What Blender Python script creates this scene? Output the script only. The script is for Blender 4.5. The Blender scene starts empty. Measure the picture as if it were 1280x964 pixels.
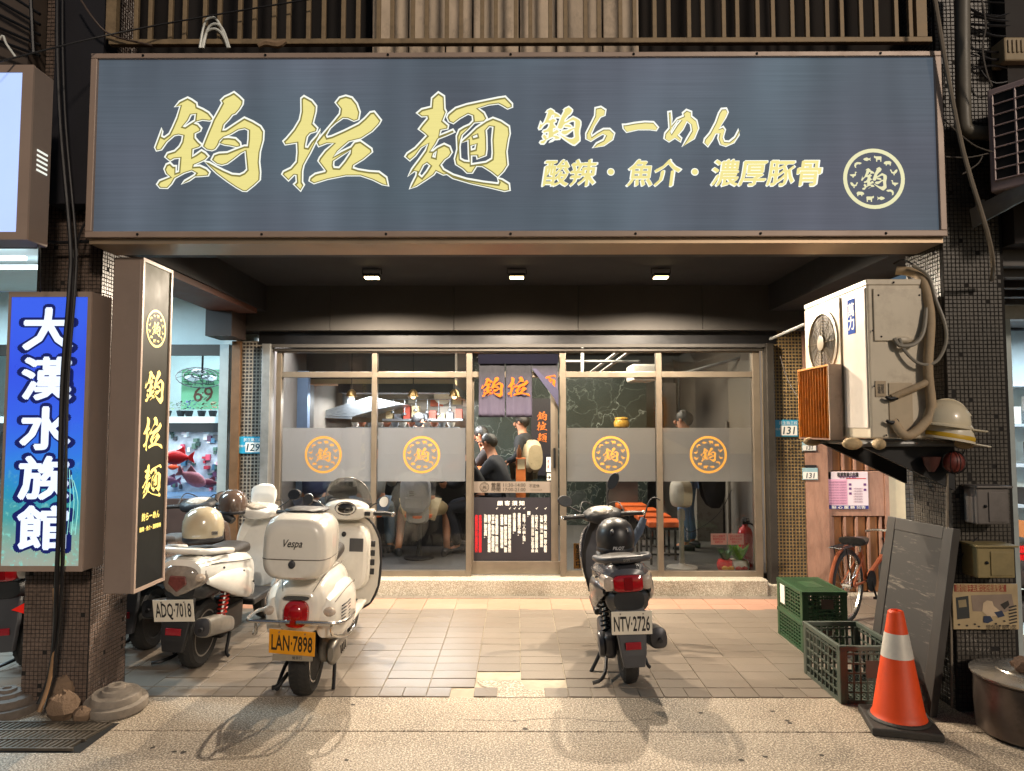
import bpy, bmesh, math, random
from mathutils import Vector, Matrix, Euler
from mathutils.geometry import delaunay_2d_cdt
random.seed(7)
R = math.radians
sc = bpy.context.scene
col = sc.collection

# ------------------------------------------------------------------ camera, world, sun, exposure
F, CX, CY, EYE = 870.0, 640.0, 482.0, 1.65
PITCH, YAW = math.atan(50 / F), 5 / F
cam_d = bpy.data.cameras.new('camera'); cam = bpy.data.objects.new('camera', cam_d); col.objects.link(cam)
cam.location = (0, 0, EYE); cam.rotation_euler = (R(90) + PITCH, 0, YAW)
cam_d.sensor_width = 36; cam_d.lens = F / 1280 * 36; cam_d.clip_start = .05; cam_d.clip_end = 400
sc.camera = cam
SUN_EL, SUN_DIR = R(24), Vector((-.42, .80, 0)).normalized()     # the way the street light travels
w = bpy.data.worlds.new('World'); sc.world = w; w.use_nodes = True
nt = w.node_tree; bg = nt.nodes['Background']
sky = nt.nodes.new('ShaderNodeTexSky'); sky.sky_type = 'NISHITA'; sky.sun_disc = False
sky.sun_elevation = SUN_EL; sky.sun_rotation = math.atan2(-SUN_DIR.x, -SUN_DIR.y)
nt.links.new(sky.outputs[0], bg.inputs[0]); bg.inputs[1].default_value = .03
sd = bpy.data.lights.new('street_light', 'SUN'); sd.energy = 1.5; sd.angle = R(5); sd.color = (1, .84, .68)
so = bpy.data.objects.new('street_light', sd); col.objects.link(so)
so.rotation_euler = Vector((SUN_DIR.x * math.cos(SUN_EL), SUN_DIR.y * math.cos(SUN_EL), -math.sin(SUN_EL))).to_track_quat('-Z', 'Y').to_euler()
sc.view_settings.view_transform = 'Standard'; sc.view_settings.look = 'None'
sc.view_settings.exposure = 0; sc.view_settings.gamma = 1
sc.render.engine = 'CYCLES'
sc.cycles.use_denoising = True; sc.cycles.max_bounces = 8; sc.cycles.transparent_max_bounces = 12
sc.cycles.sample_clamp_indirect = 4; sc.cycles.caustics_reflective = False; sc.cycles.caustics_refractive = False

# ------------------------------------------------------------------ pixel -> place
_f = Vector((-math.sin(YAW) * math.cos(PITCH), math.cos(YAW) * math.cos(PITCH), math.sin(PITCH)))
_r = Vector((math.cos(YAW), math.sin(YAW), 0)); _u = _r.cross(_f)
def ray(px, py): return _f + _r * ((px - CX) / F) - _u * ((py - CY) / F)
def U(px, py, Y):
    d = ray(px, py); return Vector((0, 0, EYE)) + d * (Y / d.y)
def G(px, py, z=0.):
    d = ray(px, py); return Vector((0, 0, EYE)) + d * ((z - EYE) / d.z)

# ------------------------------------------------------------------ materials
def lin(c):
    if isinstance(c, str):
        c = [int(c[i:i + 2], 16) / 255 for i in (0, 2, 4)]
        c = [x / 12.92 if x <= .04045 else ((x + .055) / 1.055) ** 2.4 for x in c]
    return (c[0], c[1], c[2], 1)
MATS = {}
def M(name, c, rough=.5, metal=0, var=.12, scale=9., bump=0., bscale=None, rv=0., emit=0., ec=None, coat=0., dirt=0., dc='1a1511', dscale=3., stretch=(1, 1, 1), spec=.5, fine=0., fscale=400, trans=0):
    if name in MATS: return MATS[name]
    m = bpy.data.materials.new(name); m.use_nodes = True; MATS[name] = m
    n = m.node_tree.nodes; L = m.node_tree.links.new; b = n['Principled BSDF']
    c = lin(c)
    b.inputs['Roughness'].default_value = rough; b.inputs['Metallic'].default_value = metal
    b.inputs['Coat Weight'].default_value = coat; b.inputs['Specular IOR Level'].default_value = spec
    tc = n.new('ShaderNodeTexCoord'); mp = n.new('ShaderNodeMapping'); mp.inputs['Scale'].default_value = stretch
    L(tc.outputs['Object'], mp.inputs['Vector'])
    nz = n.new('ShaderNodeTexNoise'); nz.inputs['Scale'].default_value = scale; nz.inputs['Detail'].default_value = 6; nz.inputs['Roughness'].default_value = .62
    L(mp.outputs[0], nz.inputs['Vector'])
    mr = n.new('ShaderNodeMapRange'); mr.inputs[1].default_value = .25; mr.inputs[2].default_value = .75
    mr.inputs[3].default_value = 1 - var; mr.inputs[4].default_value = 1 + var
    L(nz.outputs['Fac'], mr.inputs[0]); fac = mr.outputs[0]
    if rv:
        oi = n.new('ShaderNodeObjectInfo'); m2 = n.new('ShaderNodeMapRange'); m2.inputs[3].default_value = 1 - rv; m2.inputs[4].default_value = 1 + rv
        L(oi.outputs['Random'], m2.inputs[0]); mm = n.new('ShaderNodeMath'); mm.operation = 'MULTIPLY'
        L(fac, mm.inputs[0]); L(m2.outputs[0], mm.inputs[1]); fac = mm.outputs[0]
    if fine:
        n2 = n.new('ShaderNodeTexNoise'); n2.inputs['Scale'].default_value = fscale; n2.inputs['Detail'].default_value = 2
        L(tc.outputs['Object'], n2.inputs['Vector']); m3 = n.new('ShaderNodeMapRange'); m3.inputs[1].default_value = .3; m3.inputs[2].default_value = .7
        m3.inputs[3].default_value = 1 - fine; m3.inputs[4].default_value = 1 + fine
        L(n2.outputs['Fac'], m3.inputs[0]); mm = n.new('ShaderNodeMath'); mm.operation = 'MULTIPLY'
        L(fac, mm.inputs[0]); L(m3.outputs[0], mm.inputs[1]); fac = mm.outputs[0]
    vm = n.new('ShaderNodeVectorMath'); vm.operation = 'SCALE'; vm.inputs[0].default_value = c[:3]; L(fac, vm.inputs['Scale'])
    out = vm.outputs[0]
    if dirt:
        n3 = n.new('ShaderNodeTexNoise'); n3.inputs['Scale'].default_value = dscale; n3.inputs['Detail'].default_value = 8; n3.inputs['Roughness'].default_value = .7
        L(mp.outputs[0], n3.inputs['Vector']); m4 = n.new('ShaderNodeMapRange')
        m4.inputs[1].default_value = .5; m4.inputs[2].default_value = .72; m4.inputs[4].default_value = dirt; L(n3.outputs['Fac'], m4.inputs[0])
        mx = n.new('ShaderNodeMix'); mx.data_type = 'RGBA'; L(m4.outputs[0], mx.inputs[0]); L(out, mx.inputs[6]); mx.inputs[7].default_value = lin(dc); out = mx.outputs[2]
    L(out, b.inputs['Base Color'])
    m5 = n.new('ShaderNodeMapRange'); m5.inputs[3].default_value = max(.03, rough - .12); m5.inputs[4].default_value = min(1, rough + .12)
    L(nz.outputs['Fac'], m5.inputs[0]); L(m5.outputs[0], b.inputs['Roughness'])
    if bump:
        n4 = n.new('ShaderNodeTexNoise'); n4.inputs['Scale'].default_value = bscale or scale * 6; n4.inputs['Detail'].default_value = 4
        L(mp.outputs[0], n4.inputs['Vector']); bp = n.new('ShaderNodeBump'); bp.inputs['Strength'].default_value = bump; bp.inputs['Distance'].default_value = .01
        L(n4.outputs['Fac'], bp.inputs['Height']); L(bp.outputs[0], b.inputs['Normal'])
    if emit:
        v2 = n.new('ShaderNodeVectorMath'); v2.operation = 'SCALE'; v2.inputs[0].default_value = lin(ec)[:3] if ec else c[:3]; L(fac, v2.inputs['Scale'])
        L(v2.outputs[0], b.inputs['Emission Color']); b.inputs['Emission Strength'].default_value = emit
    return m

def glassy(name, tint=(.95, .97, .96), diffuse=0., dcol='c8c4bc', refl=1., ior=1.45, rough=.0):
    if name in MATS: return MATS[name]
    m = bpy.data.materials.new(name); m.use_nodes = True; MATS[name] = m
    n = m.node_tree.nodes; L = m.node_tree.links.new; n.remove(n['Principled BSDF']); o = n['Material Output']
    t = n.new('ShaderNodeBsdfTransparent'); t.inputs[0].default_value = (*tint, 1)
    g = n.new('ShaderNodeBsdfGlossy'); g.inputs['Roughness'].default_value = rough
    fr = n.new('ShaderNodeFresnel'); fr.inputs[0].default_value = ior
    mu = n.new('ShaderNodeMath'); mu.operation = 'MULTIPLY'; mu.inputs[1].default_value = refl; L(fr.outputs[0], mu.inputs[0])
    mx = n.new('ShaderNodeMixShader'); L(mu.outputs[0], mx.inputs[0]); L(g.outputs[0], mx.inputs[2])
    src = t.outputs[0]
    if diffuse:
        d = n.new('ShaderNodeBsdfDiffuse'); d.inputs[0].default_value = lin(dcol)
        tr = n.new('ShaderNodeBsdfTranslucent'); tr.inputs[0].default_value = lin(dcol)
        a = n.new('ShaderNodeMixShader'); a.inputs[0].default_value = .6; L(d.outputs[0], a.inputs[1]); L(tr.outputs[0], a.inputs[2])
        b = n.new('ShaderNodeMixShader'); b.inputs[0].default_value = diffuse; L(t.outputs[0], b.inputs[1]); L(a.outputs[0], b.inputs[2]); src = b.outputs[0]
    L(src, mx.inputs[1]); L(mx.outputs[0], o.inputs[0])
    return m

# ------------------------------------------------------------------ mesh builder
def ring_se(cx, y, cz, hw, ht, hb, ex, n):
    out = []
    for i in range(n):
        a = 2 * math.pi * i / n; ca, sa = math.cos(a), math.sin(a)
        x = math.copysign(abs(ca) ** (2 / ex), ca) * hw
        z = math.copysign(abs(sa) ** (2 / ex), sa) * (ht if sa > 0 else hb)
        out.append((cx + x, y, cz + z))
    return out
def smooth_path(p, k=4):
    p = [Vector(q) for q in p]
    if len(p) < 3: return p
    out = []
    for i in range(len(p) - 1):
        a, b, c, d = p[max(0, i - 1)], p[i], p[i + 1], p[min(len(p) - 1, i + 2)]
        for j in range(k):
            t = j / k
            out.append(.5 * (2 * b + (c - a) * t + (2 * a - 5 * b + 4 * c - d) * t * t + (3 * b - a - 3 * c + d) * t ** 3))
    return out + [p[-1]]
class MB:
    def __init__(s): s.v = []; s.f = []
    def add(s, v, f, T=None):
        k = len(s.v); s.v += [tuple(T @ Vector(q)) if T else tuple(q) for q in v]; s.f += [tuple(i + k for i in q) for q in f]; return s
    def box(s, lo, hi, T=None):
        a, b = lo, hi
        return s.add([(a[0], a[1], a[2]), (b[0], a[1], a[2]), (b[0], b[1], a[2]), (a[0], b[1], a[2]), (a[0], a[1], b[2]), (b[0], a[1], b[2]), (b[0], b[1], b[2]), (a[0], b[1], b[2])],
                     [(3, 2, 1, 0), (4, 5, 6, 7), (0, 1, 5, 4), (1, 2, 6, 5), (2, 3, 7, 6), (3, 0, 4, 7)], T)
    def rings(s, rs, cap=True, closed=False, T=None):
        n = len(rs[0]); v = [q for r in rs for q in r]; f = []
        m = len(rs)
        for i in range(m if closed else m - 1):
            j = (i + 1) % m
            for k in range(n):
                l = (k + 1) % n; f.append((i * n + k, i * n + l, j * n + l, j * n + k))
        if cap and not closed: f += [tuple(range(n))[::-1], tuple((m - 1) * n + k for k in range(n))]
        return s.add(v, f, T)
    def tube(s, pts, r, n=8, k=0, closed=False, T=None):
        p = smooth_path(pts, k) if k else [Vector(q) for q in pts]
        rr = r if isinstance(r, (list, tuple)) else None
        rs = []; up = None; m = len(p)
        for i, q in enumerate(p):
            if closed: t = p[(i + 1) % m] - p[i - 1]
            else: t = p[min(i + 1, m - 1)] - p[max(i - 1, 0)]
            t = t.normalized() if t.length > 1e-9 else Vector((0, 0, 1))
            if up is None: up = Vector((0, 0, 1)) if abs(t.z) < .9 else Vector((1, 0, 0))
            a = t.cross(up)
            if a.length < 1e-4: a = t.cross(Vector((0, 1, 0)))
            a.normalize(); b = a.cross(t); up = b
            ra = r
            if rr: q_ = (len(rr) - 1) * i / max(1, m - 1); j_ = min(int(q_), len(rr) - 2); ra = rr[j_] + (rr[j_ + 1] - rr[j_]) * (q_ - j_)
            rs.append([q + a * math.cos(2 * math.pi * j / n) * ra + b * math.sin(2 * math.pi * j / n) * ra for j in range(n)])
        return s.rings(rs, True, closed, T)
    def lathe(s, prof, c=(0, 0, 0), axis='z', n=24, T=None, cap=True):
        rs = []
        for r, h in prof:
            rr = []
            for j in range(n):
                a = 2 * math.pi * j / n; x, y = math.cos(a) * r, math.sin(a) * r
                rr.append({'z': (c[0] + x, c[1] + y, c[2] + h), 'x': (c[0] + h, c[1] + x, c[2] + y), 'y': (c[0] + y, c[1] + h, c[2] + x)}[axis])
            rs.append(rr)
        return s.rings(rs, cap, False, T)
    def ball(s, c, r, n=16, m=9, T=None, top=1.0, bot=-1.0):
        r = r if isinstance(r, (tuple, list)) else (r, r, r); rs = []
        for i in range(m):
            t = bot + (top - bot) * i / (m - 1); ph = math.asin(max(-1, min(1, t))) if abs(top - bot) < 1.999 else -math.pi / 2 + math.pi * i / (m - 1)
            k = max(math.cos(ph), .02)
            rs.append([(c[0] + r[0] * k * math.cos(2 * math.pi * j / n), c[1] + r[1] * k * math.sin(2 * math.pi * j / n), c[2] + r[2] * math.sin(ph)) for j in range(n)])
        return s.rings(rs, True, False, T)
    def loft(s, secs, n=20, T=None):
        # sections: (y, cz, hw, ht, hb, exponent, cx)
        return s.rings([ring_se(q[6] if len(q) > 6 else 0, q[0], q[1], q[2], q[3], q[4], q[5] if len(q) > 5 else 2.6, n) for q in secs], True, False, T)
    def prism(s, poly, y0, y1, T=None):
        # polygon in (x, z), extruded along y
        n = len(poly); v = [(p[0], y0, p[1]) for p in poly] + [(p[0], y1, p[1]) for p in poly]
        f = [tuple(range(n)), tuple(range(2 * n - 1, n - 1, -1))] + [(k, k + n, (k + 1) % n + n, (k + 1) % n) for k in range(n)]
        return s.add(v, f, T)
    def build(s, name, mat, parent=None, world=True, smooth=None, bevel=0., seg=2, sub=0, loc=None, solid=0.):
        me = bpy.data.meshes.new(name); off = Vector((0, 0, 0))
        if parent is not None and world:
            r = parent
            while r.parent: r = r.parent
            off = r.location
        if loc is not None: off = Vector(loc)
        me.from_pydata([tuple(Vector(q) - off) for q in s.v], [], s.f); me.materials.append(mat)
        bm = bmesh.new(); bm.from_mesh(me); bmesh.ops.recalc_face_normals(bm, faces=bm.faces); bm.to_mesh(me); bm.free()
        if smooth:
            me.polygons.foreach_set('use_smooth', [True] * len(me.polygons)); me.set_sharp_from_angle(angle=R(smooth if smooth is not True else 40))
        o = bpy.data.objects.new(name, me); col.objects.link(o)
        if parent is not None: o.parent = parent
        if loc is not None: o.location = loc
        if solid: q = o.modifiers.new('solid', 'SOLIDIFY'); q.thickness = solid; q.offset = 0
        if bevel:
            q = o.modifiers.new('bevel', 'BEVEL'); q.width = bevel; q.segments = seg; q.limit_method = 'ANGLE'; q.angle_limit = R(35)
        if sub: q = o.modifiers.new('sub', 'SUBSURF'); q.levels = sub; q.render_levels = sub
        return o
def tag(o, label, cat, group=None, kind=None):
    o['label'] = label; o['category'] = cat
    if group: o['group'] = group
    if kind: o['kind'] = kind
    return o
def thing(name, loc, label, cat, group=None, rot=(0, 0, 0)):
    o = bpy.data.objects.new(name, None); col.objects.link(o); o.empty_display_size = .1
    o.location = loc; o.rotation_euler = rot
    return tag(o, label, cat, group)
def inst(src, name, parent, loc, rot=None, scale=None):
    o = src.copy(); o.name = name; col.objects.link(o); o.parent = parent; o.location = loc
    if rot: o.rotation_euler = rot
    if scale: o.scale = scale
    return o
def copy_tree(o, parent=None):
    c = o.copy(); col.objects.link(c); c.parent = parent
    for ch in list(o.children): copy_tree(ch, c)
    return c
def root_off(p):
    if p is None: return Vector((0, 0, 0))
    while p.parent: p = p.parent
    return Vector(p.location)

# ------------------------------------------------------------------ lettering: font text and traced brush outlines, flat in (x, z) facing -y
CAMFACE = Matrix.Rotation(R(90), 4, 'X')
SIDEFACE = Matrix.Rotation(R(90), 4, 'Z') @ Matrix.Rotation(R(90), 4, 'X')
def curve_mesh(cu):
    o = bpy.data.objects.new('tmp', cu); col.objects.link(o)
    dg = bpy.context.evaluated_depsgraph_get(); me = bpy.data.meshes.new_from_object(o.evaluated_get(dg))
    bpy.data.objects.remove(o); return me
def place_mesh(me, name, mat, parent, loc, face, world=True):
    off = root_off(parent) if world else Vector((0, 0, 0))
    me.transform(Matrix.Translation(Vector(loc) - off) @ face)
    me.materials.clear(); me.materials.append(mat); me.name = name
    o = bpy.data.objects.new(name, me); col.objects.link(o); o.parent = parent; return o
def text(body, mat, parent, loc, h, w=None, face=CAMFACE, bold=.0, sx=1., shear=0., line=1., name='lettering', world=True, align='CENTER', thick=.0004, res=2, pre=None, nib=False):
    """h = letter height (em); w = stretch the block to this width; loc = centre of the block; bold thickens the strokes"""
    cu = bpy.data.curves.new(name, 'FONT'); cu.body = body; cu.size = 1; cu.resolution_u = res
    cu.align_x = align; cu.shear = shear; cu.space_line = line
    me = curve_mesh(cu); bpy.data.curves.remove(cu)
    xs = [v.co.x for v in me.vertices]; ys = [v.co.y for v in me.vertices]
    c = ((max(xs) + min(xs)) / 2, (max(ys) + min(ys)) / 2)
    kx = h * sx if w is None else w / (max(xs) - min(xs))
    if bold:
        vs = [(v.co.x, v.co.y) for v in me.vertices]; fs = [tuple(p.vertices) for p in me.polygons]; V = []; Fc = []
        n = 12 if bold > .04 else 6
        offs = [(0, 0)] + [(math.cos(2 * math.pi * i / n) * bold, math.sin(2 * math.pi * i / n) * bold) for i in range(n)]
        if nib: offs = [(0, 0)] + [(.82 * bold * t / 4, .57 * bold * t / 4) for t in (-4, -3, -2, -1, 1, 2, 3, 4)] + [(.82 * bold * t / 4 + .22 * bold, .57 * bold * t / 4 - .3 * bold) for t in (-4, -2, 0, 2, 4)]
        elif bold > .05: offs += [(x * .5, y * .5) for x, y in offs[1:]]
        for i, (ox, oy) in enumerate(offs):
            k = len(V); V += [(x + ox, y + oy, -i * .00006 / h) for x, y in vs]; Fc += [tuple(q + k for q in f) for f in fs]
        me = bpy.data.meshes.new(name); me.from_pydata(V, [], Fc)
    me.transform(Matrix.Diagonal((kx, h, h, 1)) @ Matrix.Translation((-c[0], -c[1], 0)))
    if pre: me.transform(pre)
    return place_mesh(me, name, mat, parent, loc, face, world)
def inside(p, poly):
    c = False; x, y = p
    for i in range(len(poly)):
        (x1, y1), (x2, y2) = poly[i - 1], poly[i]
        if (y1 > y) != (y2 > y) and x < (x2 - x1) * (y - y1) / (y2 - y1) + x1: c = not c
    return c
def swell(polys, d):
    """move every outline outwards by d (holes shrink)"""
    out = []
    for i, p in enumerate(polys):
        hole = sum(inside(p[0], q) for j, q in enumerate(polys) if j != i) % 2
        area = sum(p[k - 1][0] * p[k][1] - p[k][0] * p[k - 1][1] for k in range(len(p)))
        s = d * (1 if area > 0 else -1) * (-1 if hole else 1); n = len(p); o = []
        for k in range(n):
            a, b, c = Vector(p[k - 1]), Vector(p[k]), Vector(p[(k + 1) % n])
            e1, e2 = (b - a), (c - b)
            n1 = Vector((e1.y, -e1.x)).normalized(); n2 = Vector((e2.y, -e2.x)).normalized(); m = n1 + n2
            if m.length < .3: m = n1
            m.normalize(); q = b + m * s * min(1.5, 1 / max(.5, m.dot(n1))); o.append((q.x, q.y))
        out.append(o)
    return out
def outline(polys, mat, parent, loc, k, origin, face=CAMFACE, grow=0., name='lettering', world=True, thick=.0004, kx=None):
    """polys in traced units (y down); k = metres per unit; grow in traced units; origin = traced point that lands on loc"""
    kx = kx or k; ori = []
    for i, p in enumerate(polys):
        hole = sum(inside(p[0], q) for j, q in enumerate(polys) if j != i) % 2
        area_ = sum(p[n - 1][0] * p[n][1] - p[n][0] * p[n - 1][1] for n in range(len(p)))
        ori.append(p if (area_ > 0) != bool(hole) else p[::-1])
    ps = swell(ori, grow) if grow else ori
    V, E = [], []
    for p in ps:
        n = len(V); V += [Vector(q) for q in p]; E += [(n + i, n + (i + 1) % len(p)) for i in range(len(p))]
    r = delaunay_2d_cdt(V, E, [], 0, 1e-4); v2, f2 = r[0], r[2]; keep = []
    for f in f2:
        c = sum((v2[i] for i in f), Vector((0, 0))) / len(f); wn = 0
        for p in ps:
            for i in range(len(p)):
                (x1, y1), (x2, y2) = p[i - 1], p[i]
                if (y1 > c.y) != (y2 > c.y) and c.x < (x2 - x1) * (c.y - y1) / (y2 - y1) + x1: wn += 1 if y2 > y1 else -1
        if wn > 0: keep.append(f)
    me = bpy.data.meshes.new(name); me.from_pydata([((q.x - origin[0]) * kx, -(q.y - origin[1]) * k, 0) for q in v2], [], [tuple(f)[::-1] for f in keep])
    bm = bmesh.new(); bm.from_mesh(me); bmesh.ops.delete(bm, geom=[q for q in bm.verts if not q.link_faces], context='VERTS'); bm.to_mesh(me); bm.free()
    return place_mesh(me, name, mat, parent, loc, face, world)
def P(t): 
    a = [float(q) for q in t.replace('(', ' ').replace(')', ' ').replace(',', ' ').split()]
    return list(zip(a[::2], a[1::2]))
def px(polys, s, ox, oy): return [[(x / s + ox, y / s + oy) for x, y in p] for p in polys]
JUN = px([P('528,345 560,285 595,215 583,195 610,168 650,150 680,133 720,165 750,195 748,225 725,265 695,300 672,308 645,345 608,385 597,432 625,430 690,385 765,335 830,365 890,402 914,440 912,510 890,600 885,680 895,760 893,820 850,862 795,907 765,905 715,877 650,833 605,800 560,765 515,722 470,678 500,685 560,720 612,747 680,777 740,782 775,765 797,740 788,660 780,592 745,610 690,655 640,692 600,703 560,692 522,662 540,625 575,612 640,608 700,583 770,556 797,556 802,500 802,430 770,415 720,425 660,462 610,482 580,510 568,545 545,578 520,588 480,580 450,555 470,500 492,440 512,390'),
     P('575,530 605,492 650,490 700,497 735,530 740,555 710,562 660,550 620,545'),
     P('230,242 262,205 322,175 352,190 390,217 395,245 440,265 485,292 512,325 520,342 500,354 440,347 390,362 375,375 405,385 432,415 425,435 385,455 385,490 410,520 438,545 420,562 372,578 370,640 400,622 440,592 470,610 492,635 470,660 430,680 385,700 382,716 430,712 480,735 505,760 495,785 440,790 395,792 350,825 300,850 318,830 360,805 392,785 405,765 370,745 310,765 240,805 215,850 185,882 130,880 108,855 125,828 205,795 175,770 160,735 175,700 200,690 225,715 245,715 245,765 272,755 275,700 278,645 230,650 200,668 165,640 180,612 235,595 270,560 290,520 297,470 260,462 225,470 170,520 130,580 95,588 83,565 105,500 135,410 132,440 125,478 150,490 190,460 215,405 245,330 270,235'),
     P('290,400 330,350 350,305 390,300 385,355 345,380 310,405')], 6.02, 170, 90)
RA = px([P('225,130 245,113 310,150 345,195 343,240 320,340 357,380 350,405 300,420 275,450 262,520 262,540 285,545 315,495 355,450 395,385 375,440 340,510 305,585 275,640 250,690 240,740 240,830 255,855 230,900 180,850 200,830 195,770 175,768 130,815 80,765 90,745 150,715 195,660 200,580 195,500 100,515 85,490 110,465 170,390 215,310 228,240'),
     P('510,165 540,125 590,110 640,125 680,175 705,245 695,305 660,318 610,295 570,292 510,335 462,380 430,440 440,460 480,450 580,405 700,345 750,300 795,250 825,245 880,315 865,345 810,405 720,465 620,490 580,525 530,570 495,620 560,580 640,540 670,500 715,490 805,555 810,580 740,640 660,690 655,715 700,730 790,745 870,750 930,795 945,860 900,850 820,810 720,775 600,775 450,805 340,840 305,820 310,795 350,765 430,745 435,735 375,655 385,630 430,570 500,505 440,505 375,530 357,495 400,440 450,380 490,330 545,260 550,215'),
     P('495,655 560,610 640,560 635,590 590,660 545,715 500,712 492,690')], 6.425, 335, 100)
MEN = px([P('155,255 190,225 270,205 275,130 325,85 370,115 375,220 388,245 360,320 405,360 400,385 345,395 335,445 400,420 445,400 455,415 400,440 325,470 305,510 262,575 285,575 320,545 375,518 420,540 437,585 415,620 380,645 345,690 370,730 450,775 560,810 700,835 820,850 828,830 818,805 850,815 905,850 910,900 870,908 760,880 600,845 450,800 400,765 370,770 310,740 290,770 240,805 150,865 100,885 115,850 150,780 155,745 130,740 85,780 115,725 170,650 225,570 245,510 185,545 140,610 95,650 60,620 75,595 140,550 185,500 235,445 215,425 170,390 195,355 240,300 235,280 190,282'),
     P('165,770 205,690 235,670 265,695 235,745 195,795'), P('278,622 287,592 315,570 305,630'),
     P('400,290 410,265 470,215 560,185 700,155 820,130 875,122 930,180 930,205 895,218 850,190 820,175 740,185 650,215 700,255 722,300 700,325 620,335 575,385 520,440 508,480 500,540 505,640 540,660 585,665 580,600 575,480 515,505 530,485 580,440 640,380 720,325 775,300 840,325 905,370 912,430 900,480 885,580 895,690 860,745 815,790 760,745 690,700 640,698 605,755 565,755 530,720 475,685 465,640 485,560 480,450 500,400 540,375 585,355 615,322 610,275 570,260 500,300 450,340 415,325'),
     P('595,610 645,610 650,635 715,610 722,560 720,460 715,400 745,365 780,370 770,480 775,590 770,640 720,670 595,690'),
     P('610,450 645,435 650,455 615,465'), P('592,530 640,515 632,560 595,570')], 6.425, 495, 100)
KANA = px([P('375,65 405,58 430,75 425,105 400,115 365,170 345,215 350,235 385,210 420,190 455,190 480,215 470,250 420,285 360,298 380,275 420,255 435,225 415,215 380,235 345,258 320,245 320,215 345,165 372,110'),
     P('535,165 550,165 600,155 660,148 710,150 735,180 725,195 690,190 620,190 555,205 538,185'),
     P('800,90 812,88 815,130 815,170 850,130 890,112 885,95 905,78 930,88 930,115 960,140 970,185 945,245 880,290 905,250 935,200 930,160 905,140 880,190 850,225 870,245 865,262 835,240 800,262 775,245 780,215 805,185'),
     P('815,220 850,165 875,135 850,135 822,175 808,205'),
     P('1095,95 1110,72 1135,70 1143,90 1130,120 1090,190 1115,180 1125,195 1112,240 1120,265 1150,268 1185,240 1212,190 1205,225 1175,270 1130,290 1100,280 1088,245 1095,215 1070,215 1050,255 1025,290 1005,270 1010,250 1040,215 1075,150')], 4.571, 665, 120)
# animals of the round emblem, unit boxes about 1 wide (y down)
COW = P('0,.1 .12,.0 .2,.12 .95,.12 1,.3 .97,.6 .95,1 .82,1 .82,.68 .45,.68 .42,1 .28,1 .27,.6 .2,.4 .05,.38')
PIG = P('0,.45 .1,.25 .3,.12 .8,.1 .95,.25 1,.4 .92,.6 .9,.85 .78,.85 .76,.65 .4,.65 .38,.85 .26,.85 .24,.62 .08,.6')
HEN = P('0,.1 .12,.0 .22,.12 .28,.4 .5,.45 .72,.1 .95,.0 1,.2 .9,.5 .7,.7 .58,.72 .62,.98 .44,.98 .48,.75 .2,.62 .1,.3')
DUCK = P('.0,.15 .15,.05 .28,.05 .3,.25 .28,.4 .5,.45 1,.5 .85,.72 .6,.85 .65,1 .45,1 .45,.85 .2,.7 .15,.45 .2,.25')
SHRIMP = P('0,.2 .2,.05 .6,.0 .9,.2 1,.55 .92,.9 .72,1 .78,.75 .7,.45 .5,.35 .25,.4')
FISH = P('0,.5 .2,.3 .5,.2 .78,.4 1,.2 .93,.5 1,.8 .78,.6 .5,.8 .2,.7')
def emblem(parent, loc, r, mat, face=CAMFACE, sub=None, squash=1., world=True):
    n = 40; ring = lambda q: [(math.cos(2 * math.pi * i / n) * q, math.sin(2 * math.pi * i / n) * q) for i in range(n)]
    polys = [ring(1), ring(.875)]
    o = outline(polys, mat, parent, loc, r, (0, 0), face, name='emblem_ring', kx=r * squash, world=world)
    lo = min(x for p in JUN for x, y in p), min(y for p in JUN for x, y in p)
    hi = max(x for p in JUN for x, y in p), max(y for p in JUN for x, y in p)
    kk = .78 / (hi[1] - lo[1])
    outline([[((x - (lo[0] + hi[0]) / 2) * kk, (y - (lo[1] + hi[1]) / 2) * kk) for x, y in p] for p in JUN], mat, parent, loc, r, (0, 0), face, name='lettering', kx=r * squash, world=world)
    an = [FISH, COW, PIG, HEN, DUCK, SHRIMP]; ps = []
    for i in range(12):
        a = R(-108 + 30 * i); cx, cy = math.cos(a) * .68, math.sin(a) * .68; s = .25
        fl = -1 if i >= 6 else 1
        ps.append([(cx + (x - .5) * s * fl, cy + (y - .5) * s * .8) for x, y in an[i % 6]])
    outline(ps, mat, parent, loc, r, (0, 0), face, name='emblem_animals', kx=r * squash, world=world)['kind'] = 'stuff'
    return o
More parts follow.
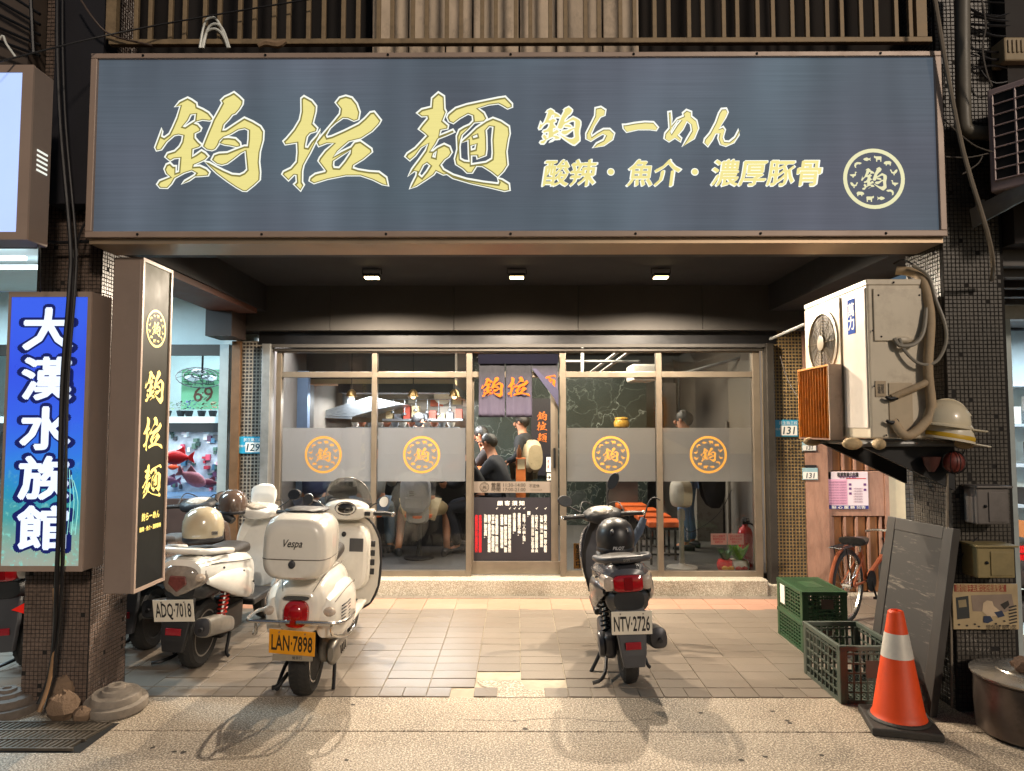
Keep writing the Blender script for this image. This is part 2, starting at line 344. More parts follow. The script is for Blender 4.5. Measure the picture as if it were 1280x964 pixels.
# ------------------------------------------------------------------ palette
def terrazzo(name, base, dark, light, sc_=160.):
    m = M(name, base, .62, var=.1, scale=1.6, dirt=.55, dc='463c31', dscale=1.3)
    for q in m.node_tree.nodes:
        if q.type == 'MAP_RANGE' and abs(q.inputs[4].default_value - .55) < .001: q.inputs[1].default_value = .44; q.inputs[2].default_value = .68
    n = m.node_tree.nodes; L = m.node_tree.links.new; b = n['Principled BSDF']
    tc = n.new('ShaderNodeTexCoord'); src = b.inputs['Base Color'].links[0].from_socket
    for s, lo, hi, c, f in ((sc_, .5, .58, dark, .75), (sc_ * .8, .53, .6, light, .7)):
        v = n.new('ShaderNodeTexNoise'); v.inputs['Scale'].default_value = s; v.inputs['Detail'].default_value = 1.5
        mp = n.new('ShaderNodeMapping'); mp.inputs['Location'].default_value = (s, s * 2, 3); L(tc.outputs['Object'], mp.inputs[0]); L(mp.outputs[0], v.inputs['Vector'])
        r = n.new('ShaderNodeMapRange'); r.inputs[1].default_value = lo; r.inputs[2].default_value = hi; r.inputs[4].default_value = f; L(v.outputs['Fac'], r.inputs[0])
        x = n.new('ShaderNodeMix'); x.data_type = 'RGBA'; L(r.outputs[0], x.inputs[0]); L(src, x.inputs[6]); x.inputs[7].default_value = lin(c); src = x.outputs[2]
    L(src, b.inputs['Base Color'])
    v = n.new('ShaderNodeTexNoise'); v.inputs['Scale'].default_value = sc_; L(tc.outputs['Object'], v.inputs['Vector'])
    bp = n.new('ShaderNodeBump'); bp.inputs['Strength'].default_value = .35; bp.inputs['Distance'].default_value = .004; L(v.outputs['Fac'], bp.inputs['Height']); L(bp.outputs[0], b.inputs['Normal'])
    return m
TERR = terrazzo('washed_terrazzo', 'a0917e', '40372e', 'd8ccb8', 125.)
STEPM = terrazzo('pale_terrazzo', 'b5ab98', '77705f', 'ded6c6')
TILE = M('grey_tile', '776d62', .38, var=.12, scale=5, rv=.07, bump=.1, bscale=60, dirt=.3, dc='5a544c', dscale=4)
PINKT = M('pink_tile', 'ad8470', .45, var=.1, scale=7, rv=.06, dirt=.2)
GROUT = M('grout', 'a79c8a', .9, var=.2)
ASPH = M('asphalt', '2c2a28', .9, bump=.5, scale=40)
BLACK = M('black_paint', '141416', .65, var=.2, scale=3)
CEILM = M('ceiling_paint', '111114', .8, var=.25, scale=2)
BULK = M('bulkhead_board', '42403e', .85, var=.12, scale=2.5, spec=.08)
BRONZE = M('bronze_aluminium', '9c8468', .38, .7, var=.1, scale=14)
ALU = M('champagne_aluminium', '897e70', .36, .65, var=.08, scale=10, dirt=.1)
GALV = M('galvanised', '8e8f8e', .45, .6, var=.2, scale=8, dirt=.3)
DARKM = M('dark_metal', '1d1d1f', .45, .4, var=.2)
GUIDE = M('dark_guide', '38342f', .5, .4, var=.2)
MOSB = M('brown_mosaic', '64554c', .42, var=.25, scale=5, fine=.25, fscale=60, dirt=.55, dc='231c18', dscale=2.2)
MOSG = M('grey_mosaic', '4a443c', .45, var=.3, scale=4, fine=.25, fscale=60, dirt=.75, dc='141210', dscale=1.6)
MOST = M('ochre_mosaic', '8a7a62', .5, var=.25, scale=6, dirt=.4)
GROUTD = M('dark_grout', '1c1815', .9)
RUST = M('rusty_steel', '6a4a38', .7, .2, var=.3, scale=12, dirt=.6, dc='3a2418', dscale=9)
RUSTF = M('rusty_fin', 'b8781e', .6, .3, var=.3, scale=20, dirt=.5, dc='4a2408', dscale=14)
RAILM = M('railing_paint', '8a765a', .6, .2, var=.3, scale=20, dirt=.5, dc='2c2018')
GLASS = glassy('window_glass', (.93, .95, .94), refl=1.15)
FILM = glassy('frosted_film', (.93, .93, .93), diffuse=.82, dcol='dcd6d0', refl=.35)
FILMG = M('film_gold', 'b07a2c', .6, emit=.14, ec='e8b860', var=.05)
CREAM = M('cream_paint', 'cfc0a0', .6, var=.08)
WHITEP = M('white_print', 'e6e2da', .6, var=.03)
REDP = M('red_print', 'c81e28', .6, var=.03)
BLKP = M('black_print', '17161a', .5, var=.05)

# ------------------------------------------------------------------ ground
def strct(o, kind='structure'): o['kind'] = kind; return o
g = MB(); g.box((-40, -30, -.32), (40, 3.33, -.14)); strct(g.build('road', ASPH))
g = MB(); g.box((-30, 3.36, -.3), (30, 3.86, 0.)); g.box((-30, 3.866, -.3), (30, 4.335, 0))
pav = strct(g.build('pavement', TERR, bevel=.008))
g = MB()
for i in range(-14, 15): g.box((i * 1.2 + .1, 3.335, -.3), (i * 1.2 + 1.293, 3.355, -.012))
strct(g.build('kerb', M('kerb_stone', '6d675e', .8, bump=.4), bevel=.01))
arc = MB(); arc.box((-30, 4.335, -.3), (30, 7.2, -.008))
arc = strct(arc.build('floor', GROUT))
random.seed(3)
tm = MB(); tm.box((-.1435, -.0712, -.02), (.1435, .0712, 0)); t0 = tm.build('tile', TILE, arc, world=False, bevel=.002, seg=1)
hm = MB(); hm.box((-.0712, -.0712, -.02), (.0712, .0712, 0)); h0 = hm.build('tile', TILE, arc, world=False, bevel=.002, seg=1)
pm = MB(); pm.box((-.1435, -.0985, -.02), (.1435, .0985, 0)); p0 = pm.build('pink_tile', PINKT, arc, world=False, bevel=.002, seg=1)
used = {}
def lay(src, x, y, z=0., sx=1, sy=1):
    z += random.uniform(-.0018, .0005)
    if src.name not in used: used[src.name] = 1; src.location = (x, y, z); o = src
    else: o = inst(src, src.name.split('.')[0], arc, (x, y, z))
    o.rotation_euler = (random.uniform(-.004, .004), random.uniform(-.006, .006), random.uniform(-.003, .003)); o.scale = (sx, sy, 1)
    return o
X0 = G(649.3, 758.6).x
broken = {(-1, 0), (-1, 1), (0, 0)}
for c in range(-9, 9):
    xc = X0 + (c + .5) * .2915
    offs = random.uniform(-.03, .03)
    for r in range(13):
        if (c, r) in broken: continue
        lay(t0, xc, 4.573 + r * .1448 + (offs if 0 < r < 12 else 0) * .5)
for c in range(-18, 18):
    if c in (-3, -1, 0) : continue
    lay(h0, X0 + (c + .5) * .1457, 4.4225)
for r in range(2):
    for c in range(-9, 9): lay(p0, X0 + (c + .5) * .2915, 6.55 - .0985 + r * .2 + .0)
st = MB()       # the tiles further along the arcade, and the narrow grey course at the step
for c in list(range(-60, -9)) + list(range(9, 60)):
    for r in range(13): st.box((X0 + c * .2915 + .003, 4.503 + r * .1448, -.02), (X0 + c * .2915 + .2885, 4.643 + r * .1448, -.0005 - random.random() * .001))
    st.box((X0 + c * .2915 + .003, 4.353, -.02), (X0 + c * .2915 + .2885, 4.495, -.001))
for c in range(-40, 40): st.box((X0 + c * .1457 + .002, 6.76, -.02), (X0 + c * .1457 + .1437, 6.865, -.001))
for c in list(range(-60, -9)) + list(range(9, 60)): st.box((X0 + c * .2915 + .003, 6.36, -.02), (X0 + c * .2915 + .2885, 6.75, -.001))
st.build('tiles_beyond', TILE, arc)['kind'] = 'stuff'
pt = MB(); pt.v = []; pp = [(X0 - .22, 4.345), (X0 + .02, 4.345), (X0 + .27, 4.347), (X0 + .25, 4.44), (X0 + .04, 4.47), (X0 + .0, 4.60), (X0 - .05, 4.63), (X0 - .29, 4.62), (X0 - .25, 4.53), (X0 - .16, 4.47)]
pt.add([(x, y, -.004) for x, y in pp] + [(x, y, -.02) for x, y in pp], [tuple(range(10))]); pt.build('mortar_patch', TERR, arc)
s = MB(); s.box((-2.62, 6.87, -.3), (2.45, 7.2, .15)); s.box((2.45, 6.9, -.3), (2.72, 7.2, .1)); strct(s.build('step', STEPM, bevel=.012))

# drain grate bottom left
CRK = M('crack_dark', '2c261f', .95)
random.seed(41)
def crack(pts, r, nm='crack'):
    q = MB(); P_ = smooth_path([G(x, y) for x, y in pts], 7); P_ = [p + Vector((random.uniform(-.006, .006), random.uniform(-.006, .006), -.0005)) for p in P_]
    q.tube(P_, [r * random.uniform(.4, 1.2) for _ in P_], 5); return q.build(nm, CRK, pav)
crack([(560, 899), (640, 901), (700, 898), (760, 902), (815, 899)], .002)
for k in range(14):
    x, y = random.uniform(170, 1050), random.uniform(868, 955); c_ = G(x, y); r_ = random.uniform(.006, .016); q = MB(); n_ = 9
    q.add([(c_.x + math.cos(i * 6.283 / n_) * r_ * random.uniform(.7, 1.2), c_.y + math.sin(i * 6.283 / n_) * r_ * random.uniform(.7, 1.2), .0012) for i in range(n_)], [tuple(range(n_))]); q.build('gum_spot', M('gum_dark', '3a332b', .8), pav)
gr = thing('drain_grate', G(40, 925), 'rusty slotted steel drain grate in the pavement before the left pillar', 'grate')
a, b = G(-60, 945), G(95, 903)
for i in range(26):
    x = -3.05 + i * .03; q = MB(); y0, y1 = 3.62, 3.93
    q.add([(x, y0, .001), (x + .014, y0, .001), (x + .074, y1, .001), (x + .06, y1, .001), (x, y0, .012), (x + .014, y0, .012), (x + .074, y1, .012), (x + .06, y1, .012)], [(3, 2, 1, 0), (4, 5, 6, 7), (0, 1, 5, 4), (1, 2, 6, 5), (2, 3, 7, 6), (3, 0, 4, 7)]); q.build('bar', M('grate_steel', '5e564c', .6, .4, var=.25, dirt=.4), gr)
q = MB()
for i in range(4): q.box((-3.08, 3.615 + i * .105, .003), (-2.25, 3.627 + i * .105, .016))
q.build('frame', MATS['grate_steel'], gr); bx_ = MB().box((-3.1, 3.6, .0005), (-2.2, 3.95, .002)).build('pit', M('pit_dark', '0e0c0a', .9), gr)

# ------------------------------------------------------------------ the shophouse
bld = thing('shophouse', (0, 7.05, 0), 'dark painted shophouse front of the noodle shop with its covered walkway', 'building')
def bx(name, lo, hi, m, p=bld, bevel=0., **k): return MB().box(lo, hi).build(name, m, p, bevel=bevel, **k)
bx('ceiling', (-2.5, 4.46, 3.05), (2.52, 6.9, 3.2), CEILM)
bx('front_beam', (-2.5, 4.14, 2.74), (2.56, 4.455, 3.75), BLACK)
bx('side_beam', (-2.86, 4.54, 2.79), (-2.5, 6.9, 3.2), BLACK)
bx('beam_trim', (-2.9, 4.56, 2.74), (-2.52, 6.7, 2.788), M('rust_red_paint', '4a2a1e', .6, var=.2))
bx('side_beam', (2.52, 4.54, 2.79), (2.92, 6.9, 3.2), BLACK)
bx('corbel', (-2.95, 6.55, 2.50), (-2.70, 6.9, 2.785), M('brown_corbel', '2b211d', .6))
wl = [-2.86, -1.86, -.62, .62, 1.86, 2.92]
for i in range(5): bx('bulkhead_panel', (wl[i] + .003, 6.9, 2.60), (wl[i + 1] - .003, 7.1, 3.05), BULK)
bx('shutter_box', (-2.6, 6.99, 2.47), (2.62, 7.3, 2.60), DARKM)
bx('shutter_lip', (-2.5, 6.96, 2.435), (2.5, 7.0, 2.468), BULK)
bx('shutter_lip', (-2.5, 6.985, 2.40), (2.5, 7.02, 2.43), GUIDE)
for x0, x1, m in ((-2.55, -2.46, GALV), (2.50, 2.575, GUIDE)): bx('shutter_guide', (x0, 6.93, .0), (x1, 7.06, 2.47), m, bevel=.006)
bx('upper_wall', (-2.9, 7.1, 2.6), (2.95, 7.35, 4.6), BLACK)
def tiles_mesh(mb, o, ux, uz, nx, nz, pitch, n, gap=.12, dep=.004, skip=0.):
    """little mosaic tiles over a face: origin o, directions ux, uz, normal n"""
    o, ux, uz, n = map(Vector, (o, ux, uz, n))
    for i in range(nx):
        for j in range(nz):
            if skip and random.random() < skip: continue
            d = dep * random.uniform(.5, 1.1)
            a0, a1, b0, b1 = (i + gap / 2) * pitch, (i + 1 - gap / 2) * pitch, (j + gap / 2) * pitch, (j + 1 - gap / 2) * pitch
            e = pitch * .08
            p = [o + ux * a0 + uz * b0, o + ux * a1 + uz * b0, o + ux * a1 + uz * b1, o + ux * a0 + uz * b1]
            q = [o + ux * (a0 + e) + uz * (b0 + e) + n * d, o + ux * (a1 - e) + uz * (b0 + e) + n * d, o + ux * (a1 - e) + uz * (b1 - e) + n * d, o + ux * (a0 + e) + uz * (b1 - e) + n * d]
            k = len(mb.v); mb.v += [tuple(z) for z in p + q]
            mb.f += [(k + 4, k + 5, k + 6, k + 7), (k, k + 1, k + 5, k + 4), (k + 1, k + 2, k + 6, k + 5), (k + 2, k + 3, k + 7, k + 6), (k + 3, k, k + 4, k + 7)]
def pillar(x0, x1, y0, y1, ztop, tm, label, p):
    t = thing('tiled_pillar', ((x0 + x1) / 2, (y0 + y1) / 2, 0), label, 'pillar')
    bx('core', (x0, y0, 0), (x1, y1, ztop), GROUTD, t)
    m = MB(); tiles_mesh(m, (x0, y0, 0), (1, 0, 0), (0, 0, 1), int((x1 - x0) / p), int(ztop / p), p, (0, -1, 0), skip=.014)
    if x0 < 0: tiles_mesh(m, (x1, y0, 0), (0, 1, 0), (0, 0, 1), int((y1 - y0) / p), int(ztop / p), p, (1, 0, 0), skip=.02)
    else: tiles_mesh(m, (x0, y1, 0), (0, -1, 0), (0, 0, 1), int((y1 - y0) / p), int(ztop / p), p, (-1, 0, 0), skip=.014)
    m.build('mosaic', tm, t)['kind'] = 'stuff'
    return t
random.seed(5)
lp = pillar(-2.89, -2.50, 4.14, 4.53, 4.6, MOSB, 'brown mosaic tiled pillar on the left behind the blue lightbox', .024)
rp = pillar(2.56, 2.92, 4.14, 4.53, 4.6, MOSG, 'grubby dark mosaic tiled pillar on the right by the steel pot', .0245)
q = MB(); q.box((-2.74, 4.0, 2.95), (-2.45, 4.135, 4.6)); q.build('recess_shade', M('recess_dark', '15131a', .7, var=.3), lp)  # dark panel added as the shade of the recess beside the pillar
def mosaic_col(x0, x1, y, z1, label, m, gm):
    t = thing('mosaic_column', ((x0 + x1) / 2, y, 0), label, 'column')
    bx('core', (x0, y, 0), (x1, y + .3, z1), gm, t)
    k = MB(); p = (x1 - x0) / round((x1 - x0) / .034); tiles_mesh(k, (x0, y, 0), (1, 0, 0), (0, 0, 1), round((x1 - x0) / p), int(z1 / p), p, (0, -1, 0), gap=.34, dep=.006)
    k.build('mosaic', m, t)['kind'] = 'stuff'; return t
mosaic_col(-2.77, -2.553, 7.0, 2.5, 'grey mosaic column at the shop front carrying the number 129 plate', M('mosaic_dark', '2b2622', .45, var=.3), M('pale_grout', '8c857a', .8, dirt=.4))
mosaic_col(2.58, 2.88, 7.0, 2.62, 'ochre mosaic column at the shop front carrying the number 131 plate', M('mosaic_dark', '2b2622', .45), M('ochre_grout', '927a50', .8, dirt=.4))
bx('jamb', (-2.86, 6.96, 0), (-2.775, 7.2, 2.5), M('brown_jamb', '6b4f36', .5, .3, var=.2))

# house number plates
def plate(px0, py0, px1, py1, Y, top, num, label, small=False):
    a, b = U(px0, py1, Y), U(px1, py0, Y); w_, h_ = b.x - a.x, b.z - a.z
    t = thing('number_plate', ((a.x + b.x) / 2, Y, a.z), label, 'house number')
    bx('plate', (a.x, Y - .006, a.z), (b.x, Y - .001, b.z), M('plate_blue', '2a93b8', .4, var=.06) if not small else M('plate_grey', '8fb0b8', .5), t, bevel=.002)
    bx('number_field', (a.x + w_ * (.28 if not small else .04), Y - .009, a.z + h_ * .08), (b.x - w_ * .04, Y - .007, a.z + h_ * .66), WHITEP, t)
    text(num, M('plate_ink', '123a4a', .5), t, (a.x + w_ * (.62 if not small else .5), Y - .0105, a.z + h_ * .37), h_ * .62, bold=.012, shear=.15, sx=.95)
    if not small:
        text('民生路三段', WHITEP, t, (a.x + w_ * .6, Y - .0105, a.z + h_ * .82), h_ * .22)
        text('彰化市', WHITEP, t, (a.x + w_ * .14, Y - .0105, a.z + h_ * .45), h_ * .16)
plate(299, 546, 328, 567, 6.99, '', '129', 'blue and white house number plate reading 129')
plate(967, 525, 997, 546, 6.99, '', '131', 'blue and white house number plate reading 131 on the mosaic column')

# ------------------------------------------------------------------ glazed shop front
YG = 7.05
sf = thing('glazed_shopfront', (0, YG, .15), 'champagne aluminium framed glass shop front with frosted bands and gold emblems', 'shop front')
def fx(p, Y=YG): return U(p, 560, Y).x
def fz(p, Y=YG): return U(645, p, Y).z
zt, zb, ztr0, ztr1 = fz(441), .15, fz(472), fz(465)
for nme, a, b in (('jamb', 345, 351.5), ('mullion', 464.5, 471), ('mullion', 583, 590), ('mullion', 699.5, 707.5), ('mullion', 820.5, 827.5), ('jamb', 941, 950)):
    bx(nme, (fx(a), YG - .035, zb), (fx(b), YG + .045, zt), ALU, sf, bevel=.004)
xs = [351.5, 464.5, 471, 583, 590, 699.5, 707.5, 820.5, 827.5, 941]
bx('head_rail', (fx(345), YG - .037, zt), (fx(950), YG + .045, zt + .045), ALU, sf, bevel=.004)
emb = [404, 527, None, 763.5, 885.5]
for i in range(5):
    a, b = fx(xs[2 * i]), fx(xs[2 * i + 1])
    bx('transom', (a, YG - .032, ztr0), (b, YG + .04, ztr1), ALU, sf, bevel=.003)
    bx('transom_pane', (a, YG + .004, ztr1), (b, YG + .008, zt), GLASS, sf)
    if i == 2: continue
    bx('sill_rail', (a, YG - .034, zb), (b, YG + .04, zb + .055), ALU, sf, bevel=.003)
    z0, z1 = fz(602), fz(535)
    bx('glass_pane', (a, YG + .004, zb + .055), (b, YG + .008, ztr0), GLASS, sf)
    f = bx('frosted_band', (a + .01, YG + .0095, z0), (b - .01, YG + .0115, z1), FILM, sf)
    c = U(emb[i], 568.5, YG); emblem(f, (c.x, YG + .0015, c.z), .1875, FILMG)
# sliding door
YD = 7.085
dr = bx('door', (fx(590, YD), YD - .02, zb + .01), (fx(699.5, YD), YD + .02, zb + .14), ALU, sf, bevel=.004)
zd = ztr0
for a, b in ((590, 592.5), (688.5, 697.5)): bx('stile', (fx(a, YD), YD - .02, zb + .14), (fx(b, YD), YD + .02, zd), ALU, dr, bevel=.003)
bx('glass_pane', (fx(592, YD), YD + .002, zb + .14), (fx(689, YD), YD + .006, zd), GLASS, dr)
bx('handle', (fx(691.5, YD), YD - .04, fz(585)), (fx(694, YD), YD - .02, fz(560)), DARKM, dr)
YS = YD - .002
hb0, hb1 = U(592.5, 616, YS), U(688.5, 602, YS)
bx('hours_strip', (hb0.x, YS - .002, hb0.z), (hb1.x, YS, hb1.z), M('taupe_film', '756a60', .6, var=.06), dr)
INK = M('hours_ink', '33291f', .6)
def at(px_, py_, dy=-.0035, Y=YS): q = U(px_, py_, Y); return (q.x, Y + dy, q.z)
emblem(dr, at(605.5, 609), .048, INK)
text('營業 11:30-14:00\n時間 17:00-21:00', INK, dr, at(635.5, 609), .049, w=.345, line=.93, bold=.012, align='LEFT')
text('不定休', INK, dr, at(668, 607.5), .04, w=.107, bold=.01); text('公休日依公告為準', INK, dr, at(670, 612.5), .012, w=.12)
n0, n1 = U(592, 701, YS), U(689.5, 622, YS)
bx('notice_board', (n0.x, YS - .003, n0.z), (n1.x, YS, n1.z), M('notice_black', '232026', .5, var=.05), dr)
text('顧 客 須 知', WHITEP, dr, at(638.5, 629, -.0045), .05, w=.27, bold=.025)
cols_ = [(595.6, 0, 57, '為維護用餐環境與品質請勿高聲喧嘩敬請配合'), (600.3, 0, 57, '本店空間有限用餐尖峰時段請盡速用餐謝謝'), (607, 0, 38, '、全店禁菸、禁帶外食飲料。'), (611.6, 0, 57, '麵類請於上桌後盡快食用避免影響口感與風味'), (616.3, 0, 56, '不便之處，敬請見諒。湯頭加熱請告知'), (621, 1, 57, '本店餐點皆為現點現做，需要等候一段時間'),
         (627.3, 0, 51, '外帶餐盒、需加收費用請自備'), (632, 0, 57, '如遇客滿，請先登記候位叫號，謝謝'), (637, 1, 57, '候位請於門外排隊並依序入座不得佔位'), (643, 1, 31, '本店不收服務費謝謝。'), (649, 1, 34, '用餐時間為四十分鐘。'), (655, 1, 45, '本店採「一人一碗」低消。'),
         (661, 0, 8, '謝謝。'), (665.8, 0, 57, '小孩身高未滿一百公分、可不計低消人數'), (670.6, 1, 57, '六歲以下不計入，需共用請告知服務人員'), (676.8, 0, 51, '、可免費、加麵一次、請向店員告知'), (681.6, 1, 57, '低消每人一碗麵，限內用，請依人數點餐')]
for i, (cx_, tick, ln, tx) in enumerate(cols_):
    a, b = at(cx_, 638.5, -.0045), at(cx_, 638.5 + ln, -.0045)
    n_ = len(tx); hgt = (a[2] - b[2]) / n_
    text('\n'.join(tx), REDP if i < 2 else WHITEP, dr, (a[0], a[1], (a[2] + b[2]) / 2), hgt * 1.02, w=.03, line=.8, bold=.035)
    if tick: outline([P('0,.5 .2,.4 .38,.7 .85,0 1,.1 .42,1 .3,1')], WHITEP, dr, at(cx_ - 1, 634, -.0045), .022, (0, 0), name='tick')
bx('sticker', (at(681.5, 0)[0], YS - .002, fz(590, YS)), (at(689, 0)[0], YS, fz(571.5, YS)), WHITEP, dr)
text('\n'.join('請往右開門'), REDP, dr, at(685.2, 581, -.0025), .022, line=.85, bold=.03)
bx('arrow_sticker', (at(682, 0)[0], YS - .002, fz(600.5, YS)), (at(689, 0)[0], YS, fz(592, YS)), WHITEP, dr)
outline([P('0,.4 .55,.4 .35,.15 .5,0 1,.5 .5,1 .35,.85 .55,.6 0,.6')], BLKP, dr, at(683, 594, -.0025), .046, (0, 0), name='arrow')
# 營業中 tag
a, b = U(718, 713, 7.0), U(732, 681, 7.0)
og = thing('open_tag', ((a.x + b.x) / 2, 7.0, a.z), 'small orange vertical sign with brush lettering standing inside the glass', 'sign')
bx('board', (a.x, 7.075, a.z), (b.x, 7.083, b.z), M('orange_board', 'c98a30', .6, var=.06), og)
text('營\n業\n中', BLKP, og, ((a.x + b.x) / 2, 7.0735, (a.z + b.z) / 2), .083, line=.95, bold=.012)
# noren curtain
YN = 6.985
no = thing('noren_curtain', U(648, 447, YN), 'navy split door curtain with orange brush characters, right flap folded up', 'curtain')
def cloth(x0, x1, z0, z1, seed):
    m = MB(); nx, nz = 14, 16; v = []
    for j in range(nz + 1):
        for i in range(nx + 1):
            u, t = i / nx, j / nz; v.append((x0 + (x1 - x0) * u, YN + .012 * math.sin(u * 9 + seed) * t + .006 * math.sin(u * 23 + seed * 2) * t, z1 + (z0 - z1) * t))
    return m.add(v, [(j * (nx + 1) + i, j * (nx + 1) + i + 1, (j + 1) * (nx + 1) + i + 1, (j + 1) * (nx + 1) + i) for j in range(nz) for i in range(nx)])
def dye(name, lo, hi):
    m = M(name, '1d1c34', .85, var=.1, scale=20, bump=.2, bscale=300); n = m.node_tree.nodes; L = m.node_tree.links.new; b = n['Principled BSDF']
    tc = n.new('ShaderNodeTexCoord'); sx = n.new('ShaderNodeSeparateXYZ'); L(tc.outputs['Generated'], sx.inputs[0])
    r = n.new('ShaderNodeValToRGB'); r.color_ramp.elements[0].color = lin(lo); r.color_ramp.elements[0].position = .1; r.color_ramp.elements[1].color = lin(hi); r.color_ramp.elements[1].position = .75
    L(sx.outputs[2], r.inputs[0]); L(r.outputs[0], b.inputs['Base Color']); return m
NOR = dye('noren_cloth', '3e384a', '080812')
for i, (p0_, p1_) in enumerate(((598.5, 631), (632.3, 665))):
    c = cloth(U(p0_, 500, YN).x, U(p1_, 500, YN).x, U(0, 521.5, YN).z, U(0, 446, YN).z, i * 2).build('cloth_panel', NOR, no, smooth=True, solid=.003)
    gl = (JUN, RA)[i]; lo = [min(q[k] for p in gl for q in p) for k in (0, 1)]; hi = [max(q[k] for p in gl for q in p) for k in (0, 1)]
    outline(gl, M('noren_gold', 'a04a12', .85, spec=.1, emit=.05, ec='d97a2a'), c, at((615.5, 648.5)[i], 484, -.016, YN), .205 / (hi[1] - lo[1]), ((lo[0] + hi[0]) / 2, (lo[1] + hi[1]) / 2))
m = MB(); A = [U(x, y, YN) for x, y in ((664.5, 446), (697, 446), (697.5, 492), (665.5, 462))]
m.add([tuple(q) for q in A] + [(q.x, q.y + .004, q.z) for q in A], [(0, 1, 2, 3), (7, 6, 5, 4), (0, 3, 7, 4), (3, 2, 6, 7), (2, 1, 5, 6), (1, 0, 4, 5)])
c = m.build('cloth_panel', NOR, no)
m = MB(); A = [U(x, y, YN - .012) for x, y in ((665, 461), (670, 461), (698, 488), (698, 509), (692, 497))]
m.prism([(q.x, q.z) for q in A], YN - .02, YN - .012).build('folded_edge', M('noren_lining', '28263c', .85), no)
gl = [p for p in MEN]; lo = [min(q[k] for p in gl for q in p) for k in (0, 1)]; hi = [max(q[k] for p in gl for q in p) for k in (0, 1)]
outline(gl[3:], MATS['noren_gold'], c, at(684, 479, -.004, YN), .18 / (hi[1] - lo[1]), ((lo[0] + hi[0]) / 2 + 6, (lo[1] + hi[1]) / 2))
bx('header', (U(598, 447, YN).x, YN - .022, fz(455, YN)), (U(697.5, 447, YN).x, YN - .014, fz(443, YN)), M('noren_header', '0b0b14', .95, spec=.05), no)
MB().tube([U(596, 447, YN), U(698, 447, YN)], .008).build('rod', DARKM, no)

# ------------------------------------------------------------------ ceiling spotlights and conduit
LAMP = M('lamp_lens', 'fff2d8', .4, emit=18, ec='ffdca0', var=0)
for k, (lx, nm) in enumerate(((465, 'left ceiling floodlight glowing above the frosted windows'), (646, 'middle ceiling floodlight glowing above the curtained door'), (826, 'right ceiling floodlight glowing above the orange stools'))):
    c = U(lx, 343, 6.15); c.z = 2.985
    t = thing('ceiling_lamp', (c.x, c.y, 3.05), nm, 'ceiling light', 'floodlights on the walkway ceiling')
    MB().box((c.x - .075, c.y - .05, 2.972), (c.x + .075, c.y + .05, 3.0)).build('housing', BLACK, t, bevel=.008)
    MB().box((c.x - .06, c.y - .04, 2.962), (c.x + .06, c.y + .04, 2.9715)).build('lens', LAMP, t)
    MB().tube([(c.x - .085, c.y, 3.0), (c.x - .085, c.y, 3.05), (c.x + .085, c.y, 3.05), (c.x + .085, c.y, 3.0)], .006).build('bracket', BLACK, t)
    d = bpy.data.lights.new('floodlight', 'SPOT'); d.energy = 540; d.color = (1, .84, .65); d.spot_size = R(168); d.spot_blend = .35; d.shadow_soft_size = .03
    o = bpy.data.objects.new('floodlight', d); col.objects.link(o); o.parent = t; o.location = (0, 0, -.1); o.rotation_euler = (R(-6), 0, 0)
cb = thing('conduit', (0, 6.3, 3.03), 'black cable run clipped along the ceiling between the three floodlights', 'cable')
MB().tube([U(470, 331, 6.3), U(560, 333, 6.3), U(638, 333, 6.3), U(700, 332, 6.3), U(760, 333, 6.3), U(822, 332, 6.3)], .009, k=4).build('cable', DARKM, cb)
MB().tube([U(556, 329, 6.3), U(590, 326, 6.3), U(636, 332, 6.3)], .005, k=4).build('cable', DARKM, cb)

# ------------------------------------------------------------------ main sign
YM = 3.85
def panel_mat():
    m = M('sign_face', '46546a', .42, var=0, emit=.0)
    n = m.node_tree.nodes; L = m.node_tree.links.new; b = n['Principled BSDF']
    tc = n.new('ShaderNodeTexCoord')
    def nz(scl, det, lo, hi, size=1.):
        mp = n.new('ShaderNodeMapping'); mp.inputs['Scale'].default_value = scl; L(tc.outputs['Object'], mp.inputs[0])
        t = n.new('ShaderNodeTexNoise'); t.inputs['Scale'].default_value = size; t.inputs['Detail'].default_value = det; L(mp.outputs[0], t.inputs['Vector'])
        r = n.new('ShaderNodeMapRange'); r.inputs[1].default_value = .3; r.inputs[2].default_value = .7; r.inputs[3].default_value = lo; r.inputs[4].default_value = hi; L(t.outputs['Fac'], r.inputs[0]); return r.outputs[0]
    a = nz((1.5, 1, 160), 3, .90, 1.08); c = nz((2.2, .1, .5), 2, .74, 1.26); d = nz((.9, 1, 1.2), 1, 0, 1)  # uneven glow of the tubes behind is put into the emission colour
    mm = n.new('ShaderNodeMath'); mm.operation = 'MULTIPLY'; L(a, mm.inputs[0]); L(c, mm.inputs[1])
    mx = n.new('ShaderNodeMix'); mx.data_type = 'RGBA'; L(d, mx.inputs[0]); mx.inputs[6].default_value = lin('586670'); mx.inputs[7].default_value = lin('5c606c')
    v = n.new('ShaderNodeVectorMath'); v.operation = 'SCALE'; L(mx.outputs[2], v.inputs[0]); L(mm.outputs[0], v.inputs['Scale'])
    L(v.outputs[0], b.inputs['Emission Color']); b.inputs['Emission Strength'].default_value = .92
    b.inputs['Base Color'].default_value = lin('1c2026'); b.inputs['Specular IOR Level'].default_value = .15
    for l in list(b.inputs['Roughness'].links): m.node_tree.links.remove(l)
    b.inputs['Roughness'].default_value = .6
    for l in list(b.inputs['Base Color'].links): m.node_tree.links.remove(l)
    return m
SIGNF = panel_mat()
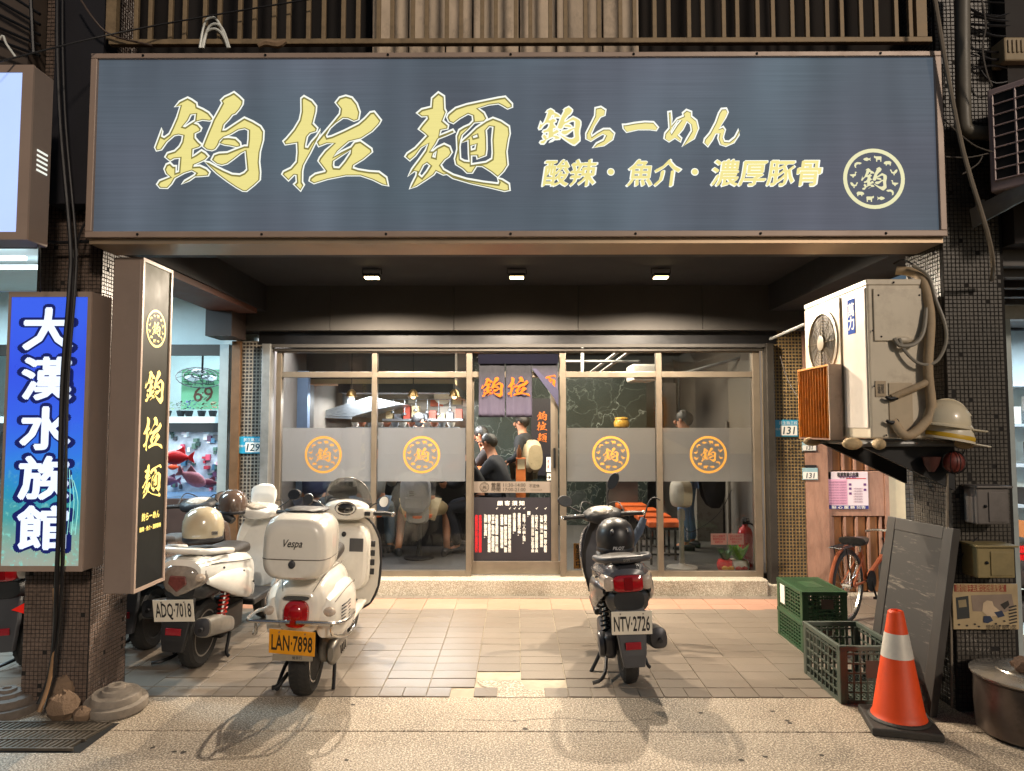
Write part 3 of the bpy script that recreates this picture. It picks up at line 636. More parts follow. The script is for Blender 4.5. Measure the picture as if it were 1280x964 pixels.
GOLDL = M('sign_gold', '5a5638', .5, var=.05, scale=3, emit=.97, ec='ece08e', stretch=(1, 1, 60)); WHL = M('sign_edge', '8a8c88', .5, emit=.98, ec='f4f8ee', var=0); OLV = M('sign_bevel', '3a3620', .5, emit=.8, ec='8e8648', var=.1)
S = [U(x, y, YM) for x, y in ((112, 66), (1178, 66), (1183, 298), (104, 299))]
sx0, sx1, szb, szt = -2.43, 2.415, U(640, 296, YM).z, U(640, 65, YM).z
ms = thing('shop_sign', (0, YM, szb), 'long backlit slate blue sign with gold brush characters over the walkway', 'sign')
bx('panel', (sx0 + .03, YM + .02, szb + .03), (sx1 - .03, YM + .03, szt - .02), SIGNF, ms)
bx('cabinet', (sx0 + .008, YM + .032, szb + .008), (sx1 - .008, YM + .27, szt - .008), BRONZE, ms)
SFR = M('sign_frame', 'a38e80', .45, .1, var=.12, scale=6, dirt=.15)
for nme, lo, hi in (('frame_bar', (sx0, YM, szt - .03), (sx1, YM + .06, szt)), ('frame_bar', (sx0, YM, szb), (sx1, YM + .06, szb + .035)), ('frame_bar', (sx0, YM + .001, szb + .035), (sx0 + .037, YM + .06, szt - .03)), ('frame_bar', (sx1 - .037, YM + .001, szb + .035), (sx1, YM + .06, szt - .03))):
    bx(nme, lo, hi, SFR, ms, bevel=.004)
bx('lower_flashing', (sx0 + .01, YM + .03, szb - .03), (sx1 - .01, YM + .29, szb - .001), M('flashing', 'a9937a', .4, .6, var=.2, scale=2), ms)
q = MB()
for k in range(7):
    x = sx0 + .3 + k * .7; q.ball((x, YM - .002, szb + .016), .008, 6, 5); q.ball((x, YM - .002, szt - .015), .008, 6, 5)
q.build('screws', DARKM, ms)['kind'] = 'stuff'
YL = YM + .0185
c0 = U(640, 182, YL); kk = YL / F * 1.0015
for gl in (JUN, RA, MEN, KANA):
    outline(gl, WHL, ms, (c0.x, YL, c0.z), kk, (640, 182.7), grow=1.8, thick=.0003)
    outline(gl, OLV, ms, (c0.x, YL - .0015, c0.z), kk, (640, 182), grow=0, thick=.0003)
    outline(gl, GOLDL, ms, (c0.x, YL - .003, c0.z), kk, (639.8, 181.3), grow=(-1.8 if gl is not KANA else -.8), thick=.0003)
lo = [min(q[k] for p in JUN for q in p) for k in (0, 1)]; hi = [max(q[k] for p in JUN for q in p) for k in (0, 1)]
jc = U(699.5, 157.5, YL); jk = 50 / (hi[1] - lo[1]) * kk
outline(JUN, WHL, ms, (jc.x, YL, jc.z), jk, ((lo[0] + hi[0]) / 2, (lo[1] + hi[1]) / 2), grow=3.4, thick=.0003)
outline(JUN, GOLDL, ms, (jc.x, YL - .0015, jc.z), jk, ((lo[0] + hi[0]) / 2, (lo[1] + hi[1]) / 2), grow=-1.2, thick=.0003)
for tx, x, wd in (('酸辣', 712, 68), ('魚介', 817, 68), ('濃厚豚骨', 958, 139)):
    p_ = U(x, 216, YL)
    text(tx, WHL, ms, (p_.x, YL, p_.z), 37 * kk, w=(wd + 2) * kk, bold=.052, shear=.16, nib=True)
    text(tx, GOLDL, ms, (p_.x, YL - .0015, p_.z), 36 * kk, w=(wd - .5) * kk, bold=.026, shear=.16, nib=True)
for x in (763.5, 868.5):
    p_ = U(x, 215, YL); n = 16
    for r_, m_, dy in ((5, WHL, 0), (3.8, GOLDL, -.0015)):
        outline([[(math.cos(2 * math.pi * i / n) * r_, math.sin(2 * math.pi * i / n) * r_) for i in range(n)]], m_, ms, (p_.x, YL + dy, p_.z), kk, (0, 0), name='dot', thick=.0003)
p_ = U(1092.5, 223.5, YL); emblem(ms, (p_.x, YL, p_.z), 39 * kk, M('sign_cream', '6a6850', .5, emit=.9, ec='e6e4b4', var=.05))

# vertical lettered lightbox on the left pillar
XV = -2.175
vs = thing('vertical_sign', (-2.25, 4.17, .68), 'slim black and bronze vertical sign with gold characters facing the walkway', 'sign')
vz0, vz1 = .695, 2.63
bx('cabinet', (-2.345, 4.0, vz0), (XV - .012, 4.35, vz1), M('bronze_sheet', '8e7d72', .5, .1, var=.1, scale=3, dirt=.2), vs, bevel=.004)
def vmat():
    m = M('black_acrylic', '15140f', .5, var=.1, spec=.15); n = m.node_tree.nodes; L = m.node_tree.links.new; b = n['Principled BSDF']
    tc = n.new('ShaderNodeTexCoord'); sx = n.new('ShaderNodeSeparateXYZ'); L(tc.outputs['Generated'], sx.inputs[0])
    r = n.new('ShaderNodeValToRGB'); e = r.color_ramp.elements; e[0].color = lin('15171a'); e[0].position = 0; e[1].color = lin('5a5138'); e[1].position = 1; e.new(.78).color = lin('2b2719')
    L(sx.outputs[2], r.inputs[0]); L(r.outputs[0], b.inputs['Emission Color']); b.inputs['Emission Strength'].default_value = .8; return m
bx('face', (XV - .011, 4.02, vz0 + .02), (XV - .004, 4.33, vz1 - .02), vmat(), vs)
for lo, hi in (((XV - .012, 4.0, vz0), (XV + .004, 4.018, vz1)), ((XV - .012, 4.332, vz0), (XV + .004, 4.35, vz1)), ((XV - .012, 4.018, vz0), (XV + .003, 4.332, vz0 + .02)), ((XV - .012, 4.018, vz1 - .02), (XV + .003, 4.332, vz1))): bx('frame_bar', lo, hi, SFR, vs)
VG = M('lit_gold', 'e6cf70', .5, emit=.9, ec='ecd678', var=.04)
ym = 4.175
emblem(vs, (XV - .002, ym, 2.235), .115, VG, face=SIDEFACE)
for gl, z_ in ((JUN, 1.885), (RA, 1.60), (MEN, 1.32)):
    lo = [min(q[k] for p in gl for q in p) for k in (0, 1)]; hi = [max(q[k] for p in gl for q in p) for k in (0, 1)]
    outline(gl, VG, vs, (XV - .002, ym, z_), .205 / (hi[1] - lo[1]), ((lo[0] + hi[0]) / 2, (lo[1] + hi[1]) / 2), face=SIDEFACE)
text('鈞らーめん', VG, vs, (XV - .002, ym, 1.115), .05, w=.2, face=SIDEFACE, bold=.045, nib=True); text('酸辣・魚介・濃厚豚骨', VG, vs, (XV - .002, ym, 1.045), .03, w=.24, face=SIDEFACE, bold=.02)

# blue aquarium lightbox in front of the left pillar
YB = 3.88
bs = thing('aquarium_sign', (-2.63, YB, .85), 'glowing blue vertical lightbox with five white characters over an underwater scene', 'sign')
b0, b1, bz0, bz1 = -2.865, -2.395, .845, 2.405
bx('cabinet', (b0, YB + .012, bz0), (b1, YB + .2, bz1), M('bronze_sheet', '8f7664', .45, .35), bs, bevel=.004)
def bmat():
    m = M('blue_print', '2038c0', .3, var=0); n = m.node_tree.nodes; L = m.node_tree.links.new; b = n['Principled BSDF']
    tc = n.new('ShaderNodeTexCoord'); sx = n.new('ShaderNodeSeparateXYZ'); L(tc.outputs['Generated'], sx.inputs[0])
    nz = n.new('ShaderNodeTexNoise'); nz.inputs['Scale'].default_value = 9; nz.inputs['Detail'].default_value = 8; L(tc.outputs['Object'], nz.inputs['Vector'])
    ma = n.new('ShaderNodeMath'); ma.operation = 'MULTIPLY_ADD'; L(nz.outputs['Fac'], ma.inputs[0]); ma.inputs[1].default_value = .12; L(sx.outputs[2], ma.inputs[2])
    r = n.new('ShaderNodeValToRGB'); e = r.color_ramp.elements
    e[0].color = lin('a8b070'); e[0].position = .07; e[1].color = lin('3c62e2'); e[1].position = 1
    for p, c in ((.16, '86b070'), (.24, '4aa478'), (.34, '2a98a0'), (.44, '3484d4'), (.58, '3866dc'), (.78, '3654d8')): e.new(p).color = lin(c)
    L(ma.outputs[0], r.inputs[0])
    v = n.new('ShaderNodeTexNoise'); v.inputs['Scale'].default_value = 24; v.inputs['Detail'].default_value = 5; v.inputs['Roughness'].default_value = .7; L(tc.outputs['Object'], v.inputs['Vector'])
    mr = n.new('ShaderNodeMapRange'); mr.inputs[1].default_value = .42; mr.inputs[2].default_value = .1; mr.inputs[3].default_value = 0; mr.inputs[4].default_value = .9; L(sx.outputs[2], mr.inputs[0])
    m6 = n.new('ShaderNodeMapRange'); m6.inputs[1].default_value = .54; m6.inputs[2].default_value = .66; L(v.outputs['Fac'], m6.inputs[0])
    mm = n.new('ShaderNodeMath'); mm.operation = 'MULTIPLY'; L(mr.outputs[0], mm.inputs[0]); L(m6.outputs[0], mm.inputs[1])
    mx = n.new('ShaderNodeMix'); mx.data_type = 'RGBA'; L(mm.outputs[0], mx.inputs[0]); L(r.outputs[0], mx.inputs[6]); mx.inputs[7].default_value = lin('8fe0b0')
    L(mx.outputs[2], b.inputs['Emission Color']); b.inputs['Emission Strength'].default_value = .9; return m
bx('face', (b0 + .012, YB + .006, bz0 + .03), (b1 - .02, YB + .0115, bz1 - .03), bmat(), bs)
for lo, hi in (((b0, YB, bz0), (b0 + .014, YB + .012, bz1)), ((b1 - .022, YB, bz0), (b1, YB + .012, bz1)), ((b0 + .014, YB, bz0), (b1 - .022, YB + .012, bz0 + .03)), ((b0 + .014, YB, bz1 - .03), (b1 - .022, YB + .012, bz1))): bx('frame_bar', lo, hi, SFR, bs)
NAVY = M('navy_lit', '101a60', .5, emit=.5, ec='18246e', var=0); LIGHTB = M('white_lit', 'd8e6ff', .5, emit=.95, ec='d6e6ff', var=.02)
for i, ch in enumerate('大漢水族館'):
    c = U(57, 411 + i * 62.2, YB)
    text(ch, NAVY, bs, (c.x + .012 - i * .008, YB + .005, c.z), .27, w=.305, bold=.068); text(ch, LIGHTB, bs, (c.x + .012 - i * .008, YB + .0035, c.z), .25, w=.27, bold=.034)
q = MB()
for k in range(5):       # printed reeds at the lower right
    x = b1 - .05 - k * .022; q.tube([(x, YB + .0055, bz0 + .2), (x + .01, YB + .0055, bz0 + .38), (x - .02 + k * .01, YB + .0055, bz0 + .5 + .03 * k)], .0025, 4, k=3)
q.build('printed_reeds', M('reed_lit', '90e0d0', .5, emit=.6, ec='9ae4e0', var=.1), bs)

# pale lightbox top left
ts = thing('pale_sign', (-2.7, 3.5, 2.6), 'pale blue lit sign box at the upper left edge with a brown vented side', 'sign')
tz0, tz1 = 2.60, 3.52
bx('cabinet', (-3.4, 3.512, tz0), (-2.505, 3.66, tz1), M('bronze_sheet', '8f7664'), ts, bevel=.004)
bx('face', (-3.4, 3.502, tz0 + .04), (-2.56, 3.511, tz1 - .04), M('pale_lit', '9fb8f0', .4, emit=1, ec='a8c0f6', var=.05, scale=2), ts)
bx('frame_bar', (-2.56, 3.497, tz0), (-2.503, 3.511, tz1), SFR, ts); bx('frame_bar', (-3.4, 3.497, tz0), (-2.56, 3.511, tz0 + .04), SFR, ts); bx('frame_bar', (-3.4, 3.497, tz1 - .04), (-2.56, 3.511, tz1), SFR, ts)
for k in range(5): bx('vent_slot', (-2.506, 3.55, 2.98 + k * .026), (-2.502, 3.63, 2.99 + k * .026), WHL, ts)
# ------------------------------------------------------------------ balcony above the sign
YR = 3.98
bal = thing('balcony', (0, YR, 3.8), 'dark balcony with brown railing bars and weathered boards above the sign', 'balcony')
zr = U(640, 52, YR).z
bx('slab', (-2.42, 3.97, 3.76), (2.5, 4.9, 3.80), DARKM, bal)
bx('bottom_rail', (U(138, 50, YR).x, YR - .02, zr - .02), (U(1163, 50, YR).x, YR + .02, zr + .012), RAILM, bal, bevel=.004)
bx('edge_strip', (-2.3, YR - .01, 3.812), (2.42, YR + .01, 3.828), M('tarnished_strip', '54432c', .5, .3, dirt=.5), bal)
xb = []; x = 171.
while x < 1140: xb += [x, x + 18]; x += 43.1
b0m = None
for x in xb:
    X = U(x, 25, YR).x
    if b0m is None:
        b0m = MB().box((-.012, -.012, 0), (.012, .012, .85)).build('bar', RAILM, bal, world=False, bevel=.002); b0m.location = (X, 0, zr + .012 - 3.8)
    else: inst(b0m, 'bar', bal, (X + random.uniform(-.004, .004), 0, zr + .012 - 3.8))
for x in (141, 1150): bx('post', (U(x, 25, YR).x - .03, YR - .019, zr + .012), (U(x, 25, YR).x + .03, YR + .019, 4.7), RAILM, bal)
bx('back_wall', (-2.5, 4.75, 3.8), (2.6, 4.85, 5.0), M('balcony_dark', '1d1815', .9, var=.4, scale=3), bal)
OLDB = M('peeling_board', 'd0bda6', .7, var=.3, scale=4, bump=.4, dirt=.6, dc='3a2c22', dscale=6, stretch=(1, 1, .6))
random.seed(11)
x = 466
while x < 758:
    w_ = random.choice((34, 46, 58)); X0_, X1_ = U(x, 25, 4.3).x, U(x + w_ - 2, 25, 4.3).x
    MB().box((X0_, 4.29 + random.uniform(-.006, .006), 3.801 + (.02 if random.random() < .3 else 0)), (X1_, 4.32, 4.8)).build('board', OLDB, bal, bevel=.004); x += w_
def folds(x0, x1, y, z0, z1, amp, n=60, f=40., seed=0., nz=6):
    m = MB(); v = []
    for j in range(nz + 1):
        t = j / nz
        for i in range(n + 1):
            u = i / n; X = x0 + (x1 - x0) * u
            v.append((X, y + amp * (math.sin(X * f + seed + .5 * math.sin(t * 3 + X * 3)) + .5 * math.sin(X * f * .37 + 2 + seed)) * (1 - .3 * t), z0 + (z1 - z0) * t))
    return m.add(v, [(j * (n + 1) + i, j * (n + 1) + i + 1, (j + 1) * (n + 1) + i + 1, (j + 1) * (n + 1) + i) for j in range(nz) for i in range(n)])
DRAPE = M('dusty_drape', '221b16', .9, var=.35, scale=5)
cu_ = thing('balcony_drape', (0, 4.4, 3.8), 'dusty dark cloth hanging behind the railing right of the weathered boards', 'curtain')
folds(U(762, 25, 4.4).x, U(1125, 25, 4.4).x, 4.4, 3.805, 4.7, .022, 140, 15).build('cloth', DRAPE, cu_, smooth=True, solid=.004)
cu_ = thing('balcony_drape', (-1.5, 4.45, 3.8), 'dusty dark cloth hanging behind the railing left of the weathered boards', 'curtain')
folds(U(150, 25, 4.4).x, U(462, 25, 4.4).x, 4.45, 3.805, 4.7, .022, 120, 13, 2).build('cloth', M('dark_drape', '191412', .9, var=.4, scale=4), cu_, smooth=True, solid=.004)
hs = thing('coiled_hose', U(268, 50, 3.93), 'white coiled hose hung over the balcony rail at the left', 'hose')
m = MB()
for k, (dx, ht) in enumerate(((0, .16), (.02, .12), (.012, .09))):
    c = U(268, 56, 3.935)
    m.tube([(c.x - .085 + dx, c.y, c.z - .02), (c.x - .06 + dx, c.y, c.z + ht * .8), (c.x - .01 + dx, c.y - .01, c.z + ht), (c.x + .03 + dx, c.y, c.z + ht * .75), (c.x + .08 + dx * .5, c.y, c.z - .02)], .007, 6, k=4)
m.build('hose', M('white_hose', 'd9dcd6', .35), hs, smooth=True)
dw = thing('rag_bundle', U(341, 58, 3.95), 'small pale crumpled rag lying on the sign top under the railing', 'rag')
m = MB(); m.tube([U(323, 58, 3.94), U(333, 54, 3.94), U(348, 56, 3.94), U(357, 51, 3.94)], [.012, .02, .022, .012], 7, k=3); m.build('rag', M('rag', '8c745c', .9, bump=.5), dw, smooth=True)

# ------------------------------------------------------------------ pipes, cables on the pillars
def cable(name, pts, r, mat, label, cat='cable', k=5, n=7, group=None):
    o = MB().tube(pts, r, n, k=k).build(name, mat, None, loc=pts[0], smooth=True); return tag(o, label, cat, group)
PVC = M('grey_pvc', '6a6458', .5, var=.2, scale=6, dirt=.5)
BLKC = M('black_cable', '1a1819', .5)
cable('drain_pipe', [U(1203, -25, 4.0), U(1203, 60, 4.0), U(1205, 150, 4.0), U(1210, 163, 4.0), U(1222, 166, 4.0), U(1250, 167, 4.0)], .04, PVC, 'grey drainpipe elbowing right beside the sign at the upper right', 'pipe', k=4, n=14)
cable('conduit_pole', [U(1167, -10, 3.8), U(1182, 80, 3.8), U(1204, 190, 3.8), U(1234, 290, 3.8), U(1241, 330, 3.9), U(1240, 350, 4.05)], .012, M('pale_conduit', '7d7263', .6, var=.2), 'thin pale conduit slanting down beside the right end of the sign', 'conduit', k=3)
for i, (pts, r, lb) in enumerate((([(1225, -10), (1232, 30), (1228, 60), (1233, 90), (1240, 108)], .005, 'thin grey wire hanging in front of the upper right air conditioner'),
        ([(1180, 150), (1215, 180), (1240, 190)], .004, 'thin wire sagging from the sign frame to the upper right bracket'),
        ([(1182, 196), (1210, 197), (1235, 192)], .004, 'nearly level thin wire below the drainpipe elbow'),
        ([(1203, 218), (1222, 205), (1228, 195)], .004, 'short wire looping up to the upper right bracket'))):
    cable('wire', [U(x, y, 3.85) for x, y in pts], r, M('grey_wire', '575049', .6), lb, 'wire')
cb1 = [U(x, y, Y) for x, y, Y in ((72, -10, 3.95), (72, 60, 3.9), (76, 160, 3.86), (88, 300, 3.84), (87, 360, 3.8), (78, 480, 3.8), (74, 640, 3.8), (71, 720, 3.82), (68, 800, 3.95), (60, 850, 4.0), (48, 880, 3.98))]
cable('cable', cb1, .012, BLKC, 'thick black cable running down over the blue lightbox', 'cable', n=8)
cable('cable', [q + Vector((.028, .004, 0)) for q in cb1[:8]] + [U(x, y, Y) for x, y, Y in ((72, 800, 3.95), (62, 860, 3.98), (54, 886, 3.95))], .008, BLKC, 'second black cable running beside the thick one over the blue lightbox', 'cable', n=8)
cable('cable', [U(x, y, Y) for x, y, Y in ((112, 270, 4.05), (100, 292, 3.95), (92, 330, 3.84), (90, 370, 3.81), (80, 520, 3.81), (77, 700, 3.82), (76, 760, 3.95), (70, 830, 4.0), (58, 872, 3.96))], .006, BLKC, 'thin black wire bundle strand coming from behind the sign down the left pillar', 'cable')
m = [U(x, y, Y) for x, y, Y in ((68, 735, 4.0), (70, 790, 3.97), (62, 850, 3.97), (49, 890, 3.93))]
cable('bare_conduit', m, .011, M('tan_conduit', '8a6a4a', .6), 'tan flexible conduit end reaching the ground at the left pillar', 'conduit')
cable('cable', [U(x, y, 4.02) for x, y in ((30, 296), (70, 303), (112, 302), (150, 306), (185, 306))], .01, BLKC, 'black cable strung level under the left end of the sign', 'cable')
cable('wire', [U(38, 294, 3.6), U(47, 305, 3.6), U(50, 320, 3.62), U(50, 365, 3.7)], .004, BLKC, 'thin black wire dangling from the pale sign box', 'wire')
cable('wire', [U(-5, 78, 3.4), U(130, 45, 3.8), U(250, 22, 3.9), U(400, -3, 3.9)], .005, BLKC, 'black wire slanting up across the balcony railing', 'wire')
cable('wire', [U(98, -5, 3.9), U(118, 25, 3.9), U(140, 44, 3.93), (U(190, 57, 3.93))], .006, M('brown_wire', '4a3c34', .6), 'brown wire drooping onto the left end of the railing', 'wire')
# window cage at the far upper left
cg = thing('window_cage', U(20, 60, 3.9), 'dark slanted bars of a window cage at the upper left corner', 'window grille')
for k in range(5):
    a, b = U(-10, -20 + k * 17, 3.9), U(50, 18 + k * 13, 3.9); MB().tube([a, b], .009, 6).build('bar', DARKM, cg)
MB().tube([U(38, -10, 3.88), U(42, 68, 3.88)], .01, 6).build('bar', DARKM, cg)
bx('back_sheet', (-4.2, 4.2, 3.5), (-2.9, 4.3, 4.8), M('mauve_sheet', '6b5c58', .8, var=.25), cg)
cable('white_hoop', [U(-8, 60, 3.7), U(3, 45, 3.7), U(8, 55, 3.7), U(20, 72, 3.7)], .006, M('white_hose', 'd9dcd6'), 'thin pale hoop of cable at the left edge above the pale sign', 'cable')

# ------------------------------------------------------------------ left neighbour: the aquarium shop
ap = thing('aquarium_shop', (-4.5, 7.05, 0), 'brightly lit aquarium shop front with fish tanks left of the noodle shop', 'shop')
COOL = M('cool_wall', 'cfe0e2', .6, var=.05); CAB = M('brown_cabinet', '3a2b26', .5, var=.15)
bx('ceiling', (-9, 4.2, 3.02), (-2.87, 7.0, 3.12), COOL, ap); bx('upper_wall', (-9, 7.05, 2.47), (-2.86, 7.2, 3.02), COOL, ap)
bx('front_beam', (-9, 4.0, 2.72), (-2.9, 4.15, 4.7), M('neighbour_beam', '4b4038', .7, var=.2), ap)
bx('transom', (-9, 7.0, 2.36), (-2.99, 7.06, 2.47), GUIDE, ap); bx('post', (-2.99, 6.98, 0), (-2.90, 7.08, 2.47), M('pale_post', '9aa3a4', .5, .3), ap)
bx('ledge', (-9, 7.0, 1.675), (-2.99, 7.4, 1.74), COOL, ap); bx('lintel', (-9, 7.01, 1.585), (-2.99, 7.3, 1.674), M('charcoal', '2a2c2e', .5), ap)
bx('window_pane', (-9, 7.03, 1.741), (-2.99, 7.034, 2.36), GLASS, ap)
for k in range(8):
    x = -9 + k * .755; bx('cabinet_door', (x, 7.0, .12), (x + .74, 7.06, .92), CAB, ap, bevel=.006)
bx('plinth', (-9, 7.03, 0), (-2.99, 7.3, .12), BLACK, ap)
for k in range(14): bx('vent_slot', (-3.62, 6.993, .32 + k * .032), (-3.5, 6.999, .338 + k * .032), M('vent_white', 'c9d0d2', .5), ap)
bx('back_wall', (-9, 9.4, 0), (-2.8, 9.5, 3.0), COOL, ap); bx('inner_ceiling', (-9, 7.2, 2.9), (-2.8, 9.4, 3.0), COOL, ap)
bx('inner_floor', (-9, 7.3, 0), (-2.8, 9.4, .01), COOL, ap); bx('party_wall', (-2.86, 7.2, 0), (-2.7, 12, 3), COOL, ap)
for y in (0, .14):
    c = U(30, 335, 5.6); bx('fluorescent_tube', (-6, 5.6 - y * 2.2, 2.93), (-3.80, 5.63 - y * 2.2, 2.96), M('tube_lit', 'ffffff', .4, emit=5, ec='e8f6ff', var=0), ap)
def area(par, loc, size, sy, e, c, rot=(0, 0, 0)):
    d = bpy.data.lights.new('lamp', 'AREA'); d.shape = 'RECTANGLE'; d.size = size; d.size_y = sy; d.energy = e; d.color = c
    o = bpy.data.objects.new('lamp', d); col.objects.link(o); o.parent = par; o.location = Vector(loc) - (root_off(par)); o.rotation_euler = rot; return o
area(ap, (-4.6, 5.5, 2.9), 2.2, .25, 190, (.62, .86, 1)); area(ap, (-4.0, 8.2, 2.85), 2, 1, 70, (.8, .93, 1))
tk = thing('fish_tank', (-4, 7.2, .92), 'glass fish tank with red and pink fish in the aquarium shop window', 'fish tank')
bx('back_panel', (-6, 7.62, .93), (-2.99, 7.64, 1.58), M('tank_back', 'a8b6c4', .5, var=.5, scale=7), tk)
bx('pane', (-6, 7.02, .93), (-2.99, 7.026, 1.584), GLASS, tk); bx('base', (-6, 7.02, .90), (-2.99, 7.64, .93), M('tank_base', '5a7aa0', .5), tk)
area(tk, (-3.6, 7.3, 1.575), 1.4, .3, 16, (.85, .95, 1))
random.seed(21)
for k in range(70):      # coloured packets and pumps seen through the tank
    x, z = random.uniform(-3.8, -3.06), random.uniform(.94, 1.55); c = random.choice(('c8506a', 'd8a0b8', '4a6a60', '3a3f48', 'd0d8e0', 'b03848', '2a4a48', '5a3a58', 'e0e8f0', '3a6a8a'))
    bx('packet', (x, 7.59 - random.random() * .03, z), (x + .015 + random.random() * .04, 7.618, z + .015 + random.random() * .05), M('packet_' + c, c, .5), tk)
def fish(loc, L_, c, label, flip=1, tail=None):
    t = thing('fish', loc, label, 'fish'); m = MB(); prof = ((-.5, .03), (-.44, .14), (-.3, .26), (-.1, .32), (.1, .28), (.28, .16), (.38, .08), (.42, .07))
    m.rings([[(q[0] * L_ * flip + 0, math.cos(2 * math.pi * i / 12) * q[1] * L_ * .35, math.sin(2 * math.pi * i / 12) * q[1] * L_ * .8) for i in range(12)] for q in prof])
    mt = M('fish_' + c, c, .35, var=.2, scale=30)
    m.build('body', mt, t, world=False, smooth=True)
    MB().prism([(.38 * L_ * flip, .05 * L_), (.62 * L_ * flip, .22 * L_), (.56 * L_ * flip, 0), (.62 * L_ * flip, -.2 * L_), (.38 * L_ * flip, -.05 * L_)], -.004, .004).build('tail_fin', mt, t, world=False)
    MB().prism([(-.1 * L_ * flip, .2 * L_), (.25 * L_ * flip, .38 * L_), (.3 * L_ * flip, .12 * L_)], -.004, .004).build('dorsal_fin', mt, t, world=False)
    MB().ball((-.4 * L_ * flip, -.05 * L_, .05 * L_), .02 * L_, 8, 5).build('eye', BLKP, t, world=False); return t
fish(U(221, 572, 7.25), .30, 'd01820', 'large bright red fish in the tank, nearest the vertical sign')
fish(U(212, 601, 7.3), .2, '9a6a8a', 'mauve fish with trailing fins low in the tank')
fish(U(217, 584, 7.4), .12, 'd8502a', 'small orange fish under the large red one')
fish(U(241, 598, 7.2), .30, 'd88a9a', 'pale pink fish slanting down toward the right of the tank', -1).rotation_euler = (0, R(25), 0)
fish(U(262, 604, 7.35), .2, '6a3040', 'dark maroon fish at the right end of the tank')
gp = thing('price_card', U(246, 485, 7.9), 'pale green paper price card reading 69 in the aquarium window', 'price card')
a, b = U(226, 512, 7.9), U(282, 462, 7.9); bx('paper', (a.x, 7.9, a.z), (b.x, 7.905, b.z), M('green_paper', '9fe8b4', .6, var=.03), gp)
text('室內盆', M('green_ink', '2a6a4a', .6), gp, U(249, 474, 7.895), .15, w=.36); text('69', M('brown_ink', '7a4a3a', .6), gp, U(254, 493, 7.895), .24, bold=.008)
fn = thing('wall_fan', U(250, 470, 7.6), 'white wire cage fan hanging in the aquarium shop window', 'fan')
c = U(250, 472, 7.6); T = Matrix.Translation(c) @ Matrix.Rotation(R(28), 4, 'X') @ Matrix.Rotation(R(14), 4, 'Y')
m = MB()
for r_ in (.24, .17, .09): m.tube([(r_ * math.cos(i * math.pi / 10), r_ * math.sin(i * math.pi / 10), (.24 - r_) * .25) for i in range(20)], .006, 5, closed=True, T=T)
for i in range(12): a_ = i * math.pi / 6; m.tube([(.03 * math.cos(a_), .03 * math.sin(a_), .06), (.24 * math.cos(a_), .24 * math.sin(a_), 0)], .003, 4, T=T)
m.build('cage', M('fan_grey', '4a4e58', .4), fn)
m = MB()
for i in range(3): m.ball((.1 * math.cos(i * 2.1), .1 * math.sin(i * 2.1), .02), (.08, .07, .01), 8, 5, T=T)
m.build('blades', M('fan_blade', 'c8ccd4', .4), fn, smooth=True)
MB().tube([c + Vector((0, .05, 0)), c + Vector((0, .06, .45))], .012).build('rod', DARKM, fn)
random.seed(8)
for k, (x, lb) in enumerate(((209, 'yellow green bushy water plant on the window ledge nearest the vertical sign'), (226, 'small dark potted plant on the aquarium window ledge'), (236, 'blue potted ornament plant on the aquarium window ledge'), (252, 'brown spiky plant in the middle of the window ledge'), (266, 'orange leaved plant at the right end of the window ledge'))):
    c = U(x, 521, 7.25); c.z = 1.741; t = thing('ledge_plant', c, lb, 'plant'); colr = ('86b83a', '3d5a3a', '3a4ab0', '7a5a4a', 'c87a3a')[k]
    MB().lathe([(.03, 0), (.045, .06), (.04, .065)], n=10).build('pot', M('pot_dark', '3a3f48', .5), t, world=False); m = MB()
    for i in range(26):
        a_ = random.random() * 6.28; r_ = random.random() * .08; h_ = .07 + random.random() * (.1 if k != 3 else .18); q = Vector((math.cos(a_) * r_, math.sin(a_) * r_, h_)); d_ = Vector((math.cos(a_), math.sin(a_), .4)) * .03; s_ = Vector((-math.sin(a_), math.cos(a_), 0)) * .012
        m.add([q - s_, q + d_, q + s_, q - d_ * .4], [(0, 1, 2, 3)])
    m.build('leaves', M('leaf_' + colr, colr, .5, var=.3), t, world=False)
for k in range(3):
    bx('shelf', (-3.9, 9.0, 1.2 + k * .5), (-2.9, 9.38, 1.22 + k * .5), M('shelf_blue', '9ab4c8', .5), ap)

# ------------------------------------------------------------------ right neighbour
rn = thing('neighbour_shop', (4, 5.5, 0), 'pale lit shop interior with shelves beyond the right pillar', 'shop')
bx('soffit', (2.93, 4.2, 2.62), (8, 7, 2.75), M('grey_soffit', '5a5654', .6, var=.3, scale=3, dirt=.4), rn)
for k in range(6): bx('soffit_rib', (2.93, 4.3 + k * .33, 2.57), (8, 4.36 + k * .33, 2.619), M('grey_soffit', '5a5654'), rn)
bx('front_beam', (2.93, 4.05, 2.72), (8, 4.2, 5.0), M('neighbour_wall', '2c2624', .8, var=.3, scale=3), rn)
bx('post', (3.42, 4.9, 0), (3.49, 4.99, 2.4), M('pale_post', '9aa3a4'), rn); bx('head', (3.42, 4.9, 2.4), (8, 5.0, 2.5), GALV, rn)
bx('back_wall', (4.62, 6.98, 0), (8, 7.1, 2.7), COOL, rn); bx('shop_floor', (4.0, 5.2, .001), (8, 7, .006), COOL, rn)
for k in range(5): bx('shelf', (4.65, 6.6, .5 + k * .38), (8, 6.98, .525 + k * .38), M('shelf_white', 'b8c4cc', .5), rn)
random.seed(4)
for k in range(4):
    for i in range(9):
        if random.random() < .75:
            x = 4.68 + i * .12; c_ = random.choice(('c07840', '6a7480', '2a2c30', 'b8c0c4', '3a78a0', 'd8d4c8')); bx('box', (x, 6.62, .526 + k * .38), (x + .1, 6.8, .526 + k * .38 + random.uniform(.1, .28)), M('goods_' + c_, c_, .6), rn)
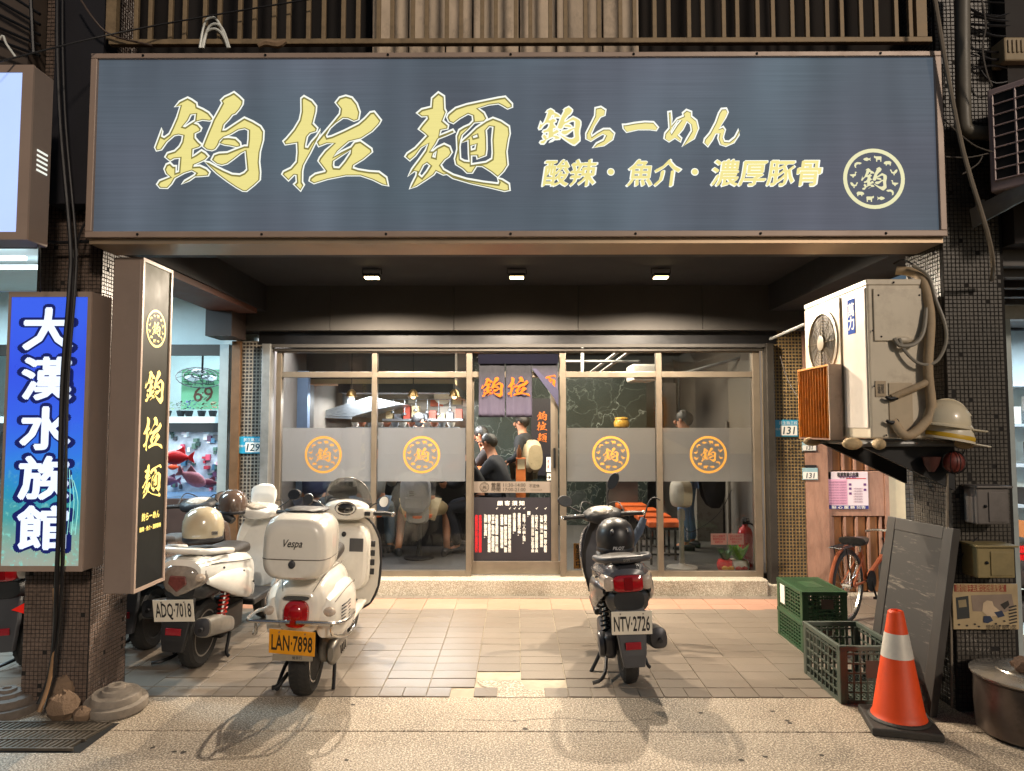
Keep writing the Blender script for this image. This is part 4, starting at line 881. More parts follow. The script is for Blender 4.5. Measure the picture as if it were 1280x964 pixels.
area(rn, (5.2, 5.9, 2.5), 1.2, .8, 60, (.78, .9, 1))
# wooden door 131 and its neighbours at the right of the front
dw_ = thing('wooden_door', (3.4, 7.05, 0), 'pinkish weathered wooden door with vertical slats behind the bicycle', 'door')
PINKW = M('pink_wood', 'a07a66', .7, var=.22, scale=6, bump=.2, dirt=.4, dc='5a3428', dscale=5, stretch=(3, 3, .7)); BRW = M('brown_wood', '8a5c34', .7, var=.25, scale=8, stretch=(4, 4, .5)); GRW = M('grey_slat', '4e4250', .7, var=.2)
def X7(p): return U(p, 600, 7.05).x
def Z7(p): return U(1050, p, 7.05).z
bx('jamb_board', (2.885, 7.0, 0), (X7(1033), 7.2, 2.6), PINKW, dw_, bevel=.005)
bx('stile', (X7(1033.5), 7.02, 0), (X7(1037), 7.1, 2.6), PINKW, dw_); bx('stile', (X7(1104), 7.02, 0), (X7(1109), 7.1, 2.6), PINKW, dw_)
bx('panel', (X7(1037), 7.03, Z7(645)), (X7(1104), 7.09, Z7(589)), PINKW, dw_, bevel=.005); bx('backing', (X7(1037), 7.1, 0), (X7(1104), 7.15, 2.6), GRW, dw_)
for k in range(9):
    for z0, z1 in ((.0, Z7(646)), (Z7(588), 2.6)):
        x0 = X7(1037) + k * .0595
        if k % 2 == 0: bx('slat', (x0 + .004, 7.035, z0), (x0 + .026, 7.1, z1), PINKW, dw_)
        else: bx('slat', (x0 - .02, 7.06, z0), (x0 + .05, 7.1, z1), BRW, dw_)
bx('mail_slot', (X7(1004), 6.99, Z7(584)), (X7(1018), 6.999, Z7(581)), BLKP, dw_); bx('knob', (X7(1098), 6.99, Z7(674)), (X7(1101), 7.02, Z7(671)), DARKM, dw_)
plate(1002.5, 553, 1020, 564, 6.995, '', '131', 'small upper pale tag reading 131 above the mail slot', True)
plate(1003, 585, 1022, 600, 6.995, '', '131', 'small lower pale tag reading 131 under the mail slot', True)
a, b = U(1034.5, 637, 7.0), U(1086, 590, 7.0)
po = thing('notice_poster', ((a.x + b.x) / 2, 7.0, a.z), 'pink and white notice poster with a navy footer on the wooden door', 'poster')
bx('sheet', (a.x, 7.02, a.z), (b.x, 7.026, b.z), M('poster_white', 'e4d6dc', .5, var=.03), po, bevel=.004)
h_, w_ = b.z - a.z, b.x - a.x
bx('navy_footer', (a.x + .003, 7.018, a.z + .003), (b.x - .003, 7.0195, a.z + h_ * .1), M('navy_print', '26307a', .5), po)
bx('pink_field', (a.x + .02, 7.018, a.z + h_ * .12), (a.x + w_ * .5, 7.0195, a.z + h_ * .8), M('pink_print', 'e0a8c4', .5, var=.05), po)
bx('red_rule', (a.x + w_ * .48, 7.018, a.z + h_ * .81), (b.x - .02, 7.0195, a.z + h_ * .83), REDP, po)
text('租屋售屋公布欄', BLKP, po, (a.x + w_ * .52, 7.0175, a.z + h_ * .92), .05, w=w_ * .5, bold=.03)
text('租 屋 出 售 廣告', M('purple_print', '6a3a7a', .5), po, (a.x + w_ * .52, 7.0175, a.z + h_ * .86), .028, w=w_ * .4, bold=.02)
text('貼 心 服 務 公告', WHITEP, po, (a.x + w_ * .52, 7.017, a.z + h_ * .055), .03, w=w_ * .8, bold=.03)
for k in range(9): text('請勿亂貼廣告單違者依法處理謝謝合作', M('mauve_ink', '8a5a78', .5), po, (a.x + w_ * .27, 7.0175, a.z + h_ * (.16 + k * .07)), .02, w=w_ * .42)
for x, y in ((.57, .66), (.57, .55), (.57, .42), (.92, .66), (.92, .52)): bx('print_block', (a.x + w_ * (x - .03), 7.0178, a.z + h_ * (y - .03)), (a.x + w_ * (x + .03), 7.0193, a.z + h_ * (y + .03)), M('purple_print', '6a3a7a'), po)
for k in range(6): text('小廣告請洽服務台', M('mauve_ink', '8a5a78'), po, (a.x + w_ * .75, 7.0175, a.z + h_ * (.2 + k * .07)), .018, w=w_ * .22)
wl_ = thing('neighbour_wall', (4.2, 7.05, 0), 'cream wall panel beside a dark tiled strip behind the chalkboard', 'wall')
bx('cream_panel', (X7(1110), 7.05, 0), (X7(1131), 7.2, 2.6), CREAM, wl_); bx('tile_backing', (X7(1131), 7.06, 0), (X7(1260), 7.2, 2.6), GROUTD, wl_)
m = MB(); tiles_mesh(m, (X7(1131), 7.06, .2), (1, 0, 0), (0, 0, 1), 16, 40, .045, (0, -1, 0)); m.build('mosaic', MOSG, wl_)['kind'] = 'stuff'
bx('upper_wall', (2.9, 6.9, 2.6), (6, 7.2, 3.1), BLACK, wl_); bx('ceiling', (2.93, 4.56, 3.05), (3.4, 6.9, 3.1), CEILM, wl_)
cable('slack_wire', [U(975, 445, 6.8), U(985, 475, 6.8), U(1000, 500, 6.7), U(1012, 512, 6.6)], .004, M('grey_wire', '575049'), 'slack pale wire in front of the ochre mosaic column', 'wire')
cable('support_strut', [U(963, 424, 6.6), U(1007, 405, 5.2)], .014, GALV, 'thin metal strut from the shop front to the air conditioner', 'strut', k=0)
# ------------------------------------------------------------------ air conditioner on the right pillar
ACW = M('ac_enamel', 'd2c6b0', .38, var=.08, scale=4, dirt=.35, dc='6a5038', dscale=5); ACL = M('ac_pale', 'd8cfc4', .35, var=.06, dirt=.2, dc='8a7a6a')
x0, x1, y0, y1, z0, z1 = 2.03, 2.385, 4.0, 4.86, 1.575, 2.49
ac = thing('air_conditioner', ((x0 + x1) / 2, (y0 + y1) / 2, z0), 'large cream outdoor air conditioner unit on a bracket under the sign with a rusty deflector', 'air conditioner')
bx('casing', (x0, y0, z0), (x1, y1, z1), ACW, ac, bevel=.012, seg=3)
bx('top_cover', (x0 - .006, y0 - .006, z1 - .03), (x1 + .006, y1 + .006, z1 + .006), ACW, ac, bevel=.006)
bx('front_sheet', (x0 - .008, y0 + .015, z0 + .06), (x0 - .001, y0 + .29, z1 - .04), ACL, ac, bevel=.004)
bx('service_cover', (x0 + .03, y0 - .011, z0 + .56), (x1 - .025, y0 - .001, z1 - .05), ACW, ac, bevel=.018, seg=3)
m = MB(); m.ball((x0 + .19, y0 - .012, z0 + .565), (.06, .025, .022), 12, 7); m.build('grip', ACW, ac, smooth=True)
bx('valve_plate', (x0 + .105, y0 - .007, z0 + .03), (x0 + .24, y0 - .001, z0 + .32), M('ac_recess', 'b8a68a', .5), ac, bevel=.004)
bx('rating_label', (x0 + .03, y0 - .006, z0 + .24), (x0 + .09, y0 - .001, z0 + .33), M('silver_label', '9a8a74', .4, .3), ac)
text('型號\n電壓\n電流', BLKP, ac, (x0 + .06, y0 - .0075, z0 + .285), .02, line=.9)
m = MB()
for p_ in ((x0 + .06, z1 - .09), (x1 - .06, z1 - .09), (x0 + .07, z0 + .585), (x1 - .07, z0 + .585), (x0 + .02, z0 + .3), (x0 + .02, z0 + .62), (x0 + .15, z1 - .015), (x0 + .08, z0 + .02), (x0 + .2, z0 + .02)): m.ball((p_[0], y0 - .012, p_[1]), .006, 6, 5)
m.build('screws', DARKM, ac)['kind'] = 'stuff'
# fan opening on the walkway face (-x)
fy, fz_ = y0 + .56, z1 - .3
bx('fan_panel', (x0 - .012, y0 + .32, z0 + .06), (x0 - .001, y1 - .015, z1 - .04), ACW, ac, bevel=.004)
MB().lathe([(.215, 0), (.215, -.008), (.19, -.012), (.19, .0)], (x0 - .012, fy, fz_), 'x', 36).build('fan_ring', ACW, ac, smooth=True)
MB().lathe([(.19, 0), (.19, -.003)], (x0 - .013, fy, fz_), 'x', 32).build('fan_mouth', M('fan_dark', '3a332a', .6), ac)
m = MB()
for k in range(5):
    a_ = k * 2 * math.pi / 5; m.add([(x0 - .02, fy + math.cos(a_ + d) * r_, fz_ + math.sin(a_ + d) * r_) for d, r_ in ((0, .04), (-.25, .18), (.35, .18), (.5, .05))], [(0, 1, 2, 3)])
m.build('fan_blades', M('fan_blade_dark', '5a5040', .5), ac)
m = MB()
for r_ in [.05 + i * .02 for i in range(8)]: m.tube([(x0 - .026, fy + math.cos(i * math.pi / 14) * r_, fz_ + math.sin(i * math.pi / 14) * r_) for i in range(28)], .0022, 4, closed=True)
for k in range(4): a_ = k * math.pi / 4; m.tube([(x0 - .027, fy - math.cos(a_) * .2, fz_ - math.sin(a_) * .2), (x0 - .027, fy + math.cos(a_) * .2, fz_ + math.sin(a_) * .2)], .0025, 4)
m.build('fan_guard', M('guard_wire', '8a7c64', .5, .4), ac); MB().lathe([(.05, 0), (.05, -.012), (.02, -.016)], (x0 - .02, fy, fz_), 'x', 18).build('hub', M('fan_hub', '8a7d66', .5), ac, smooth=True)
def ac_label():
    a = (y0 + .13, y0 + .22, z1 - .29, z1 - .08)
    bx('brand_sticker', (x0 - .0105, a[0], a[2]), (x0 - .0085, a[1], a[3]), M('sticker_blue', '1c4aa8', .8, spec=.1), ac)
    FX = Matrix.Rotation(R(-90), 4, 'Z') @ CAMFACE
    text('萬\n力', WHITEP, ac, (x0 - .0112, (a[0] + a[1]) / 2, (a[2] + a[3]) / 2), .085, face=FX, bold=.03, line=.95)
ac_label()
df = [(x0 - .095, 4.31, 1.555), (x0 - .01, 4.78, 2.03)]
bx('deflector_side', (df[0][0], 4.31, 1.56), (x0 - .0125, 4.318, 2.03), M('rust_streaked_white', 'c0aa98', .5, var=.1, dirt=.6, dc='7a4420', dscale=5), ac); bx('deflector_side', (df[0][0], 4.772, 1.56), (x0 - .0125, 4.78, 2.03), RUSTF, ac)
bx('deflector_top', (df[0][0], 4.318, 2.02), (x0 - .0125, 4.772, 2.03), RUSTF, ac); bx('deflector_base', (df[0][0], 4.318, 1.56), (x0 - .0125, 4.772, 1.57), RUST, ac); bx('deflector_back', (x0 - .022, 4.319, 1.571), (x0 - .014, 4.771, 2.019), M('rust_dark', '4a2408', .8), ac)
for k in range(11):
    y = 4.335 + k * .041
    MB().add([(df[0][0], y, 1.571), (df[0][0] + .055, y + .02, 1.571), (df[0][0] + .055, y + .023, 1.571), (df[0][0], y + .003, 1.571)] + [(df[0][0], y, 2.019), (df[0][0] + .055, y + .02, 2.019), (df[0][0] + .055, y + .023, 2.019), (df[0][0], y + .003, 2.019)],
             [(0, 1, 2, 3), (7, 6, 5, 4), (0, 4, 5, 1), (1, 5, 6, 2), (2, 6, 7, 3), (3, 7, 4, 0)]).build('deflector_fin', RUSTF, ac)
INS = M('pipe_insulation', 'b09a7c', .7, var=.15, scale=8, bump=.3, bscale=40, dirt=.3)
ya = y0 - .03
m = MB(); m.tube([U(1120, 338, 4.1), U(1145, 342, 4.05), U(1157, 360, 3.99), U(1163, 400, 3.97), U(1160, 460, 3.96), U(1164, 510, 3.96), U(1155, 530, 3.95), U(1133, 545, 3.95), (x0 + .12, y0 - .01, z0 + .1)], .026, 12, k=6)
m.build('lagged_pipe', INS, ac, smooth=True)
MB().tube([U(1158, 478, 3.96), U(1148, 483, 3.95), (x0 + .12, y0 - .012, z0 + .235)], .02, 10, k=4).build('lagged_pipe', INS, ac, smooth=True)
for zz in (.1, .235): MB().tube([(x0 + .14, y0 - .018, z0 + zz), (x0 + .10, y0 - .03, z0 + zz - .01), (x0 + .075, y0 - .028, z0 + zz + .004)], [.016, .012, .008], 8, k=2).build('valve', DARKM, ac, smooth=True)
GRC = M('grey_cable', '8a8478', .5)
MB().tube([U(1124, 423, 3.97), U(1132, 440, 3.96), U(1150, 455, 3.95), U(1170, 452, 3.94), U(1182, 430, 3.93), U(1181, 405, 3.93), U(1170, 375, 3.95), U(1160, 345, 3.98), U(1140, 332, 4.02)], .0095, 8, k=6).build('power_cable', GRC, ac, smooth=True)
MB().tube([U(1118, 423, 3.975), U(1125, 432, 3.96), U(1143, 430, 3.955), U(1154, 415, 3.96), U(1158, 385, 3.97)], .012, 8, k=5).build('power_cable', GRC, ac, smooth=True)
MB().tube([U(1117, 330, 4.2), U(1130, 325, 4.15), U(1146, 335, 4.05)], .006, 6, k=4).build('power_cable', BLKC, ac)
# bracket
br = thing('bracket', (2.3, 4.4, 1.5), 'black wall bracket with pale foam wrapped arms carrying the large air conditioner', 'bracket')
FOAM = M('foam_sleeve', 'b8a07a', .8, var=.2, scale=14, bump=.4)
for y in (4.06, 4.62): MB().tube([(1.93, y, 1.545), (2.56, y, 1.545)], .018, 8).build('arm', GALV, br)
MB().tube([(2.06, 3.98, 1.548), (2.06, 4.86, 1.548)], .017, 8).build('arm', GALV, br)
for x_, y_, rr in ((1.95, 4.06, .036), (2.56, 4.0, .03), (1.955, 4.62, .03)): MB().ball((x_, y_, 1.545), (.06, rr, rr), 12, 8).build('foam_cap', FOAM, br, smooth=True)
MB().ball((2.065, 3.985, 1.545), (.033, .05, .033), 12, 8).build('foam_cap', FOAM, br, smooth=True)
for y in (4.1, 4.6): MB().prism([(2.02, 1.53), (2.56, 1.53), (2.56, 1.27)], y, y + .035).build('gusset', BLACK, br)
# helmets and gas mask like filter hanging on the bracket end
HW = M('helmet_cream', 'd8cbae', .32, coat=.3, var=.06, dirt=.2)
def hard_hat(loc, rz, tilt, label, m_):
    t = thing('hard_hat', loc, label, 'helmet', None, (R(tilt), 0, rz)); q = MB()
    q.lathe([(.128, 0), (.13, .03), (.12, .075), (.095, .115), (.055, .14), (.012, .148)], n=28); q.build('shell', m_, t, world=False, smooth=True)
    q = MB(); q.lathe([(.122, -.004), (.138, -.008), (.138, .002), (.124, .012)], n=28, cap=False); q.build('brim', m_, t, world=False, smooth=True)
    q = MB(); q.box((-.075, -.2, -.012), (.075, -.12, -.002)); q.build('peak', m_, t, world=False, bevel=.03)
    q = MB()
    for s in (-.025, 0, .025): q.tube([(s, .105, .09), (s * .8, .02, .147), (s * .8, -.06, .134), (s, -.118, .07)], .007, 6, k=4)
    q.build('ridges', m_, t, world=False, smooth=True); return t
h1 = hard_hat(U(1180, 532, 4.0), R(75), 8, 'upper cream hard hat resting on the other beside the air conditioner', HW)
h2 = hard_hat(U(1184, 549, 4.01), R(80), 10, 'lower cream hard hat with a yellow band beneath the other one', M('helmet_white', 'd8cfba', .35, var=.06, dirt=.3))
q = MB(); q.lathe([(.134, .006), (.136, .02), (.132, .03)], n=28, cap=False); q.build('yellow_band', M('band_yellow', 'c8a020', .5), h2, world=False, smooth=True)
text('安全第一', BLKP, h2, (.0, -.14, .016), .022, world=False)
fl = thing('red_lantern', U(1192, 578, 4.02), 'dusty red round lamp in a wire cage under the hard hats', 'lamp')
m = MB(); m.ball((0, 0, 0), (.06, .05, .06), 16, 10); m.build('shade', M('dusty_red', '6a2a22', .5, var=.25, dirt=.4), fl, world=False, smooth=True)
m = MB()
for k in range(4): a_ = k * math.pi / 4; m.tube([(math.cos(a_) * .066 * math.cos(t * math.pi / 8), math.sin(a_) * .066 * math.cos(t * math.pi / 8), .066 * math.sin(t * math.pi / 8)) for t in range(-4, 5)], .0025, 5); m.tube([(-math.cos(a_) * .066 * math.cos(t * math.pi / 8), -math.sin(a_) * .066 * math.cos(t * math.pi / 8), .066 * math.sin(t * math.pi / 8)) for t in range(-4, 5)], .0025, 5)
m.tube([(.05, 0, .03), (.07, 0, .09), (.06, 0, .15)], .003, 5, k=3); m.build('wire_cage', DARKM, fl, world=False)
m = MB(); m.lathe([(.05, 0), (.035, -.05), (.015, -.085)], n=14, c=(-.115, .02, .03)); m.build('funnel', M('dusty_maroon', '4a2620', .6, dirt=.4), fl, world=False, smooth=True)
# upper right air conditioner and bracket
x0, x1, y0, y1, z0, z1 = 2.62, 3.05, 3.55, 3.98, 2.86, 3.55
def quad(a, b, c, d, e, name, m_, p): return MB().add([*a, *b], [(0, 1, 2, 3)]).build(name, m_, p)
u = thing('air_conditioner', (2.9, 3.7, 2.86), 'pale grid fronted outdoor air conditioner unit high at the right edge', 'air conditioner')
A0, A1 = U(1233, 113, 3.9), U(1233, 241, 3.9)
yb = 3.9; Xn = A0.x; dx, dy = .35, -.46         # the grille runs toward the street and right
B = lambda t, z, o=0.: Vector((Xn + dx * t - o * .79, yb + dy * t - o * .6, z))
zl, zh = A1.z, A0.z
m = MB(); c8 = [B(0, zl), B(1, zl), B(1, zl) + Vector((.6, .45, 0)), B(0, zl) + Vector((.6, .45, 0))]; m.add(c8 + [q + Vector((0, 0, zh - zl)) for q in c8], [(3, 2, 1, 0), (4, 5, 6, 7), (0, 1, 5, 4), (1, 2, 6, 5), (2, 3, 7, 6), (3, 0, 4, 7)])
m.build('casing', M('ac_pinkish', 'b8a2a0', .45, var=.1, dirt=.2), u, bevel=.01)
m = MB(); q = [B(.05, zl + .06, .004), B(.80, zl + .06, .004), B(.80, zh - .04, .004), B(.05, zh - .04, .004)]; m.add(q, [(0, 1, 2, 3)]); m.build('grille_void', M('void', '0c0a0c', .7), u)
for k in range(5): t = .05 + k * .1875; MB().tube([B(t, zl + .06, .008), B(t, zh - .04, .008)], .006, 5).build('grille_bar', M('ac_pinkish', 'b8a2a0'), u)
for k in range(9): z = zl + .06 + k * (zh - zl - .1) / 8; MB().tube([B(.05, z, .009), B(.80, z, .009)], .005, 5).build('grille_bar', M('ac_pinkish', 'b8a2a0'), u)
b2 = thing('bracket', U(1235, 275, 3.9), 'galvanised steel bracket under the high right air conditioner', 'bracket')
a, b, c = U(1212, 262, 4.05), U(1216, 284, 4.05), U(1300, 225, 3.7); m = MB(); m.add([a, b, c + Vector((0, 0, -.06)), c + Vector((0, 0, .04))] + [q + Vector((.02, .03, 0)) for q in (a, b, c + Vector((0, 0, -.06)), c + Vector((0, 0, .04)))], [(0, 1, 2, 3), (7, 6, 5, 4), (0, 4, 5, 1), (1, 5, 6, 2), (2, 6, 7, 3), (3, 7, 4, 0)])
m.build('arm', GALV, b2); bx('clip', tuple(U(1222, 258, 4.0)), tuple(U(1228, 251, 4.02)), GALV, b2)
jb = thing('louvred_box', U(1275, 60, 4.0), 'small ribbed cream box at the upper right corner above the high air conditioner', 'box')
a, b = U(1256, 76, 4.0), U(1300, 46, 4.0); bx('body', (a.x, 4.0, a.z), (b.x, 4.12, b.z), M('old_cream', '9c8a6a', .6, dirt=.3), jb, bevel=.01)
for k in range(8): x = a.x + .02 + k * .026; bx('rib', (x, 3.992, a.z + .05), (x + .012, 4.0, b.z - .02), M('old_cream', '9c8a6a'), jb)
ub = thing('upper_facade', (3.3, 4.3, 3.0), 'dark cluttered upper wall with tangled wires at the upper right', 'wall')
bx('wall', (2.93, 4.21, 3.0), (6, 4.4, 4.8), M('sooty_wall', '241f1c', .8, var=.4, scale=5, bump=.4), ub)
m = MB(); tiles_mesh(m, (2.95, 4.21, 3.3), (1, 0, 0), (0, 0, 1), 12, 32, .03, (0, -1, 0)); m.build('mosaic', MOSB, ub)['kind'] = 'stuff'
random.seed(31); m = MB()
for k in range(14):
    y_ = random.uniform(0, 90); m.tube([U(1215 + random.uniform(-10, 10), y_, 4.08), U(1245, y_ + random.uniform(-8, 18), 4.05), U(1290, y_ + random.uniform(-10, 10), 4.08)], random.uniform(.004, .009), 5, k=5)
m.build('wires', BLKC, ub)['kind'] = 'stuff'

# ------------------------------------------------------------------ boxes and picture on the right pillar
YP = 4.13
def wall_box(px0, py0, px1, py1, dep, mat, label, slant=.03):
    a, b = U(px0, py1, YP - dep), U(px1, py0, YP - dep)
    t = thing('meter_box', ((a.x + b.x) / 2, YP, a.z), label, 'meter box'); w_ = b.x - a.x
    bx('case', (a.x, YP - dep, a.z), (b.x, YP, b.z), mat, t, bevel=.008)
    bx('lid', (a.x + w_ * .35, YP - dep - .006, a.z + .015), (b.x - .015, YP - dep - .0005, b.z - .025), mat, t, bevel=.004)
    bx('top_flange', (a.x - .01, YP - dep - .02, b.z), (b.x + .012, YP, b.z + .012), mat, t, bevel=.003)
    MB().ball((a.x + w_ * .25, YP - dep - .004, (a.z + b.z) / 2), .01, 8, 5).build('latch', DARKM, t); return t
wall_box(1222, 610, 1261, 656, .12, M('grey_case', '6a6460', .55, .3, var=.15, dirt=.4), 'grey metal meter box on the right pillar, upper of two')
wall_box(1222, 684, 1268, 723, .14, M('beige_case', '8a7a50', .55, var=.12, dirt=.35), 'beige meter box on the right pillar below the grey one')
cable('wire', [U(1222, 672, 4.1), U(1205, 690, 4.11), U(1200, 710, 4.11), U(1210, 728, 4.12)], .004, BLKC, 'black wire loop on the pillar beside the beige meter box', 'wire')
cable('conduit_pole', [U(1184, 592, 4.1), U(1184, 660, 4.1), U(1187, 720, 4.12), U(1189, 800, 4.1), U(1190, 885, 4.1)], .007, M('pale_conduit', '7d7263'), 'thin grey vertical conduit down the left edge of the right pillar', 'conduit')
a, b = U(1192, 787, 4.09), U(1272, 730, 4.09)
pb = thing('cartoon_board', ((a.x + b.x) / 2, 4.1, a.z), 'weathered printed comic board with a faded red title strip on the right pillar', 'board')
bx('panel', (a.x, 4.09, a.z), (b.x, 4.102, b.z), M('aged_print', 'b09a74', .6, var=.18, scale=8, dirt=.3), pb, bevel=.003); w_, h_ = b.x - a.x, b.z - a.z
bx('title_strip', (a.x + .012, 4.087, b.z - h_ * .17), (a.x + w_ * .82, 4.0893, b.z - .004), M('faded_red', '8a3a24', .6, var=.3, scale=20), pb)
text('請勿隨手丟棄垃圾維護整潔', M('aged_print2', 'c0a878', .6), pb, (a.x + w_ * .42, 4.0862, b.z - h_ * .085), .045, w=w_ * .72)
PK = lambda c: M('ink_' + c, c, .6, var=.2)
def pr(polys, c, dy): outline([[(x, y) for x, y in p] for p in polys], PK(c), pb, (a.x, 4.0885 - dy, b.z), h_, (0, 0), name='printed_figure', kx=w_)
pr([P('.05,.3 .24,.26 .25,.75 .06,.78')], '2a2c2a', 0); pr([P('.08,.36 .2,.34 .21,.5 .09,.52')], '8a7a5a', .001); pr([P('.28,.25 .9,.22 .93,.5 .8,.62 .3,.6')], '8a7868', -.0002)
pr([P('.46,.42 .52,.36 .6,.38 .62,.48 .72,.6 .7,.72 .6,.7 .55,.76 .5,.68 .44,.6')], 'c8b090', .0012); pr([P('.46,.7 .56,.7 .6,.8 .52,.86 .45,.84'), P('.62,.62 .74,.58 .78,.7 .68,.74')], '24304a', .0016); pr([P('.72,.45 .84,.36 .86,.46 .78,.56')], '2a241e', .0014)
pr([[(x + dx, y) for x, y in P('.0,.0 .02,.0 .02,.02 .0,.02')] and [(x0_ , y0_ ), (x0_ + .03, y0_ - .012), (x0_ + .045, y0_ + .02), (x0_ + .015, y0_ + .035)] for dx in (0,) for x0_, y0_ in ((.06, .88), (.18, .9), (.3, .87), (.36, .92), (.62, .86), (.68, .9), (.75, .8), (.8, .9))], '2a241e', .0012)
pr([[(.84, .5 + k * .07), (.96, .46 + k * .07), (.97, .49 + k * .07), (.85, .53 + k * .07)] for k in range(6)], '1c1a18', .0012)
text('環保局 關心您', PK('3a3024'), pb, (a.x + w_ * .72, 4.0868, a.z + h_ * .06), .028)

# ------------------------------------------------------------------ chalkboard
CB = M('board_frame', '3b3733', .5, var=.12, scale=6, dirt=.25, dc='22201e')
def cbmat():
    m = M('chalk_face', '35322f', .7, var=.12, scale=3); n = m.node_tree.nodes; L = m.node_tree.links.new; b = n['Principled BSDF']; src = b.inputs['Base Color'].links[0].from_socket
    tc = n.new('ShaderNodeTexCoord'); mp = n.new('ShaderNodeMapping'); mp.inputs['Scale'].default_value = (3, 2, 14); L(tc.outputs['Object'], mp.inputs[0])
    t = n.new('ShaderNodeTexNoise'); t.inputs['Scale'].default_value = 2.2; t.inputs['Detail'].default_value = 9; t.inputs['Roughness'].default_value = .75; L(mp.outputs[0], t.inputs['Vector'])
    r = n.new('ShaderNodeMapRange'); r.inputs[1].default_value = .56; r.inputs[2].default_value = .74; r.inputs[4].default_value = .7; L(t.outputs['Fac'], r.inputs[0])
    x = n.new('ShaderNodeMix'); x.data_type = 'RGBA'; L(r.outputs[0], x.inputs[0]); L(src, x.inputs[6]); x.inputs[7].default_value = lin('a89c8c'); L(x.outputs[2], b.inputs['Base Color']); return m
tb, tf = U(1195, 661, 4.05), U(1112, 637, 4.6); nb, nf = G(1149, 886), None
bb = Vector((nb.x, 4.05, 0)); axis = (tf - tb); axis.z = 0; L_ = axis.length; ex = axis.normalized(); up = (tb - bb); Hh = up.length; ez = up.normalized(); en = ex.cross(ez).normalized()
if en.x > 0: en = -en
Tb = Matrix((( ex.x, en.x, ez.x, bb.x), (ex.y, en.y, ez.y, bb.y), (ex.z, en.z, ez.z, bb.z), (0, 0, 0, 1)))
ck = thing('chalkboard', tuple(bb + ex * L_ / 2), 'black framed chalkboard with faint chalk smears leaning on the right pillar', 'chalkboard')
fw = .075
def tb_(name, lo, hi, m_): return MB().box(lo, hi, Tb).build(name, m_, ck, bevel=.003)
tb_('face', (fw, .004, fw), (L_ - fw, .012, Hh - fw), cbmat()); tb_('back', (.004, -.03, .004), (L_ - .004, .003, Hh - .004), CB)
for lo, hi in (((0, -.032, 0), (fw, .016, Hh)), ((L_ - fw, -.032, 0), (L_, .016, Hh)), ((fw + .001, -.031, 0), (L_ - fw - .001, .0155, fw)), ((fw + .001, -.031, Hh - fw), (L_ - fw - .001, .0155, Hh))): tb_('frame_bar', lo, hi, CB)

# ------------------------------------------------------------------ traffic cone
c = G(1124, 908); cn = thing('traffic_cone', (c.x, c.y, 0), 'orange traffic cone with a torn silver band standing on the pavement', 'traffic cone', None, (0, 0, R(-14)))
cn.scale = (.93, .93, .96)
ORG = M('cone_orange', 'd2440e', .5, var=.1, scale=8, dirt=.4, dc='6a2410')
m = MB(); m.box((-.185, -.185, 0), (.185, .185, .045)); m.lathe([(.172, .045), (.16, .06), (.148, .062)], n=28); m.build('base', M('cone_rubber', '26231f', .7, bump=.3, dirt=.3, dc='5a5044'), cn, world=False, bevel=.018, seg=3)
rr = lambda z: .145 + (.042 - .145) * (z - .055) / .595
MB().lathe([(.158, .055), (.15, .062), (rr(.09), .09), (rr(.645), .645), (.03, .655), (.028, .64)], n=36).build('cone', ORG, cn, world=False, smooth=True)
MB().lathe([(rr(.395) + .002, .395), (rr(.53) + .002, .53)], n=36, cap=False).build('reflective_band', M('silver_band', 'c9c3b8', .4, .2, var=.12, dirt=.25, dc='7a7064'), cn, world=False, smooth=True)
MB().lathe([(.0385, .652), (.042, .645), (.03, .6)], n=24, cap=False).build('rim', ORG, cn, world=False, smooth=True)

